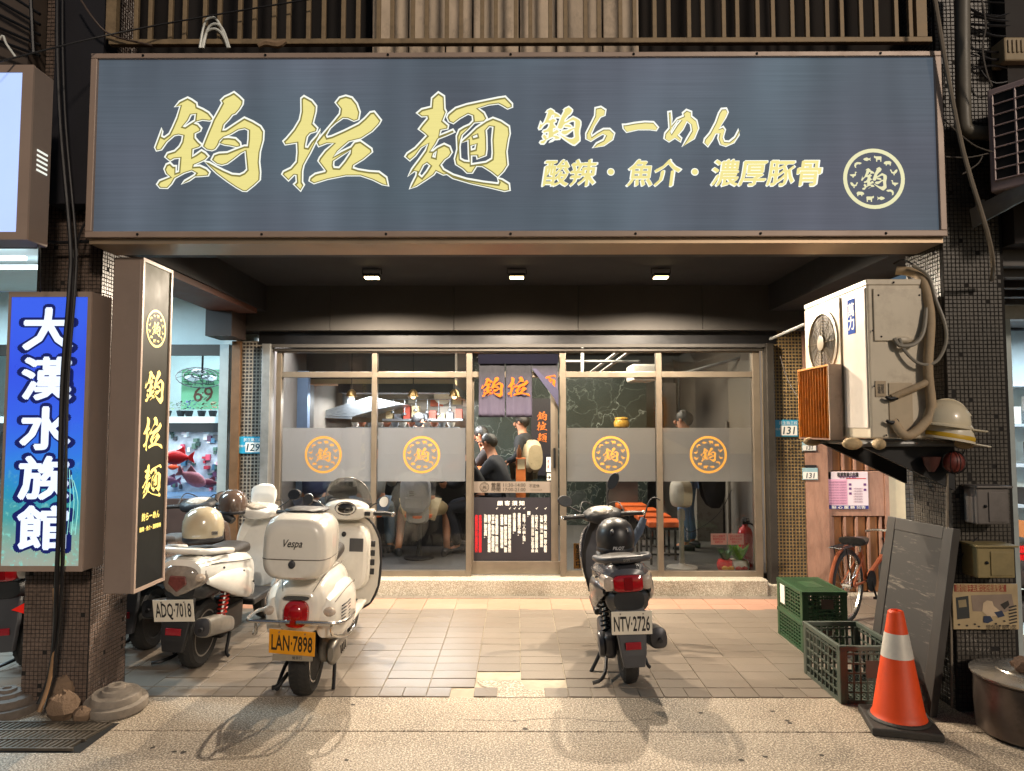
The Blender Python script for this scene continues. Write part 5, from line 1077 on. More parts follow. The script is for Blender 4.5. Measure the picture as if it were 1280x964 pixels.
# ------------------------------------------------------------------ crates
def crate(loc, sx, sy, h, mat, label, lid=False, rz=0, dense=False, cells=(7, 9, 6)):
    t = thing('plastic_crate', loc, label, 'crate', 'plastic crates by the right pillar', (0, 0, rz))
    m = MB(); T = .012
    for s in (0, 1):
        m.box((0, s * (sy - .022), h - .03), (sx, s * (sy - .022) + .022, h)); m.box((s * (sx - .022), .022, h - .03), (s * (sx - .022) + .022, sy - .022, h))
    m.build('rim', mat, t, world=False, bevel=.004)
    m = MB()
    for X_ in (0, sx - .045):
        for Y_ in (0, sy - .045): m.box((X_ + .003, Y_ + .003, 0), (X_ + .042, Y_ + .042, h - .03))
    m.build('corner_post', mat, t, world=False, bevel=.004)['kind'] = 'stuff'
    m = MB(); nx, ny, nz = cells
    for wall in range(4):
        n_ = nx if wall < 2 else ny; Ln = (sx if wall < 2 else sy) - .09
        for i in range(n_ + 1):
            p_ = .045 + Ln * i / n_; w_ = .0045
            if wall == 0: m.box((p_ - w_, .005, .02), (p_ + w_, .017, h - .03))
            elif wall == 1: m.box((p_ - w_, sy - .017, .02), (p_ + w_, sy - .005, h - .03))
            elif wall == 2: m.box((.005, p_ - w_, .02), (.017, p_ + w_, h - .03))
            else: m.box((sx - .017, p_ - w_, .02), (sx - .005, p_ + w_, h - .03))
        for k in range(nz + 1):
            z = .012 + (h - .06) * k / nz; e = .005 if k not in (0,) else .012
            if wall == 0: m.box((.045, .006, z - e), (sx - .045, .016, z + e))
            elif wall == 1: m.box((.045, sy - .016, z - e), (sx - .045, sy - .006, z + e))
            elif wall == 2: m.box((.006, .045, z - e), (.016, sy - .045, z + e))
            else: m.box((sx - .016, .045, z - e), (sx - .006, sy - .045, z + e))
    m.build('lattice_wall', mat, t, world=False)['kind'] = 'stuff'
    m = MB()
    for i in range(15): x = .02 + (sx - .04) * i / 14; m.box((x - .005, .02, .004), (x + .005, sy - .02, .012))
    for i in range(19): y = .02 + (sy - .04) * i / 18; m.box((.02, y - .005, .005), (sx - .02, y + .005, .0125))
    m.build('base_grid', mat, t, world=False)['kind'] = 'stuff'
    if lid:
        m = MB()
        for i in range(19): x = .02 + (sx - .04) * i / 18; m.box((x - .005, .02, h - .012), (x + .005, sy - .02, h - .002))
        for i in range(25): y = .02 + (sy - .04) * i / 24; m.box((.02, y - .006, h - .011), (sx - .02, y + .006, h - .001))
        m.build('lid_grid', mat, t, world=False)['kind'] = 'stuff'
        MB().add([(sx * .3, sy * .3, h), (sx * .7, sy * .3, h), (sx * .7, sy * .7, h), (sx * .3, sy * .7, h), (sx * .5, sy * .5, h + .008)], [(0, 1, 4), (1, 2, 4), (2, 3, 4), (3, 0, 4)]).build('lid_boss', mat, t, world=False)
    MB().box((sx * .42, -.001, h * .45), (sx * .68, .006, h * .75)).build('label_plate', M('crate_tag', '4a3a30', .6, var=.2), t, world=False)
    return t
GRN = M('crate_green', '27492c', .42, var=.15, scale=8, dirt=.35, dc='2a2a20'); GRD = M('crate_grey_green', '454f46', .45, var=.15, scale=8, dirt=.35, dc='5a5448')
n_ = G(1051, 881); crate((n_.x, n_.y, 0), .37, .54, .34, GRD, 'open dark grey green lattice crate, nearest to the traffic cone', cells=(7, 8, 5))
n_ = G(1004, 817); crate((n_.x, n_.y, 0), .335, .5, .215, GRN, 'lower green crate of the stack behind the grey crate'); c2 = crate((n_.x, n_.y, .215), .335, .5, .225, GRN, 'upper green crate of the stack with a gridded lid', True)
for t_ in (c2,): MB().box((-.001, .33, .05), (.004, .42, .19)).build('white_label', WHITEP, t_, world=False)

# ------------------------------------------------------------------ steel pot
POT = M('sooty_steel', '6a5f58', .32, .75, var=.3, scale=5, dirt=.75, dc='17130f', dscale=4); LID = M('lid_steel', 'c4beb4', .25, .85, var=.15, scale=6, dirt=.3, dc='4a4038')
pt_ = thing('steel_pot', (2.755, 3.83, 0), 'large sooty steel stockpot with a shiny lid at the right pillar base', 'pot')
MB().lathe([(.23, 0), (.255, .02), (.262, .15), (.258, .29), (.272, .3), (.272, .308)], n=44).build('body', POT, pt_, world=False, smooth=True)
MB().lathe([(.275, .308), (.278, .318), (.25, .325), (.16, .338), (.155, .345), (.05, .352), (.01, .354)], n=44).build('lid', LID, pt_, world=False, smooth=True)
st_ = thing('stone', (2.70, 3.78, .35), 'brown rough stone weighing down the steel pot lid', 'stone')
def rock(t, r, mat, seed, nm='rock'):
    random.seed(seed); m = MB(); m.ball((0, 0, 0), 1, 12, 8); m.v = [tuple(q[i] * r[i] * (1 + random.uniform(-.2, .2)) for i in range(3)) for q in m.v]; return m.build(nm, mat, t, world=False, smooth=28)
rock(st_, (.075, .055, .042), M('brown_stone', '5e4838', .85, bump=.6, scale=14), 3).location = (0, 0, .032)

# ------------------------------------------------------------------ left pillar base: parasol bases, stones
CONC = M('grey_concrete', '8a8074', .8, var=.2, scale=8, bump=.4, dirt=.5, dc='3a342e')
def pbase(loc, r, label, tilt=0, m_=CONC):
    t = thing('parasol_base', loc, label, 'parasol base', None, (R(tilt), 0, .4))
    MB().lathe([(r, 0), (r * 1.02, .02), (r, .045), (r * .82, .05), (r * .8, .07), (r * .76, .085), (r * .5, .092), (r * .45, .11), (r * .3, .115), (r * .27, .13), (r * .14, .132), (r * .13, .09)], n=40).build('disc', m_, t, world=False, smooth=30); return t
c = G(145, 888); pbase((c.x, c.y, .02), .165, 'round stepped concrete parasol base right of the left pillar foot', 5)
c = G(8, 889); pbase((c.x, c.y, .0), .17, 'round stepped grey parasol base at the lower left edge', 0, M('stained_concrete', '6a6058', .8, var=.3, scale=7, bump=.4, dirt=.5))
for x, y, r, s, lb in ((77, 893, (.085, .07, .085), 4, 'large brown boulder at the foot of the left pillar'), (103, 896, (.05, .045, .045), 6, 'small pale stone beside the larger boulder'), (76, 880, (.085, .05, .11), 9, 'flat brown slab leaning upright behind the large boulder')):
    c = G(x, y + 6); t = thing('stone', (c.x, c.y, 0), lb, 'stone'); rock(t, r, M('tan_stone', '7a6450', .85, bump=.6, scale=12, dirt=.3), s).location = (0, 0, r[2] * .8)
random.seed(77)
for k, (x, y) in enumerate(((905, 945), (240, 960), (1010, 873), (490, 936))):
    c = G(x, y); o = MB().box((-.018, -.006, 0), (.018, .006, .003)).build('leaf_scrap', M('scrap', '5a4630', .8), None, loc=(c.x, c.y, .001)); o.rotation_euler = (0, 0, random.random() * 3)
    tag(o, ('tiny brown leaf scrap on the front pavement right of centre', 'tiny scrap at the pavement edge lower left', 'tiny leaf scrap on the pavement near the grey crate', 'tiny dark scrap on the pavement below the yellow plated scooter')[k], 'litter')

# ------------------------------------------------------------------ bicycle
bk = thing('bicycle', (2.78, 5.95, 0), 'rusty folding bicycle with black saddle and rear rack behind the chalkboard', 'bicycle', None, (0, 0, R(-48)))
BF = M('bike_copper', '8a4a2c', .45, .3, var=.2, dirt=.3)
def bwheel(y, nm='wheel'):
    m = MB(); m.lathe([(.27, -.018), (.3, -.014), (.305, 0), (.3, .014), (.27, .018), (.27, -.018)], (0, y, .305), 'x', 36, cap=False); w_ = m.build(nm, M('tyre', '1e1c1b', .75), bk, world=False, smooth=True)
    m = MB(); m.lathe([(.272, -.012), (.258, -.01), (.258, .01), (.272, .012)], (0, y, .305), 'x', 36, cap=False); m.build('rim', M('chrome', 'b8b4ac', .25, .9, dirt=.3), w_, world=False, smooth=True)
    m = MB()
    for k in range(20): a_ = k * math.pi / 10; m.tube([(.02 * (-1) ** k, y, .305), (0, y + math.cos(a_) * .26, .305 + math.sin(a_) * .26)], .0016, 4)
    m.tube([(-.035, y, .305), (.035, y, .305)], .018, 8); m.build('spokes', M('chrome', 'b8b4ac'), w_, world=False)['kind'] = 'stuff'
bwheel(0); bwheel(1.0)
m = MB(); m.tube([(0, -.31 * math.cos(t * .16 - .2), .315 + .315 * math.sin(t * .16 - .2)) for t in range(15)], .014, 6); m.build('mudguard', BF, bk, world=False, smooth=True)
m = MB()
for pts, r in (([(0, .38, .30), (0, .28, .58)], .018), ([(0, .38, .30), (0, .85, .5), (0, .88, .62)], .02), ([(.05, 0, .305), (.02, .3, .52)], .009), ([(-.05, 0, .305), (-.02, .3, .52)], .009), ([(.05, 0, .305), (.02, .38, .30)], .01), ([(-.05, 0, .305), (-.02, .38, .30)], .01), ([(0, .86, .55), (.04, 1.0, .305)], .012), ([(0, .86, .55), (-.04, 1.0, .305)], .012), ([(0, .87, .6), (0, .85, .68)], .014)): m.tube(pts, r, 8)
m.build('frame', BF, bk, world=False, smooth=True)
m = MB(); m.tube([(-.16, .80, .66), (-.08, .84, .68), (.08, .84, .68), (.16, .80, .66)], .011, 8, k=3); m.build('handlebar', M('chrome', 'b8b4ac'), bk, world=False, smooth=True)
MB().tube([(0, .28, .56), (0, .25, .64)], .013, 8).build('seat_post', M('chrome', 'b8b4ac'), bk, world=False)
m = MB(); m.loft([(.10, .66, .10, .03, .03), (.12, .665, .115, .035, .04), (.2, .66, .105, .03, .035), (.3, .655, .05, .028, .03), (.4, .65, .032, .022, .03), (.42, .65, .015, .012, .015)], 16); m.build('saddle', M('vinyl_black', '171615', .32), bk, world=False, smooth=True)
m = MB()
for x in (-.055, -.02, .02, .055): m.tube([(x, -.2, .64), (x, .16, .64)], .005, 5)
m.tube([(-.055, -.2, .64), (.055, -.2, .64)], .005, 5); m.tube([(.05, -.12, .64), (.05, 0, .305)], .005, 5); m.tube([(-.05, -.12, .64), (-.05, 0, .305)], .005, 5); m.build('rack', DARKM, bk, world=False)
m = MB(); m.lathe([(.09, -.005), (.09, .005)], (.05, .38, .3), 'x', 20); m.tube([(.05, .38, .3), (.07, .42, .16)], .008, 6); m.box((.06, .38, .145), (.14, .46, .165)); m.build('crank', DARKM, bk, world=False)
# ------------------------------------------------------------------ inside the noodle shop
inn = thing('shop_interior', (0, 7.3, .15), 'dim noodle shop interior with kitchen pass and green marble wall behind the glass', 'room')
DKW = M('taupe_wall', '6e675f', .7, var=.12, scale=2); SLATE = M('slate_floor', '4a4846', .5, var=.15, scale=3); CWALL = M('cream_wall', 'd8c39c', .6, var=.05)
o = MB().box((-2.7, 7.2, -.3), (2.9, 12.2, .148)).build('shop_floor', SLATE); strct(o)
bx('ceiling', (-2.7, 7.36, 2.9), (2.9, 12.2, 3.0), M('dark_ceiling', '3a3836', .8), inn); bx('back_wall', (-2.7, 12.0, .15), (2.9, 12.1, 2.9), DKW, inn)
bx('right_wall', (2.72, 7.36, .15), (2.85, 12, 2.9), DKW, inn); bx('left_wall', (-2.69, 7.36, .15), (-2.6, 12, 2.9), DKW, inn)
bx('soffit', (-2.6, 8.6, U(400, 474, 8.6).z), (U(568, 480, 8.6).x, 9.0, 2.9), DKW, inn); bx('soffit_strip', (-2.6, 8.59, U(400, 480, 8.6).z), (U(568, 480, 8.6).x, 9.0, U(400, 474, 8.6).z - .001), CWALL, inn); bx('soffit_band', (-2.2, 8.58, U(400, 491, 8.58).z), (U(567, 480, 8.6).x, 8.98, U(400, 480, 8.58).z), M('charcoal_band', '2a2a2c', .5), inn)
bx('soffit_band', (U(567, 480, 8.6).x - .02, 8.981, U(400, 491, 8.58).z), (U(567, 480, 8.6).x, 11.5, U(400, 480, 8.58).z), M('charcoal_band', '2a2a2c'), inn)
bx('kitchen_wall', (-2.6, 11.0, .15), (-.72, 11.1, 2.9), M('kitchen_tile', '8c8478', .4, var=.1), inn)
STL = M('brushed_steel', 'a8b0b8', .3, .85, var=.12, stretch=(1, 1, 20)); STB = M('blue_steel', '8aa4c8', .35, .5, var=.1)
a = U(372, 500, 8.3); bx('steel_column', (a.x, 8.25, .15), (U(386, 500, 8.3).x, 8.35, 2.3), STB, inn); bx('dark_cabinet', (-2.59, 8.4, .15), (a.x - .01, 8.9, 2.25), M('cabinet_dark', '2a2420', .5), inn)
hd = thing('range_hood', (-1.6, 9.6, 1.8), 'stainless steel range hood sloping over the kitchen stoves behind the left panes', 'range hood')
p = [U(390, 522, 9.4), U(462, 497, 9.7), U(503, 505, 9.9), U(470, 520, 9.6)]
def hoodpart(name, pts, Y0, Y1, m_): return MB().prism([(q.x, q.z) for q in pts], Y0, Y1).build(name, m_, hd)
hoodpart('canopy', [U(392, 519, 9.5), U(400, 515, 9.5), U(462, 496, 9.5), U(503, 505, 9.5), U(470, 512, 9.5), U(440, 521, 9.5)], 9.5, 10.6, STL); hoodpart('canopy_edge', [U(392, 519.5, 9.49), U(440, 521.5, 9.49), U(440, 524, 9.49), U(392, 522, 9.49)], 9.46, 9.495, STL)
MB().tube([U(436, 505, 10), U(436, 480, 10)], .09, 14).build('duct', STL, hd)
# kitchen clutter on the pass
kc = thing('kitchen_shelf', (-1.5, 9.2, 1.55), 'stainless kitchen shelf crowded with bowls and trays behind the left panes', 'shelf')
bx('shelf_board', (-2.2, 9.0, 1.6), (-.75, 9.35, 1.63), STL, kc); bx('shelf_board', (-2.0, 10.4, 1.72), (-.8, 10.7, 1.75), STL, kc)
random.seed(12)
for k in range(13):
    x = -2.12 + k * .105; MB().lathe([(.03, 0), (.05, .03 + .02 * random.random()), (.055, .06)], (x, 9.1 + random.random() * .15, 1.631), n=12).build('bowl', M('bowl_' + str(k % 3), ('d8d0c4', 'a85a3a', '8a9098')[k % 3], .3), kc, smooth=True)
for k in range(9):
    x = -1.95 + k * .13; h_ = random.uniform(.06, .2); bx('tray', (x, 10.42, 1.751), (x + .1, 10.6, 1.751 + h_), M('tray_' + str(k % 3), ('c8b890', '7a808a', 'b04a3a')[k % 3], .5), kc)
for k in range(7):
    x = -2.0 + k * .17; MB().tube([(x, 10.35, 2.04), (x, 10.35, 1.9 - .03 * (k % 3))], .006, 6).build('ladle', STL, kc); MB().ball((x, 10.33, 1.88 - .03 * (k % 3)), (.035, .035, .025), 10, 6).build('ladle_bowl', STL, kc, smooth=True)
MB().tube([(-2.1, 10.36, 2.04), (-.8, 10.36, 2.04)], .008, 6).build('hanging_rail', STL, kc)
for k, (x, z, w2, h2, c2) in enumerate(((-1.0, 1.98, .14, .2, 'd8c89a'), (-.84, 1.95, .08, .14, 'e0dcd2'), (-1.35, 1.95, .2, .12, 'c05a3a'), (-1.7, 2.0, .1, .16, 'e0dcd2'))): bx('pinned_note', (x, 10.97, z), (x + w2, 10.99, z + h2), M('note_' + c2, c2, .6), kc)
MB().lathe([(.14, 0), (.14, .03), (.12, .035)], (-1.15, 10.9, 2.12), 'y', 24).build('round_clock', M('clock_face', 'c8c0b0', .4), kc)
for k in range(5): MB().lathe([(.09, 0), (.1, .1), (.1, .16), (.105, .165)], (-2.0 + k * .26, 10.55, 1.20), n=18).build('stock_pot', STL, kc, smooth=True)
for k, x in enumerate((-2.0, -1.25, -.75)):
    c_ = Vector((x, 8.45, 2.0)); MB().tube([c_ + Vector((0, 0, .05)), c_ + Vector((0, 0, .9))], .006, 6).build('pendant_cord', BLKC, kc); MB().lathe([(.02, .09), (.05, .06), (.07, 0), (.06, 0)], tuple(c_), n=18).build('pendant_shade', M('pendant_brass', '8a6a3a', .3, .7), kc, smooth=True); MB().ball(tuple(c_ + Vector((0, 0, .0))), .03, 10, 7).build('bulb', M('bulb_lit', 'ffd8a0', .4, emit=6, ec='ffd090', var=0), kc, smooth=True)
bx('wall_paper_note', (-1.2, 10.98, 1.75), (-.95, 10.995, 1.95), WHITEP, kc)
# counters
WOOD = M('counter_wood', 'b5622e', .4, var=.15, scale=5, stretch=(1, 6, 6))
ct = thing('counter', (-1.5, 8.9, .15), 'long customer counter with a wooden top and dark front behind the left panes', 'counter')
bx('top', (-2.6, 8.55, 1.06), (-.45, 9.0, 1.10), WOOD, ct, bevel=.005); bx('front', (-2.6, 8.75, .15), (-.6, 8.95, 1.06), M('counter_dark', '1f1d1e', .5), ct); bx('top', (-.95, 9.0, 1.06), (-.45, 10.6, 1.10), WOOD, ct, bevel=.005); bx('side', (-.75, 8.95, .15), (-.65, 10.6, 1.06), M('counter_dark', '1f1d1e'), ct)
# marble wall
def marble():
    m = M('green_marble', '2e3633', .25, var=.3, scale=2.5); n = m.node_tree.nodes; L = m.node_tree.links.new; b = n['Principled BSDF']; src = b.inputs['Base Color'].links[0].from_socket
    tc = n.new('ShaderNodeTexCoord'); nz = n.new('ShaderNodeTexNoise'); nz.inputs['Scale'].default_value = 2.2; nz.inputs['Detail'].default_value = 5; L(tc.outputs['Object'], nz.inputs['Vector'])
    mx = n.new('ShaderNodeMix'); mx.data_type = 'RGBA'; mx.inputs[0].default_value = .5; L(tc.outputs['Object'], mx.inputs[6]); L(nz.outputs['Color'], mx.inputs[7])
    for s, w_ in ((2.2, .010), (5.5, .016)):
        v = n.new('ShaderNodeTexVoronoi'); v.feature = 'DISTANCE_TO_EDGE'; v.inputs['Scale'].default_value = s; L(mx.outputs[2], v.inputs['Vector'])
        r = n.new('ShaderNodeMapRange'); r.inputs[1].default_value = w_; r.inputs[2].default_value = 0; r.inputs[4].default_value = .5 if s < 3 else .22; L(v.outputs['Distance'], r.inputs[0])
        x = n.new('ShaderNodeMix'); x.data_type = 'RGBA'; L(r.outputs[0], x.inputs[0]); L(src, x.inputs[6]); x.inputs[7].default_value = lin('c8cfc4'); src = x.outputs[2]
    L(src, b.inputs['Base Color']); return m
MAR = marble()
mw = thing('marble_wall', (.7, 10.7, .15), 'green marble clad wall with white veins behind the door and right panes', 'wall')
bx('slab', (U(592, 500, 10.6).x, 10.6, .15), (U(700, 500, 10.6).x, 10.75, 2.62), MAR, mw); bx('slab', (U(700, 500, 10.6).x + .004, 10.6, .15), (U(808, 500, 10.6).x, 10.75, 2.40), MAR, mw)
bx('dark_board', (U(664, 500, 10.5).x, 10.55, .9), (U(690, 500, 10.5).x, 10.59, U(670, 498, 10.5).z), M('board_dark', '26222a', .5), mw)
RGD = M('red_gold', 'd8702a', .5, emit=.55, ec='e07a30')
for gl, y_ in ((JUN, 520), (RA, 533), (MEN, 547)):
    lo = [min(q[k] for p in gl for q in p) for k in (0, 1)]; hi = [max(q[k] for p in gl for q in p) for k in (0, 1)]
    outline(gl, RGD, mw, U(677.5, y_, 10.54), .14 / (hi[1] - lo[1]), ((lo[0] + hi[0]) / 2, (lo[1] + hi[1]) / 2))
# right rear things
sh = thing('ladder', (2.3, 11.6, .15), 'narrow pale ladder standing at the back right of the shop', 'ladder')
xa, xb_ = U(849, 500, 11.6).x, U(860, 500, 11.6).x
for x in (xa, xb_): bx('rail', (x - .015, 11.58, .15), (x + .015, 11.62, 2.5), STL, sh)
for k in range(13): bx('rung', (xa + .016, 11.59, .3 + k * .17), (xb_ - .016, 11.61, .325 + k * .17), STL, sh)
bx('plank', (U(829, 500, 11.4).x, 11.4, .15), (U(845, 500, 11.4).x, 11.5, 2.35), M('grey_plank', '8a8480', .6, var=.12), inn); bx('grey_door', (U(865, 500, 11.9).x, 11.9, .15), (U(890, 500, 11.9).x, 11.98, 2.55), M('grey_door', '847e76', .6), inn)
bx('pale_post', (U(891, 500, 11.5).x, 11.5, .15), (U(904, 500, 11.5).x, 11.6, 2.6), M('pale_post_in', 'a8a290', .6), inn); bx('black_post', (U(905, 500, 11.3).x, 11.3, .15), (U(918, 500, 11.3).x, 11.4, 2.7), BLACK, inn); bx('red_shelf', (U(861, 500, 11.2).x, 11.2, 1.6), (U(891, 500, 11.2).x, 11.4, 1.78), M('red_shelf', 'a8604a', .6), inn)
bx('marble_panel', (U(908, 500, 8.9).x, 8.9, .15), (2.71, 8.98, 1.7), M('grey_marble', '7a746c', .3, var=.2, scale=3), inn); bx('counter_box', (U(868, 500, 9.2).x, 9.15, .15), (U(900, 500, 9.2).x, 9.5, 1.2), M('grey_marble', '7a746c'), inn)
tr = thing('ceiling_beam', (1.5, 9, 2.7), 'dark slanting roof truss bars under the shop ceiling', 'beam')
for a, b in (((738, 466), (778, 436)), ((745, 470), (787, 440)), ((700, 452), (800, 452)), ((728, 436), (728, 466)), ((850, 468), (930, 446))): MB().tube([U(a[0], a[1], 9.2), U(b[0], b[1], 8.4)], .02, 6).build('bar', GALV, tr)
cv = thing('ceiling_cassette', U(805, 460, 9.4), 'white ceiling air conditioner cassette inside the shop', 'air conditioner'); a, b = U(790, 476, 9.4), U(822, 455, 9.4); bx('body', (a.x, 9.4, a.z), (b.x, 9.9, b.z), WHITEP, cv, bevel=.03)
for k in range(3): bx('louvre', (a.x + .03, 9.39, a.z + .03 + k * .04), (b.x - .03, 9.399, a.z + .045 + k * .04), GUIDE, cv)
for x, y, lb in ((418, 492, 'warm lamp glowing in the kitchen behind the leftmost pane'),):
    pass
jr = thing('ochre_jar', U(777, 536, 9.6), 'ochre jar with a lid standing on a stand before the marble wall', 'jar'); c = U(777, 536, 9.6)
MB().lathe([(.05, 0), (.1, .03), (.11, .08), (.09, .12), (.085, .13), (.095, .135), (.09, .15), (.02, .16)], c, n=22).build('body', M('ochre_glaze', 'c8983a', .35, var=.15), jr, smooth=True)
bx('stand', (c.x - .2, 9.5, .15), (c.x + .2, 9.75, c.z - .001), M('stand_dark', '3a3430', .5), inn)
kb = thing('kiosk_box', U(650, 602, 9.0), 'small orange wooden order kiosk with a bottle on top beside the standing man', 'kiosk'); a, b = U(645, 602, 9.0), U(657, 573, 9.0)
bx('body', (a.x, 9.0, .15), (b.x, 9.2, b.z), WOOD, kb); bx('panel', (a.x + .02, 8.99, b.z - .14), (b.x - .01, 8.999, b.z - .01), M('kiosk_panel', 'd8c4a0', .5), kb)
MB().lathe([(.03, 0), (.032, .1), (.012, .14), (.012, .17)], (a.x + .04, 9.1, b.z + .001), n=12).build('bottle', M('bottle_brown', '6a4020', .3), kb, smooth=True)
# stools, fan, extinguisher, pots
def stool(x, y, label):
    t = thing('bar_stool', (x, y, .15), label, 'stool', 'orange stools behind the right panes')
    MB().box((-.19, -.16, .4), (.19, .16, .46)).build('seat', M('stool_orange', 'c8581c', .45, var=.12, scale=6), t, world=False, bevel=.012); MB().box((-.17, -.14, .37), (.17, .14, .40)).build('seat_frame', DARKM, t, world=False)
    for sx_ in (-.16, .16):
        for sy_ in (-.13, .13): MB().box((sx_ - .012, sy_ - .012, 0), (sx_ + .012, sy_ + .012, .37)).build('leg', DARKM, t, world=False)
    MB().box((-.148, -.138, .1), (.148, -.122, .12)).build('stretcher', DARKM, t, world=False)
stool(1.62, 7.75, 'orange wooden stool nearest the glass beside the pedestal fan'); stool(1.60, 8.25, 'second orange wooden stool back from the glass by the fan'); stool(1.57, 8.8, 'third orange wooden stool back from the glass'); stool(1.53, 9.4, 'farthest orange wooden stool of the row by the fan')
pf = thing('pedestal_fan', (U(851, 600, 7.45).x, 7.45, .15), 'beige pedestal heater fan on a grey pole behind the right pane', 'fan')
MB().lathe([(.16, 0), (.16, .015), (.05, .03), (.03, .05)], n=28).build('base', M('fan_base', 'a49c90', .5), pf, world=False, smooth=True); MB().tube([(0, 0, .04), (0, 0, .62)], .028, 12).build('pole', M('fan_pole', '7a7468', .5), pf, world=False, smooth=True); MB().tube([(0, 0, .5), (0, 0, .6)], .04, 12).build('collar', M('fan_pole', '7a7468'), pf, world=False)
m = MB(); m.loft([(-.09, .78, .07, .1, .1, 3), (-.06, .78, .11, .14, .14, 3), (.05, .78, .12, .15, .15, 3), (.08, .78, .09, .12, .12, 3)], 18, Matrix.Rotation(R(-60), 4, 'Z')); m.build('head', M('fan_head', 'b0a48e', .5), pf, world=False, smooth=True)
fe = thing('fire_extinguisher', (U(933, 700, 7.3).x, 7.32, .15), 'red fire extinguisher standing behind the rightmost pane', 'fire extinguisher')
MB().lathe([(.07, 0), (.075, .02), (.075, .38), (.06, .43), (.03, .455), (.025, .48)], n=24).build('cylinder', M('ext_red', 'b81418', .3, coat=.3), fe, world=False, smooth=True)
m = MB(); m.box((-.03, -.02, .475), (.03, .02, .51)); m.box((-.02, -.09, .51), (.02, .03, .525)); m.box((-.015, -.08, .535), (.015, .03, .545)); m.build('valve', DARKM, fe, world=False, bevel=.004); MB().tube([(.03, 0, .49), (.09, -.02, .45), (.085, -.03, .3)], .01, 7, k=4).build('hose', DARKM, fe, world=False)
def pot(px_, lb, r, red, leafc, n_, hh):
    c = U(px_, 712, 7.22); t = thing('potted_plant', (c.x, 7.22, .15), lb, 'potted plant'); m_ = M('red_foil', 'd02a22', .35, var=.3, scale=40, bump=.6) if red else M('white_ceramic', 'd8cfc0', .35)
    MB().lathe([(r * .75, 0), (r * 1.1, .05), (r * 1.15, .09), (r * .95, .13), (r * .8, .132)], n=18).build('pot', m_, t, world=False, smooth=True)
    b_ = MB(); b_.ball((-.03, -r * 1.1, .06), (.035, .015, .025), 8, 5); b_.ball((.03, -r * 1.1, .06), (.035, .015, .025), 8, 5); b_.ball((0, -r * 1.14, .06), .014, 8, 5); b_.tube([(0, -r * 1.14, .055), (-.02, -r * 1.15, .01)], .008, 5); b_.build('bow', M('bow_gold' if red else 'bow_red', 'c89030' if red else 'b82018', .4), t, world=False, smooth=True)
    random.seed(int(px_)); m = MB()
    for i in range(n_):
        a_ = random.random() * 6.28; l_ = hh * random.uniform(.6, 1); d_ = Vector((math.cos(a_) * .55, math.sin(a_) * .55, 1)).normalized(); q = Vector((math.cos(a_) * r * .4 * random.random(), math.sin(a_) * r * .4 * random.random(), .12)); s_ = Vector((-math.sin(a_), math.cos(a_), 0)) * .011; e = q + d_ * l_
        m.add([q, q + d_ * l_ * .5 + s_, e, q + d_ * l_ * .5 - s_ + Vector((0, 0, .004))], [(0, 1, 2, 3)])
    m.build('leaves', M('leaf_' + leafc, leafc, .5, var=.35, scale=20), t, world=False)
pot(907, 'small plant in a red foil pot behind the rightmost pane', .075, True, '3f6a3c', 70, .15); pot(923, 'bushy green plant in a white pot with a red bow by the extinguisher', .095, False, '6aa030', 150, .22)
for x, lb in ((898.5, 'left pink handwritten card stuck inside the rightmost pane'), (919.5, 'right pink handwritten card stuck inside the rightmost pane')):
    c = U(x, 674, 7.085); t = thing('notice_card', c, lb, 'card'); bx('paper', (c.x - .08, 7.083, c.z - .055), (c.x + .08, 7.086, c.z + .055), M('pink_card', 'd89a90', .6), t); text('請小心輕推門\n貴重物品自理\n謝謝合作', REDP, t, (c.x, 7.0815, c.z), .026, w=.12, line=1.1)
# interior lamps; the two tilted ones are added to brighten the frosted bands
area(inn, (-1.5, 9.6, 2.04), 1.6, .8, 230, (.95, .94, .95)); area(inn, (-1.5, 7.75, 2.85), 1.9, .4, 150, (.93, .93, 1), (R(-42), 0, 0)); area(inn, (.6, 9.2, 2.85), 1.6, 1.2, 140, (1, .86, .68)); area(inn, (1.3, 7.75, 2.85), 1.8, .4, 45, (1, .88, .76), (R(-42), 0, 0))

# ------------------------------------------------------------------ people
def skin_obj(name, verts, edges, radii, mat, parent, sub=1, extra=None):
    me = bpy.data.meshes.new(name); me.from_pydata(verts, edges, []); o = bpy.data.objects.new(name, me); col.objects.link(o)
    o.modifiers.new('s', 'SKIN').use_smooth_shade = True; m_ = o.modifiers.new('u', 'SUBSURF'); m_.levels = m_.render_levels = sub
    for i, r_ in enumerate(radii):
        sv = me.skin_vertices[0].data[i]; sv.radius = (r_, r_) if not isinstance(r_, tuple) else r_; sv.use_root = i == 0
    dg = bpy.context.evaluated_depsgraph_get(); m2 = bpy.data.meshes.new_from_object(o.evaluated_get(dg)); bpy.data.objects.remove(o)
    if extra:
        bm = bmesh.new(); bm.from_mesh(m2)
        for v_, f_ in extra:
            q = [bm.verts.new(x) for x in v_]
            for f in f_: bm.faces.new([q[i] for i in f])
        bm.to_mesh(m2); bm.free()
    m2.materials.clear(); m2.materials.append(mat); m2.polygons.foreach_set('use_smooth', [True] * len(m2.polygons))
    o = bpy.data.objects.new(name, m2); col.objects.link(o); o.parent = parent; return o
SKIN_ = M('skin', 'b07a5c', .55, var=.08)
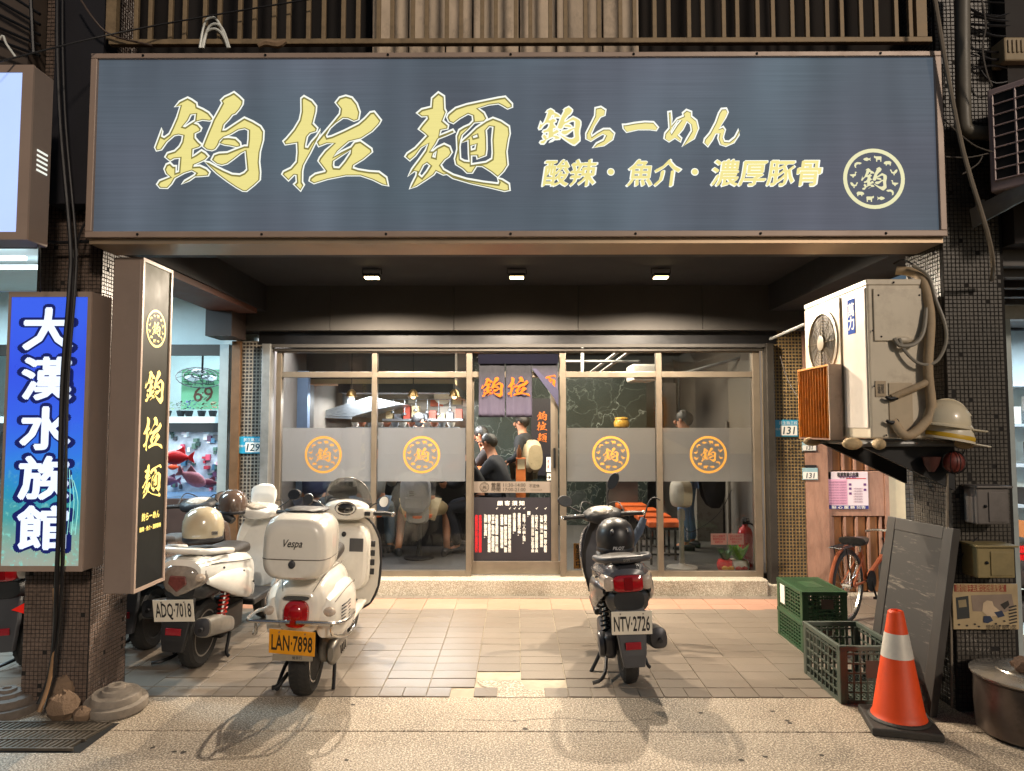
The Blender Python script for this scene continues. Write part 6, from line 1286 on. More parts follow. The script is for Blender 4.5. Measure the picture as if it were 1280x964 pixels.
def hand_chain(V, E, Rr, wi, wrist, d, side):
    """palm, four unequal fingers and a thumb growing from wrist vertex wi"""
    d = d.normalized(); s = d.cross(Vector((0, 0, 1)));
    if s.length < .1: s = Vector((1, 0, 0))
    s.normalize(); s *= side; n = s.cross(d)
    def add(p, r_, j): V.append(tuple(p)); Rr.append(r_); E.append((j, len(V) - 1)); return len(V) - 1
    pm_ = add(wrist + d * .05, .024, wi)
    for k, l_ in enumerate((.07, .08, .075, .055)):
        b_ = wrist + d * .09 + s * (.03 - k * .02); i = add(b_, .009, pm_); i = add(b_ + d * l_ * .55 - Vector((0, 0, .01)), .008, i); add(b_ + d * l_ - Vector((0, 0, .028)), .006, i)
    i = add(wrist + d * .05 + s * .042, .010, pm_); add(wrist + d * .09 + s * .055 - Vector((0, 0, .012)), .008, i)
def person(loc, rz, label, J, top, bottom, hair, shorts=False, sleeves='long', hairstyle='short', shoe='1c1b1c', apron=None):
    t = thing('person', loc, label, 'person', None, (0, 0, rz)); j = {k: Vector(v) for k, v in J.items()}
    V, E, Rr = [], [], []
    def add(k, r_, par=None): V.append(tuple(j[k])); Rr.append(r_); n_ = len(V) - 1; (par is not None) and E.append((par, n_)); return n_
    pe = add('pelvis', (.15, .11)); ch = add('chest', (.155, .115), pe); nk = add('neck', .055, ch)
    hd_ = j['head']; up_ = (hd_ - j['neck']).normalized(); V.append(tuple(hd_ - up_ * .04)); Rr.append((.075, .085)); E.append((nk, len(V) - 1)); a_ = len(V) - 1; V.append(tuple(hd_ + up_ * .05)); Rr.append((.078, .09)); E.append((a_, len(V) - 1))
    for s, sd in (('l', -1), ('r', 1)):
        x = add('sh_' + s, .06, ch); x = add('el_' + s, .043, x); x = add('wr_' + s, .028, x); hand_chain(V, E, Rr, x, j['wr_' + s], (j['wr_' + s] - j['el_' + s]), -sd)
        x = add('hip_' + s, .09, pe); x = add('kn_' + s, .06, x); x = add('an_' + s, .04, x); add('toe_' + s, .032, x)
    # the face: nose, brow, mouth and ears grown onto the same mesh
    fwd = (j['face'] - hd_).normalized(); rt = fwd.cross(up_).normalized(); ex_ = []
    def blob(c, r_):
        b_ = MB().ball((0, 0, 0), 1, 8, 6); ex_.append(([tuple(c + rt * (q[0] * r_[0]) + fwd * (q[1] * r_[1]) + up_ * (q[2] * r_[2])) for q in b_.v], b_.f))
    blob(hd_ + fwd * .098 - up_ * .01, (.014, .02, .025)); blob(hd_ + fwd * .085 - up_ * .055, (.025, .012, .008))
    for s in (-1, 1): blob(hd_ + rt * (s * .083), (.012, .02, .03)); blob(hd_ + fwd * .082 + rt * (s * .033) + up_ * .018, (.012, .008, .007))
    skin_obj('body', V, E, Rr, SKIN_, t, 1, ex_)
    def sub(name, chain, mat, root=0):
        vs, es, rs, ix = [], [], [], {}
        for k, r_, par in chain:
            vs.append(tuple(j[k]) if isinstance(k, str) else tuple(k)); rs.append(r_); ix[k if isinstance(k, str) else len(vs)] = len(vs) - 1
            if par is not None: es.append((ix[par], len(vs) - 1))
        return skin_obj(name, vs, es, rs, mat, t, 1)
    tm_ = M('cloth_' + top, top, .85, var=.15, scale=6, bump=.25, bscale=30); c_ = [('pelvis', (.172, .135), None), ('chest', (.178, .14), 'pelvis'), ('neck', .07, 'chest')]
    for s in 'lr':
        c_ += [('sh_' + s, .078, 'chest')]; e_ = j['el_' + s]
        if sleeves == 'long': c_ += [('el_' + s, .06, 'sh_' + s), ('wr_' + s, .045, 'el_' + s)]
        else:
            j['cuff_' + s] = j['sh_' + s].lerp(e_, .75); c_ += [('cuff_' + s, .068, 'sh_' + s)]
    sub('jacket' if sleeves == 'long' else 'shirt', c_, tm_)
    c_ = [('pelvis', (.168, .13), None)]
    for s in 'lr':
        c_ += [('hip_' + s, .108, 'pelvis')]
        if shorts: j['hem_' + s] = j['hip_' + s].lerp(j['kn_' + s], .93); c_ += [('hem_' + s, .092, 'hip_' + s)]
        else: c_ += [('kn_' + s, .076, 'hip_' + s), ('an_' + s, .062, 'kn_' + s)]
    sub('shorts' if shorts else 'trousers', c_, M('cloth_' + bottom, bottom, .85, var=.18, scale=8, bump=.2))
    for s in 'lr':
        d_ = (j['toe_' + s] - j['an_' + s]); d_.z = 0; d_.normalize(); r_ = Vector((-d_.y, d_.x, 0)); b_ = MB().loft([(-.09, .03, .03, .035, .03), (-.05, .045, .042, .045, .045), (.05, .04, .045, .035, .04), (.12, .03, .042, .025, .03), (.17, .022, .02, .012, .02)], 12)
        a0 = Vector((j['an_' + s].x, j['an_' + s].y, 0)); b_.v = [tuple(a0 + r_ * q[0] + d_ * q[1] + Vector((0, 0, q[2]))) for q in b_.v]; b_.build('shoe', M('shoe_' + shoe, shoe, .6), t, world=False, smooth=True)
    hm_ = M('hair_' + hair, hair, .5, var=.3, scale=40, bump=.5, bscale=90); b_ = MB().ball((0, 0, 0), 1, 18, 10)
    b_.v = [tuple(hd_ + up_ * (.022 if q[2] > 0 else .012) - fwd * .03 + rt * (q[0] * .094) + fwd * (q[1] * .1) + up_ * (q[2] * (.105 if q[2] > 0 else .085 if q[1] < 0 else .03))) for q in b_.v]
    if hairstyle in ('long', 'bob'):
        k_ = len(b_.v); m2 = MB().ball((0, 0, 0), 1, 12, 7); L2 = .2 if hairstyle == 'long' else .11
        b_.add([tuple(hd_ - fwd * .06 - up_ * (L2 * .55) + rt * (q[0] * .085) + fwd * (q[1] * .05) + up_ * (q[2] * L2)) for q in m2.v], m2.f)
    random.seed(len(label)); b_.v = [tuple(Vector(q) + (Vector(q) - hd_) * random.uniform(-.07, .1)) for q in b_.v] if hairstyle != 'cap' else b_.v
    b_.build('hair' if hairstyle != 'cap' else 'cap', hm_, t, world=False, smooth=True)
    if hairstyle == 'cap':
        b2_ = MB().ball((0, 0, 0), 1, 14, 6); b2_.v = [tuple(hd_ + up_ * .035 + fwd * .1 + rt * (q[0] * .075) + fwd * (q[1] * .07) + up_ * (q[2] * .008)) for q in b2_.v]; b2_.build('cap_peak', hm_, t, world=False, smooth=True)
    return t
def sit(h=.62, spread=.16, lean=.12, knee=.42, armf=.38, foot=.30, kx=None):
    kx = kx or spread + .03
    p = dict(pelvis=(0, 0, h + .10), chest=(0, lean, h + .45), neck=(0, lean + .05, h + .60), head=(0, lean + .10, h + .74), face=(0, lean + .3, h + .70))
    for s, d in (('l', -1), ('r', 1)): p.update({'sh_' + s: (d * .18, lean + .01, h + .50), 'el_' + s: (d * .24, lean + .16, h + .28), 'wr_' + s: (d * .14, lean + armf, h + .36), 'hip_' + s: (d * .10, .06, h + .06), 'kn_' + s: (d * kx, knee, h + .02), 'an_' + s: (d * (kx + .02), foot, .08), 'toe_' + s: (d * (kx + .06), foot + .12, .03)})
    return p
def stand(lean=0., H=1.0):
    p = dict(pelvis=(0, 0, .92), chest=(0, .01 + lean, 1.26), neck=(0, .02 + lean, 1.42), head=(0, .05 + lean, 1.56), face=(0, .3 + lean, 1.53))
    for s, d in (('l', -1), ('r', 1)): p.update({'sh_' + s: (d * .18, .0 + lean, 1.34), 'el_' + s: (d * .24, .02, 1.08), 'wr_' + s: (d * .2, .2, 1.0), 'hip_' + s: (d * .1, 0, .88), 'kn_' + s: (d * .11, .03, .48), 'an_' + s: (d * .12, -.02, .08), 'toe_' + s: (d * .14, .12, .03)})
    return {k: tuple(x * H for x in v) for k, v in p.items()}
zf = .15
m1 = person((U(526, 650, 8.0).x, 8.0, zf), 0, 'seated person in dark tee and shorts wearing a grey backpack at the counter', dict(sit(.5, .2, .1, .32, foot=.16, kx=.26)), '22242e', 'b09a70', '1a1614', shorts=True, sleeves='short')
m2_ = person((U(462, 650, 8.0).x, 8.05, zf), R(8), 'seated person in a grey long sleeved shirt at the counter behind the white scooter', sit(.52), '7d7d78', '5a6a78', '1c1816')
m3_ = person((U(392, 650, 8.1).x, 8.1, zf), R(-4), 'seated person in a navy jacket at the left end of the counter', sit(.52), '262c48', '2a2c34', '1a1614', hairstyle='bob')
def counter_stool(px_, y, lb, back=None):
    t = thing('counter_stool', (U(px_, 650, y).x, y, zf), lb, 'stool', 'round pole stools at the counter')
    MB().lathe([(.17, 0), (.17, .012), (.03, .03)], n=20).build('base', DARKM, t, world=False, smooth=True); MB().tube([(0, 0, .02), (0, 0, .46)], .028, 10).build('pole', BLACK, t, world=False); MB().lathe([(.16, .46), (.17, .47), (.17, .495), (.15, .50)], n=22).build('seat', M('stool_orange', 'c8581c'), t, world=False, smooth=True)
    if back: m = MB(); m.loft([(-.16, .48, .10, .1, .06, 3), (-.13, .5, .13, .12, .1, 3), (-.12, .5, .12, .1, .1, 3)], 16); m.build('seat_cover', M('stool_shell', '8c8a88', .4), t, world=False, smooth=True)
counter_stool(524, 7.98, 'pole stool under the person with the grey backpack', True); counter_stool(461, 8.03, 'pole stool under the grey shirted person'); counter_stool(391, 8.08, 'pole stool under the navy jacketed person')
bp = thing('backpack', (U(519, 625, 7.78).x, 7.8, .68), 'glossy grey backpack worn by the seated person in shorts', 'backpack')
m = MB(); m.loft([(-.12, .22, .10, .14, .16, 3), (-.09, .22, .16, .2, .21, 3), (.0, .22, .175, .215, .22, 3), (.06, .22, .165, .2, .21, 3)], 20); m.build('bag', M('grey_nylon', '84868c', .3, var=.12, scale=6, bump=.2), bp, world=False, smooth=True)
MB().box((-.1, -.125, .06), (.1, -.112, .18)).build('pocket', M('grey_nylon', '84868c'), bp, world=False, bevel=.02); MB().tube([(-.04, -.03, .44), (0, -.05, .48), (.04, -.03, .44)], .01, 6, k=3).build('handle', DARKM, bp, world=False)
for s in (-.11, .11): MB().tube([(s, .05, .40), (s, .14, .44), (s, .26, .30)], .015, 6, k=3).build('strap', M('strap_dark', '3a3a3e', .6), bp, world=False)
for k in range(3): MB().box((-.05 + .0, -.128, .2 + k * .02), (.0, -.118, .208 + k * .02)).build('vent', DARKM, bp, world=False)
person((U(605, 580, 8.5).x, 8.5, zf), R(92), 'long haired diner in a black jacket leaning over noodles by the left door edge', sit(.5, lean=.18), '17181c', '26262c', '2a1c16', hairstyle='long')
person((U(633, 580, 8.9).x, 8.75, zf), R(75), 'person in a dark jacket and black cap seated beside the long haired diner', sit(.54, lean=.14), '1c1e26', '24242a', '141214', hairstyle='cap')
person((U(619, 560, 9.9).x, 9.7, zf), R(85), 'farthest seated diner with a red band on dark hair behind the door', sit(.62, lean=.1), '221c1e', '1c1c20', '1a1413', hairstyle='bob')
sm = person((U(655, 560, 10.1).x, 10.0, zf), R(72), 'standing person in a dark jacket and khaki trousers behind the door', stand(H=.985), '2a2c30', '6a6248', '17120f')
cbp = thing('backpack', (U(663, 560, 9.9).x, 9.93, 1.0), 'slouchy cream canvas backpack on the standing person', 'backpack')
m = MB(); m.loft([(-.14, .2, .12, .18, .17, 2.6), (-.06, .2, .165, .25, .22, 2.6), (.06, .22, .15, .22, .2, 2.6), (.1, .22, .1, .16, .15, 2.6)], 18, Matrix.Rotation(R(30), 4, 'Z')); m.build('bag', M('cream_canvas', 'cdbb98', .85, var=.15, bump=.4), cbp, world=False, smooth=True)
MB().tube([(-.1, -.03, .42), (-.2, -.05, .38), (-.2, -.08, .1)], .02, 6, k=3).build('strap', M('cream_canvas', 'cdbb98'), cbp, world=False)
person((U(522, 540, 10.0).x, 9.9, zf), R(-60), 'cook in a navy shirt and dark cap working in the kitchen', stand(H=1.0), '20263c', '26262a', '16161a', hairstyle='cap')
person((U(860, 650, 8.6).x, 8.6, zf), R(60), 'standing person in blue jeans with dark boots behind the right panes', stand(H=1.0), '3a3f44', '6a86a8', '1a1614')
co = thing('hanging_coat', (U(893, 640, 8.5).x, 8.5, .6), 'black coat hanging on the counter behind the rightmost pane', 'coat')
m = MB(); m.loft([(-.08, .38, .04, .05, .2), (-.04, .36, .15, .14, .3), (.03, .36, .17, .14, .32), (.07, .36, .1, .1, .2)], 14); m.v = [(q[0] * (1 - .4 * max(0, .4 - q[2])) + .02 * math.sin(q[2] * 30), q[1], q[2]) for q in m.v]; m.build('cloth', M('coat_black', '141417', .8, var=.3, bump=.4), co, world=False, smooth=True)
MB().tube([(0, .1, .46), (0, .35, .5)], .01, 6).build('hook', DARKM, co, world=False)
cable('fan_cord', [U(852, 648, 7.45), U(860, 665, 7.6), U(880, 657, 7.8), U(900, 640, 8.2), U(915, 612, 8.8)], .004, BLKC, 'thin black cord running from the pedestal heater to the right wall', 'cable')
# ------------------------------------------------------------------ scooters.  local frame: rear tyre touches the ground at the origin, +y is forward
TYRE = M('scooter_tyre', '191817', .75, bump=.3, scale=30); CHR = M('scooter_chrome', 'c4c0ba', .18, .95, var=.08)
BPL = M('black_plastic', '1c1c1e', .5, bump=.15, scale=20, bscale=200, dirt=.2, dc='3a352e'); GPL = M('grey_plastic', '3c3c3f', .45, bump=.1, bscale=200)
REDL = M('tail_red', '9c0c14', .12, coat=.6, var=.15, scale=30); CLR = M('clear_lens', 'b0a294', .1, coat=.6, var=.3, scale=40); AMB = M('amber_lens', 'c87a20', .15, coat=.5)
SILV = M('cast_silver', '8f8a82', .38, .7, var=.15, dirt=.4, dc='2c2824', dscale=8); SEATM = M('seat_vinyl', '2b2724', .42, bump=.15, bscale=250)
def wheel(t, y, r, w_, rimmat, x=0., name='wheel', spokes=5):
    m = MB(); prof = [(r - .075, -w_ * .42), (r - .03, -w_ * .5), (r - .008, -w_ * .36), (r, -w_ * .12), (r, w_ * .12), (r - .008, w_ * .36), (r - .03, w_ * .5), (r - .075, w_ * .42)]
    m.lathe(prof, (x, y, r), 'x', 44); o = m.build(name, TYRE, t, world=False, smooth=35)
    m = MB()
    for k in range(44):
        a_ = k * 2 * math.pi / 44
        for s in (-1, 1):
            q = lambda da, xx, rr: (x + xx * s, y + math.cos(a_ + da) * rr, r + math.sin(a_ + da) * rr)
            m.add([q(0, w_ * .05, r + .0025), q(.06, w_ * .05, r + .0025), q(.13, w_ * .38, r - .006), q(.07, w_ * .38, r - .006)], [(0, 1, 2, 3)])
    m.build('tread', M('tread', '262422', .85), o, world=False)['kind'] = 'stuff'
    m = MB(); m.lathe([(r - .075, -w_ * .43), (r - .085, -w_ * .44), (r - .09, -w_ * .25), (r - .09, w_ * .25), (r - .085, w_ * .44), (r - .075, w_ * .43)], (x, y, r), 'x', 36, cap=False); m.lathe([(.05, -w_ * .4), (.055, 0), (.05, w_ * .4)], (x, y, r), 'x', 16)
    for k in range(spokes): a_ = k * 2 * math.pi / spokes; m.tube([(x, y + math.cos(a_) * .04, r + math.sin(a_) * .04), (x, y + math.cos(a_) * (r - .085), r + math.sin(a_) * (r - .085))], .016, 6)
    m.build('rim', rimmat, o, world=False, smooth=35); return o
def lplate(t, c, w_, h_, col_, ink, txt, tilt=12, roll=0):
    Tm = Matrix.Translation(c) @ Matrix.Rotation(R(roll), 4, 'Y') @ Matrix.Rotation(R(tilt), 4, 'X')
    o = MB().box((-w_ / 2, -.002, -h_ / 2), (w_ / 2, .002, h_ / 2), Tm).build('license_plate', M('plate_' + col_, col_, .35, var=.06, dirt=.12, dc='6a5a44'), t, world=False, bevel=.0015)
    text(txt, M('ink_' + ink, ink, .5), o, Tm @ Vector((0, -.0032, -h_ * .03)), h_ * .9, w=w_ * .88, face=Tm.to_3x3().to_4x4() @ CAMFACE, bold=.018, world=False)
    m = MB()
    for sx_ in (-.28, .28):
        m.ball(tuple(Tm @ Vector((sx_ * w_, -.004, h_ * .4))), .006, 6, 5)
    m.build('bolts', CHR, o, world=False)['kind'] = 'stuff'; return o
def seclerp(secs, n): # densify loft sections smoothly
    out = []
    for i in range(len(secs) - 1):
        for k in range(n):
            t = k / n; t = t * t * (3 - 2 * t) * .5 + t * .5; out.append(tuple(a + (b - a) * t for a, b in zip(secs[i], secs[i + 1])))
    return out + [secs[-1]]
def shell(t, name, secs, mat, n=24, d=3, sm=45):
    secs = [tuple(list(q) + [2.6] if len(q) == 5 else q) for q in secs]; secs = [tuple(list(q) + [0.]) if len(q) == 6 else q for q in secs]
    return MB().loft(seclerp(secs, d), n).build(name, mat, t, world=False, smooth=sm)
def tub(t, name, pts, r, mat, k=4, n=8): return MB().tube(pts, r, n, k=k).build(name, mat, t, world=False, smooth=True)
def spring(t, x, y0_, z0_, y1_, z1_, r, c_, name='shock_absorber'):
    o = tub(t, name, [(x, y0_, z0_), (x, y1_, z1_)], .014, CHR, 0); n_ = 90; pts = []
    for i in range(n_): f = i / (n_ - 1); a_ = f * 9 * 2 * math.pi; pts.append((x + math.cos(a_) * r, y0_ + (y1_ - y0_) * (.12 + .76 * f) + math.sin(a_) * r * .5, z0_ + (z1_ - z0_) * (.12 + .76 * f)))
    MB().tube(pts, .0065, 5).build('spring', c_, o, world=False, smooth=True); return o
def mirror(t, base, stalk, c, rot, shape, mat=BPL):
    o = tub(t, 'mirror', [base, stalk, c], .006, mat, 4); Tm = Matrix.Translation(c) @ Euler(rot).to_matrix().to_4x4(); m = MB()
    m.rings([[(math.cos(a_) * shape[0] * s, y_, math.sin(a_) * shape[1] * s + .1 * shape[0] * math.cos(a_)) for a_ in [i * math.pi / 10 for i in range(20)]] for y_, s in ((.028, .5), (.016, .9), (-.004, 1), (-.012, .95))], True, False, Tm); m.build('mirror_shell', mat, o, world=False, smooth=40)
    m = MB(); m.rings([[(math.cos(a_) * shape[0] * .88, y_, math.sin(a_) * shape[1] * .88 + .1 * shape[0] * math.cos(a_)) for a_ in [i * math.pi / 10 for i in range(20)]] for y_ in (-.0125, -.0135)], True, False, Tm); m.build('mirror_glass', M('mirror_glass', 'd8dde4', .03, 1, var=0), o, world=False); return o
def lever(t, s, z, y, x0_=.2, x1_=.38, mat=CHR):
    tub(t, 'brake_lever', [(s * x0_, y + .02, z), (s * (x0_ + .06), y + .075, z), (s * x1_, y + .06, z - .012)], .006, mat, 4)
def grip(t, s, z, y, x0_, x1_, mat=BPL, up=.0, back=.03):
    o = tub(t, 'handlebar_grip', [(s * x0_, y, z), (s * x1_, y - back, z + up)], .0165, mat, 0, 12); MB().ball((s * x1_, y - back, z + up), .019, 10, 6).build('bar_end', CHR, o, world=False, smooth=True)

# ---- the white retro scooter with the top box
VW = M('ivory_enamel', 'e4ded2', .2, coat=.6, var=.04, scale=3, dirt=.12, dc='8a7c66', dscale=5)
c = G(378, 868)
v = thing('scooter', (c.x + .015, c.y + .02, 0), 'ivory retro scooter with a big top box and yellow licence plate', 'scooter', 'parked scooters', (0, R(2), R(2)))
v.scale = (.87, 1, 1)
wheel(v, 0, .235, .14, CHR); wheel(v, 1.28, .235, .115, CHR)
shell(v, 'body', [(-.31, .60, .03, .03, .05), (-.30, .60, .12, .09, .12), (-.25, .60, .17, .14, .17), (-.12, .60, .205, .19, .19), (.1, .59, .215, .2, .2), (.3, .57, .20, .2, .18), (.48, .52, .16, .18, .15), (.6, .48, .1, .12, .1)], VW, 28)
for s in (-1, 1): shell(v, 'side_cowl', [(-.27, .53, .02, .03, .03, 2.2, s * .15), (-.24, .53, .06, .11, .12, 2.3, s * .165), (-.08, .52, .10, .17, .165, 2.4, s * .185), (.14, .51, .105, .18, .17, 2.4, s * .19), (.32, .50, .085, .15, .14, 2.4, s * .17), (.44, .48, .03, .06, .06, 2.2, s * .14)], VW, 22)
for k in range(6): tub(v, 'cowl_vent', [(.262, -.15, .475 + k * .02), (.279, -.08, .48 + k * .02), (.287, -.02, .485 + k * .02)], .0045, BLKP, 0, 5)
shell(v, 'seat', [(-.16, .80, .10, .03, .04), (-.1, .81, .13, .05, .06), (.1, .81, .145, .06, .06), (.3, .80, .13, .05, .05), (.5, .80, .11, .05, .05), (.6, .78, .06, .03, .04)], SEATM, 20)
MB().box((-.2, .55, .29), (.2, 1.05, .325)).build('floorboard', VW, v, world=False, bevel=.012); MB().box((-.13, .58, .3255), (.13, 1.0, .335)).build('floor_mat', BPL, v, world=False, bevel=.004)
# leg shield: stacked sections, curved across
m = MB(); rs = []
for z, hw, y in ((.24, .14, 1.06), (.30, .23, 1.04), (.42, .285, 1.06), (.6, .295, 1.07), (.78, .275, 1.06), (.90, .21, 1.04), (.97, .12, 1.02)):
    top_ = [(hw * u, y + .05 * (1 - u * u) - .0, z) for u in [i / 6 - 1 for i in range(13)]]; rs.append([(a[0], a[1] + .035, a[2]) for a in top_] + [(a[0], a[1], a[2]) for a in reversed(top_)])
m.rings(rs); m.build('leg_shield', VW, v, world=False, smooth=50)
tub(v, 'shield_trim', [(.14, 1.07, .24), (.235, 1.05, .30), (.292, 1.07, .42), (.302, 1.08, .6), (.282, 1.07, .78), (.215, 1.05, .90), (.13, 1.03, .965)], .011, BLKP, 4); tub(v, 'shield_trim', [(-.14, 1.07, .24), (-.235, 1.05, .30), (-.292, 1.07, .42), (-.302, 1.08, .6), (-.282, 1.07, .78), (-.215, 1.05, .90)], .011, BLKP, 4)
shell(v, 'glovebox', [(.93, .66, .17, .20, .24, 4), (.95, .66, .2, .22, .26, 4), (1.06, .66, .22, .24, .28, 4)], VW, 28); MB().box((.05, .925, .70), (.17, .931, .80)).build('fuel_lid', GPL, v, world=False, bevel=.006); MB().lathe([(.018, 0), (.02, -.012), (.01, -.016)], (.0, .93, .83), 'y', 16).build('ignition', DARKM, v, world=False); MB().lathe([(.022, 0), (.02, -.025)], (-.045, .93, .745), 'y', 12).build('bag_hook', DARKM, v, world=False)
for k in range(4): MB().box((.225, .985, .62 + k * .07 - .1), (.262, 1.0, .665 + k * .07 - .1)).build('shield_vent', BLKP, v, world=False, bevel=.004)
shell(v, 'headset', [(.93, .99, .1, .05, .05), (.95, .99, .17, .075, .06), (1.0, 1.0, .20, .08, .07), (1.08, .99, .15, .09, .08), (1.15, .97, .08, .07, .07)], VW, 26); m = MB(); m.loft([(.925, 1.015, .05, .03, .025, 2), (.935, 1.015, .085, .047, .035, 2), (.96, 1.015, .085, .047, .035, 2)], 22); m.build('dial', M('dial_dark', '2a2724', .15, coat=.6), v, world=False, smooth=40); m = MB(); m.tube([(math.cos(i * math.pi / 11) * .09, .932, 1.02 + math.sin(i * math.pi / 11) * .048) for i in range(22)], .006, 6, closed=True); m.build('dial_ring', CHR, v, world=False, smooth=True)
for s in (-1, 1):
    tub(v, 'bar_cover', [(s * .1, 1.0, .99), (s * .24, .98, .985)], .036, VW, 0, 14); grip(v, s, .985, .975, .24, .41); lever(v, s, .99, .98, .22, .42); MB().box((s * .19 - .025, .935, .97), (s * .19 + .025, .945, 1.0)).build('switch', BLKP, v, world=False, bevel=.004)
    mirror(v, (s * .19, 1.0, 1.02), (s * .25, .98, 1.06), (s * .33, .95, 1.08), (0, 0, 0), (.045, .045), BPL if s > 0 else CHR)
m = MB(); rs = []
for j in range(9):
    z = 1.03 + j * .027; hw = .21 * math.sqrt(max(.02, 1 - (j / 8.6) ** 2.4)); rs.append([(hw * (i / 6 - 1), 1.10 - .06 * (i / 6 - 1) ** 2 - j * .012, z) for i in range(13)] + [(hw * (1 - i / 6), 1.104 - .06 * (1 - i / 6) ** 2 - j * .012, z) for i in range(13)])
m.rings(rs); m.build('windscreen', glassy('smoked_screen', (.72, .72, .72), refl=.6), v, world=False, smooth=50); tub(v, 'screen_rim', [(-.205, 1.045, 1.04), (-.19, 1.02, 1.13), (-.12, 1.0, 1.215), (0, 1.005, 1.25), (.12, 1.0, 1.215), (.19, 1.02, 1.13), (.205, 1.045, 1.04)], .004, M('screen_edge', '8a8880', .3), 4)
shell(v, 'front_mudguard', [(1.02, .36, .05, .05, .08), (1.1, .40, .085, .09, .1), (1.28, .43, .095, .1, .1), (1.45, .38, .08, .09, .1), (1.53, .30, .03, .03, .05)], VW, 18); tub(v, 'fork', [(.07, 1.28, .235), (.06, 1.15, .6)], .022, SILV, 0)
# tail: lamp, indicators, rails, plate, box
m = MB(); m.loft([(-.345, .565, .05, .04, .05, 3), (-.335, .565, .078, .075, .075, 3), (-.27, .565, .085, .08, .08, 3)], 22); m.build('tail_lamp', REDL, v, world=False, smooth=40); MB().loft([(-.30, .66, .09, .012, .012, 3), (-.335, .66, .085, .012, .012, 3)], 16).build('lamp_hood', CHR, v, world=False, smooth=True); MB().ball((0, -.335, .575), (.055, .02, .05), 16, 8).build('lamp_bulge', REDL, v, world=False, smooth=True)
for s in (-1, 1):
    m = MB(); m.ball((0, 0, 0), 1, 12, 7); m.v = [(s * .2 + q[0] * .045, -.25 + q[1] * .03 - abs(q[0]) * 0, .565 + q[2] * .028) for q in m.v]; m.build('indicator', CLR, v, world=False, smooth=True)
    tub(v, 'crash_rail', [(s * .02, -.375, .535), (s * .22, -.375, .535), (s * .31, -.33, .53), (s * .335, -.12, .52), (s * .3, .05, .50)], .011, CHR, 4); tub(v, 'crash_rail', [(s * .25, -.36, .535), (s * .25, -.34, .46), (s * .32, -.2, .42), (s * .33, -.05, .43)], .010, CHR, 3)
lplate(v, (.0, -.375, .42), .30, .15, 'dc9416', '221c14', 'LAN·7898', 14, 3)
MB().box((-.13, -.35, .31), (.13, -.34, .345)).build('frame_plate', M('dealer_plate', '8a8070', .5), v, world=False); text('機車行', BLKP, v, (.03, -.3415 - .01, .3275), .022, world=False); MB().box((-.05, -.3, .30), (.05, -.22, .42)).build('plate_arm', BPL, v, world=False)
shell(v, 'inner_fender', [(-.26, .38, .03, .03, .1), (-.2, .44, .075, .05, .12), (0, .46, .08, .04, .1), (.2, .42, .07, .04, .1)], BPL, 14)
MB().box((.08, -.05, .2), (.2, .35, .36)).build('engine', SILV, v, world=False, bevel=.03, seg=3); m = MB(); m.loft([(-.16, .29, .02, .04, .04, 2.4, .2), (-.12, .29, .045, .075, .075, 2.4, .2), (.12, .285, .05, .08, .08, 2.4, .2), (.25, .28, .02, .04, .04, 2.4, .2)], 18); m.build('exhaust', SILV, v, world=False, smooth=True)
for k in range(4): tub(v, 'exhaust_slot', [(.247, -.07 + k * .04, .315), (.249, -.05 + k * .04, .265)], .005, BLKP, 0, 5)
tub(v, 'centre_stand', [(.14, .2, .22), (.17, .1, .12), (.18, .05, .008)], .013, DARKM, 3); tub(v, 'centre_stand', [(-.14, .2, .22), (-.19, .1, .12), (-.22, .05, .008)], .013, DARKM, 3); tub(v, 'stand_foot', [(-.21, .02, .02), (-.22, .1, .02)], .02, BLKP, 0); tub(v, 'kick_bar', [(-.13, 0, .12), (-.18, -.05, .06), (-.22, -.06, .05)], .014, DARKM, 3)
tub(v, 'rack', [(.09, .0, .80), (.1, -.2, .80), (.1, -.3, .77)], .009, CHR, 3); tub(v, 'rack', [(-.09, .0, .80), (-.1, -.2, .80), (-.1, -.3, .77)], .009, CHR, 3)
BOXZ = [(-.46, .95, .10, .10, .1, 3.2), (-.455, .95, .17, .145, .15, 3.4), (-.43, .95, .20, .17, .168, 3.6), (-.36, .95, .222, .19, .178, 3.6), (-.24, .95, .225, .195, .178, 3.6), (-.12, .95, .21, .185, .175, 3.5), (-.06, .95, .18, .16, .15, 3.4), (-.04, .95, .1, .1, .1, 3)]
tb = shell(v, 'top_box', BOXZ, VW, 40); m = MB(); m.loft([(q[0], q[1] - .035, q[2] + .0025, .0025, .0025, 2) for q in BOXZ], 4)
pts = []
for q in BOXZ[1:-1]: pts.append((q[2] * .992 + .001, q[0], .90))
seam = [(-x, y, z) for x, y, z in reversed(pts)]; MB().tube([(0, -.462, .90), (.1, -.4615, .90)] + pts, .003, 5).build('lid_seam', M('seam_grey', '6a6258', .6), tb, world=False); MB().tube([(0, -.462, .90), (-.1, -.4615, .90)] + [(-x, y, z) for x, y, z in pts], .003, 5).build('lid_seam', M('seam_grey', '6a6258'), tb, world=False)
for s in (-1, 1):
    tub(v, 'panel_gap', [(s * .10, -.305, .69), (s * .135, -.2, .755), (s * .15, .0, .775), (s * .15, .3, .755)], .003, M('seam_grey', '6a6258'), 4, 5); tub(v, 'panel_gap', [(s * .235, -.24, .62), (s * .262, -.05, .66), (s * .262, .2, .655), (s * .22, .38, .60)], .0025, M('seam_grey', '6a6258'), 4, 5)
    tub(v, 'brake_cable', [(s * .2, 1.0, 1.0), (s * .17, 1.07, 1.07), (s * .05, 1.1, 1.05)], .004, BLKC, 4, 6)
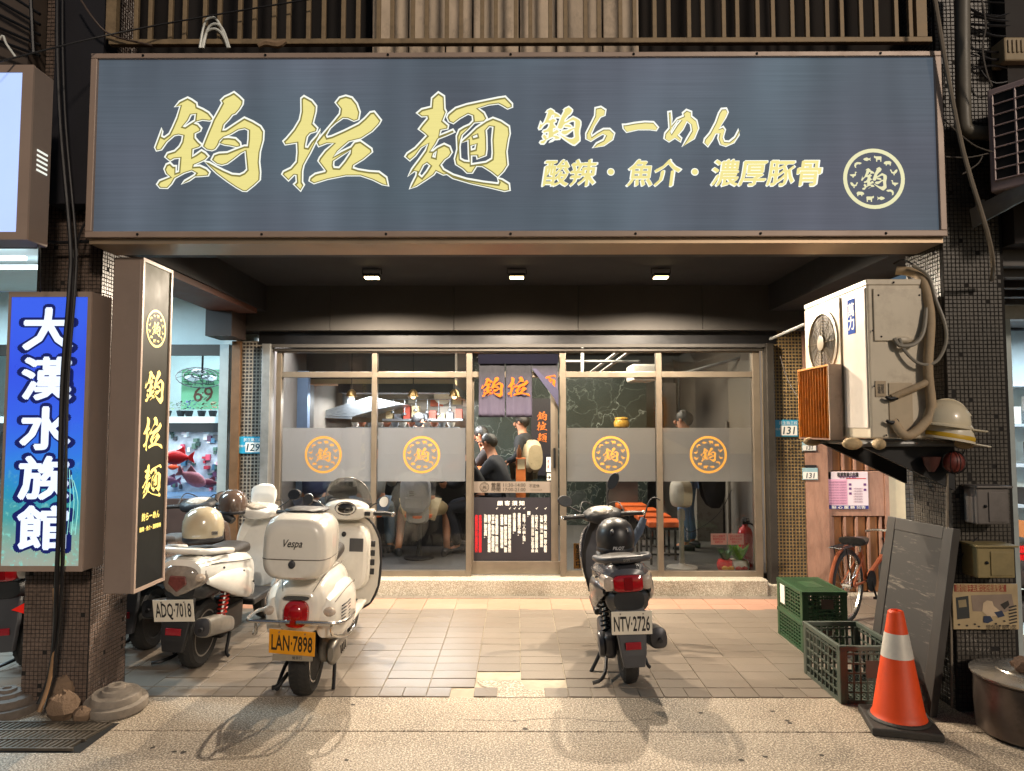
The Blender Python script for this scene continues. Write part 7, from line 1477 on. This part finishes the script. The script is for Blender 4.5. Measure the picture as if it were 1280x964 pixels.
MB().lathe([(.022, 0), (.022, -.008), (.012, -.011)], (0, -.461, .875), 'y', 20).build('lock', GPL, tb, world=False); text('Vespa', M('script_dark', '2a2622', .4), tb, (.0, -.4665, .985), .06, w=.12, shear=.35, bold=.01, world=False)
shell(v, 'box_pad', [(-.3, 1.145, .08, .01, .01, 3), (-.26, 1.15, .13, .014, .012, 3), (-.1, 1.145, .13, .014, .012, 3), (-.07, 1.13, .08, .01, .01, 3)], BPL, 20)

# ---- the grey and black scooter on the right
def sport(loc, rot, label, cmain, plate_txt, white=False, pcol='d8d2c4'):
    t = thing('scooter', loc, label, 'scooter', 'parked scooters', rot); PT = M('paint_' + cmain, cmain, .22, coat=.5, var=.06, scale=4, dirt=.15, dc='5a5044')
    LOW = PT if white else M('paint_dark', '2c2d31', .3, coat=.4, var=.1)
    wheel(t, 0, .23, .105, SILV if white else DARKM); wheel(t, 1.25, .23, .10, SILV if white else DARKM)
    shell(t, 'tail_body', [(-.34, .70, .06, .05, .03), (-.325, .70, .13, .085, .06), (-.25, .70, .165, .10, .085), (-.05, .68, .185, .115, .12), (.2, .65, .185, .12, .16), (.42, .60, .165, .13, .2), (.58, .52, .13, .16, .2), (.66, .45, .08, .1, .1)], PT, 26)
    for s in (-1, 1): shell(t, 'side_panel', [(-.26, .64, .01, .02, .02, 2, s * .15), (-.12, .62, .03, .06, .07, 2.2, s * .175), (.15, .56, .035, .09, .11, 2.2, s * .18), (.4, .50, .03, .1, .12, 2.2, s * .165), (.55, .42, .012, .05, .06, 2, s * .14)], LOW if not white else PT, 16)
    shell(t, 'seat', [(-.22, .785, .09, .025, .03), (-.15, .79, .125, .035, .05), (.0, .78, .14, .04, .06), (.14, .76, .14, .04, .06), (.25, .735, .13, .04, .05), (.5, .73, .12, .045, .05), (.62, .72, .07, .03, .05)], SEATM, 20)
    # grab rail
    tub(t, 'grab_rail', [(.165, .05, .79), (.18, -.12, .82), (.15, -.27, .835), (.06, -.32, .84), (-.06, -.32, .84), (-.15, -.27, .835), (-.18, -.12, .82), (-.165, .05, .79)], .02, GPL if not white else PT, 4, 10)
    shell(t, 'rail_plate', [(-.335, .832, .05, .012, .012, 3), (-.30, .834, .1, .014, .012, 3), (-.2, .83, .1, .014, .012, 3), (-.14, .82, .06, .01, .01, 3)], GPL if not white else PT, 18)
    # tail lamp cluster
    if white:
        shell(t, 'tail_lamp', [(-.365, .66, .04, .05, .1, 2.4), (-.35, .67, .10, .075, .10, 2.6), (-.29, .68, .15, .09, .09, 2.8), (-.2, .69, .165, .085, .08, 2.8)], M('smoked_lens', '7d746c', .08, coat=.8, var=.3, scale=25), 24)
        MB().prism([(-.05, .69), (.05, .69), (.062, .64), (0, .585), (-.062, .64)], -.372, -.345).build('lamp_core', M('lamp_core', '6a3a36', .15, coat=.6, var=.3, scale=50), t, world=False, bevel=.008)
        for s in (-1, 1): MB().ball((s * .12, -.318, .675), (.04, .03, .03), 12, 7).build('indicator', CLR, t, world=False, smooth=True)
    else:
        shell(t, 'tail_lamp', [(-.362, .70, .08, .035, .035, 4), (-.355, .70, .095, .05, .047, 4.5), (-.30, .70, .10, .055, .05, 4.5)], REDL, 28); MB().box((-.028, -.366, .66), (.028, -.36, .74)).build('lamp_core', M('tail_core', '7a0810', .1, coat=.6), t, world=False, bevel=.006)
        for s in (-1, 1): shell(t, 'indicator', [(-.35, .70, .02, .025, .025, 3, s * .115), (-.34, .70, .035, .045, .04, 3, s * .122), (-.24, .70, .04, .05, .045, 3, s * .135)], CLR, 16)
    shell(t, 'under_tail', [(-.33, .60, .10, .05, .06, 3), (-.25, .58, .14, .08, .08, 3), (.0, .56, .13, .08, .08, 3)], BPL, 18)
    # mudguard, reflector, plate
    mud = MB(); rs = []
    for z, hw, y in ((.62, .09, -.26), (.52, .10, -.30), (.4, .10, -.325), (.28, .085, -.345), (.21, .07, -.35)): rs.append([(hw, y, z), (hw * .9, y - .022, z), (-hw * .9, y - .022, z), (-hw, y, z), (-hw * .8, y + .02, z), (hw * .8, y + .02, z)])
    mud.rings(rs); mud.build('mudguard', BPL if white else GPL, t, world=False, bevel=.006)
    MB().box((-.05, -.374, .315), (.05, -.362, .36)).build('reflector', M('reflector_red', '8a1a24', .2, coat=.4), t, world=False, bevel=.004)
    if plate_txt: lplate(t, (.0, -.375 if not white else -.385, .475), .26, .145, pcol, '17181c', plate_txt, 10, 2 if not white else -4)
    # suspension, engine, exhaust
    spring(t, -.13, .02, .27, .1, .60, .03, DARKM if not white else M('spring_red', 'a82418', .4)); spring(t, .13, .02, .27, .1, .60, .03, DARKM if not white else M('spring_red', 'a82418'))
    MB().box((-.16, -.08, .17), (-.075, .42, .32)).build('transmission_case', SILV if white else M('case_dark', '46464a', .4, .5), t, world=False, bevel=.03, seg=3); MB().lathe([(.085, 0), (.08, -.03), (.03, -.035)], (-.16, .0, .25), 'x', 20).build('pulley_cover', M('case_dark', '46464a', .4, .5), t, world=False, smooth=True)
    MB().box((-.07, .1, .16), (.12, .45, .36)).build('engine', DARKM, t, world=False, bevel=.02)
    shell(t, 'exhaust', [(-.34, .36, .03, .035, .035, 3, .17), (-.33, .36, .055, .065, .06, 3, .17), (-.1, .32, .058, .068, .062, 3, .165), (.1, .27, .05, .055, .05, 3, .15), (.2, .24, .02, .025, .025, 2.5, .14)], SILV if white else BPL, 20); m = MB(); m.loft([(-.352, .365, .022, .03, .03, 3, .172), (-.34, .365, .05, .06, .055, 3, .17)], 16); m.build('exhaust_cap', M('case_dark', '46464a'), t, world=False, smooth=40)
    MB().lathe([(.014, 0), (.014, -.03)], (.175, -.35, .36), 'y', 10).build('tail_pipe', BLKP, t, world=False)
    tub(t, 'side_stand', [(-.12, .25, .2), (-.19, .2, .09), (-.25, .17, .012)], .013, DARKM, 3); tub(t, 'centre_stand', [(.13, .2, .18), (.15, .12, .07), (.17, .12, .04)], .012, DARKM, 3); tub(t, 'centre_stand', [(-.12, .22, .16), (-.15, .05, .07), (-.2, -.08, .05), (-.26, -.1, .04)], .012, DARKM, 3)
    # footboard, leg shield, front
    MB().box((-.16, .55, .28), (.16, .98, .33)).build('footboard', BPL, t, world=False, bevel=.015)
    m = MB(); rs = []
    for z, hw, y in ((.27, .11, 1.0), (.36, .16, .98), (.5, .19, .99), (.66, .19, .985), (.8, .15, .97), (.9, .10, .95)):
        f_ = [(hw * u, y + .05 * (1 - u * u), z) for u in [i / 5 - 1 for i in range(11)]]; rs.append([(a[0], a[1] + .06, a[2]) for a in f_] + [(a[0], a[1], a[2]) for a in reversed(f_)])
    m.rings(rs); m.build('leg_shield', BPL if not white else PT, t, world=False, smooth=50)
    shell(t, 'front_fairing', [(1.0, .62, .20, .28, .3), (1.1, .62, .21, .26, .28), (1.22, .60, .16, .2, .22), (1.3, .56, .06, .08, .1)], PT, 22); shell(t, 'front_mudguard', [(1.0, .38, .04, .05, .08), (1.1, .42, .07, .08, .1), (1.26, .44, .075, .08, .1), (1.42, .38, .06, .07, .1), (1.5, .3, .03, .03, .04)], PT, 16); tub(t, 'fork', [(.06, 1.25, .23), (.05, 1.1, .62)], .02, SILV, 0)
    shell(t, 'handlebar_cover', [(.84, .93, .08, .03, .04), (.87, .94, .14, .05, .05), (.94, .95, .17, .06, .06), (1.04, .94, .14, .07, .07), (1.12, .92, .06, .05, .05)], BPL if not white else PT, 24)
    m = MB(); m.loft([(.845, .965, .03, .015, .01, 2.4), (.87, .98, .09, .022, .012, 2.4), (.96, 1.0, .10, .018, .012, 2.4), (1.0, 1.0, .05, .01, .01, 2.4)], 20); m.build('dial', M('dial_silver', '9a948a', .25, coat=.5, var=.3, scale=40), t, world=False, smooth=40)
    for s in (-1, 1):
        tub(t, 'handlebar', [(s * .12, .93, .945), (s * .2, .91, .95)], .018, BPL, 0); grip(t, s, .95, .91, .2, .34); lever(t, s, .955, .91, .19, .36)
    for s, dx in ((-1, .02), (1, .0)): tub(t, 'brake_cable', [(s * .19, .95, .955), (s * .15, 1.02, 1.03 + dx), (s * .05, 1.06, 1.0), (s * .03, 1.08, .9)], .0045, BLKC, 5, 6)
    SEAM = M('seam_dark', '121212', .8)
    for s in (-1, 1):
        tub(t, 'panel_gap', [(s * .125, -.315, .735), (s * .168, -.2, .745), (s * .184, .0, .72), (s * .186, .2, .69), (s * .165, .42, .66)], .0028, SEAM, 4, 5); tub(t, 'panel_gap', [(s * .12, -.3, .655), (s * .165, -.18, .64), (s * .183, .0, .62)], .0025, SEAM, 4, 5)
        for y_, z_ in ((-.1, .70), (.2, .62), (.4, .5)): MB().ball((s * (.184 if z_ > .65 else .2), y_, z_), .008, 8, 5).build('bolt', DARKM, t, world=False)
    tub(t, 'hose', [(-.1, .1, .4), (-.16, .2, .44), (-.14, .4, .38)], .009, BLKC, 4, 6)
    return t
NT = M('n', 'ffffff')
c = G(787, 853)
n_ = sport((c.x, c.y + .02, 0), (0, R(-4), R(-1)), 'grey and black scooter with a white plate parked alone on the right', '4a4b50', 'NTV·2726'); n_.scale = (.93, 1, 1)
mirror(n_, (-.18, .92, .98), (-.27, .92, 1.03), (-.31, .9, 1.08), (0, R(25), R(20)), (.068, .045)); mirror(n_, (.06, .95, 1.0), (.06, .93, 1.12), (.11, .9, 1.21), (0, R(-50), R(-10)), (.075, .042))
# a bag or rain cloth tied at the left handlebar, and a phone holder stalk on the right
rag = thing('rolled_cloth', (n_.location.x + .28, n_.location.y + .95, .86), 'blue grey rolled cloth tied to the right handlebar of the grey scooter', 'cloth'); MB().tube([(-.1, 0, -.16), (-.04, 0, -.04), (0, 0, .06)], [.02, .035, .025], 9, k=3).build('cloth', M('blue_cloth', '3a4658', .8, bump=.5), rag, world=False, smooth=True)
tub(rag, 'hook_rod', [(0, 0, .06), (.04, 0, .18), (.08, 0, .22), (.13, 0, .2)], .006, BLKP, 3)
def helmet(loc, rz, label, mat, visor=False, stripe=None):
    t = thing('helmet', loc, label, 'helmet', None, (0, 0, rz)); m = MB(); m.lathe([(.118, -.085), (.128, -.06), (.135, -.01), (.130, .045), (.112, .09), (.078, .122), (.035, .137), (.005, .14)], n=32); m.build('shell', mat, t, world=False, smooth=True)
    m = MB(); m.lathe([(.128, -.09), (.1325, -.082), (.1325, -.066), (.13, -.06)], n=32, cap=False); m.build('edge_trim', BLKP, t, world=False, smooth=True)
    if visor: m = MB(); m.ball((0, .03, -.01), (.135, .125, .10), 20, 9); m.v = [q for q in m.v]; m.build('visor', M('visor_smoke', '4a3c34', .08, coat=.8), t, world=False, smooth=True)
    return t
hb = helmet((n_.location.x - .035, n_.location.y + .33, .865), R(10), 'matte black helmet lying on the seat of the grey scooter', M('matte_black', '1c1c1e', .38, var=.08))
text('PILOT', M('pale_print', 'b8b8b8', .5), hb, (-.02, -.1345, -.05), .03, world=False, bold=.02, shear=.2)
for s in (-.055, .05):
    q = MB(); q.ball((s, -.105, .05), (.018, .02, .026), 10, 6); q.build('vent', BLKP, hb, world=False, smooth=True); q = MB(); q.ball((s, -.113, .058), (.006, .012, .012), 8, 5); q.build('vent_lip', M('pale_print', 'b8b8b8'), hb, world=False, smooth=True)
text('SYM', M('badge_silver', 'b8b4ac', .3, .8), n_, (.0, -.3375 - .01, .838), .022, world=False, bold=.02)

# ---- the white sporty scooter on the left with a helmet on its seat
c = G(244, 834)
a_ = sport((c.x, c.y + .02, 0), (0, R(3), R(-1)), 'white sporty scooter with a smoked tail lamp beside the vertical sign', 'd8d6d0', 'ADQ·7018', True)
a_.location.z = .0
mirror(a_, (-.16, .93, .98), (-.22, .92, 1.02), (-.3, .9, 1.05), (0, 0, R(15)), (.06, .045)); mirror(a_, (.16, .93, .98), (.24, .92, 1.04), (.3, .9, 1.1), (0, 0, R(-15)), (.06, .045))
shell(a_, 'screen', [(1.0, 1.02, .10, .05, .06, 3), (1.02, 1.08, .11, .07, .1, 3), (1.06, 1.1, .08, .06, .1, 3)], MATS['paint_d8d6d0'], 18)
hg = helmet(tuple(a_.matrix_basis @ Vector((.0, -.06, .955))), R(20), 'glossy beige helmet on the seat of the white sporty scooter', M('beige_gloss', 'a69a82', .22, coat=.6, var=.05))
m = MB(); m.box((.06, -.122, -.04), (.1, -.09, -.015)); m.build('buckle', CHR, hg, world=False, bevel=.004); text('HELMET', M('pale_print', 'b8b8b8'), hg, (-.03, -.139, -.04), .014, world=False)
hd2 = helmet(tuple(a_.matrix_basis @ Vector((-.19, .86, 1.0))), R(-30), 'brown glossy half helmet hung on the left mirror of the white sporty scooter', M('brown_gloss', '4a3c34', .18, coat=.7, var=.1)); hd2.scale = (.85, .85, .85)
gl = thing('gloves', tuple(a_.matrix_basis @ Vector((-.24, .80, .9))), 'black gloves stuffed under the half helmet on the white sporty scooter', 'gloves')
m = MB(); m.tube([(-.1, .02, -.03), (0, 0, .02), (.09, -.02, -.03)], [.03, .045, .03], 9, k=3); m.tube([(-.1, .02, -.03), (-.14, .0, -.08)], [.028, .02], 8); m.build('glove', BPL, gl, world=False, smooth=True)

# ---- partly seen machines at the left
d1 = sport((-3.27, 4.86, 0), (0, R(-4), R(3)), 'dark blue scooter cut off by the left photo edge', '1d2430', None)
MB().prism([(.06, .47), (.17, .52), (.17, .43)], -.36, -.34).build('triangle_reflector', M('reflector_bright', 'd82018', .2, emit=.25, ec='e03020'), d1, world=False)
shell(d1, 'tail_stripe', [(-.33, .78, .05, .02, .02), (-.2, .80, .10, .03, .02), (.1, .78, .13, .04, .02)], M('pale_blue_paint', '9ab0cc', .2, coat=.6), 16)
d2 = sport((-2.72, 5.25, 0), (0, R(-3), R(2)), 'dark bronze scooter mostly hidden behind the vertical sign', '4a3c34', None)
# ---- red scooter in the shop beyond the right pillar
d3 = sport((3.98, 5.15, 0), (0, 0, R(8)), 'bright red scooter parked at the right edge beyond the pillar', 'b8141c', None)
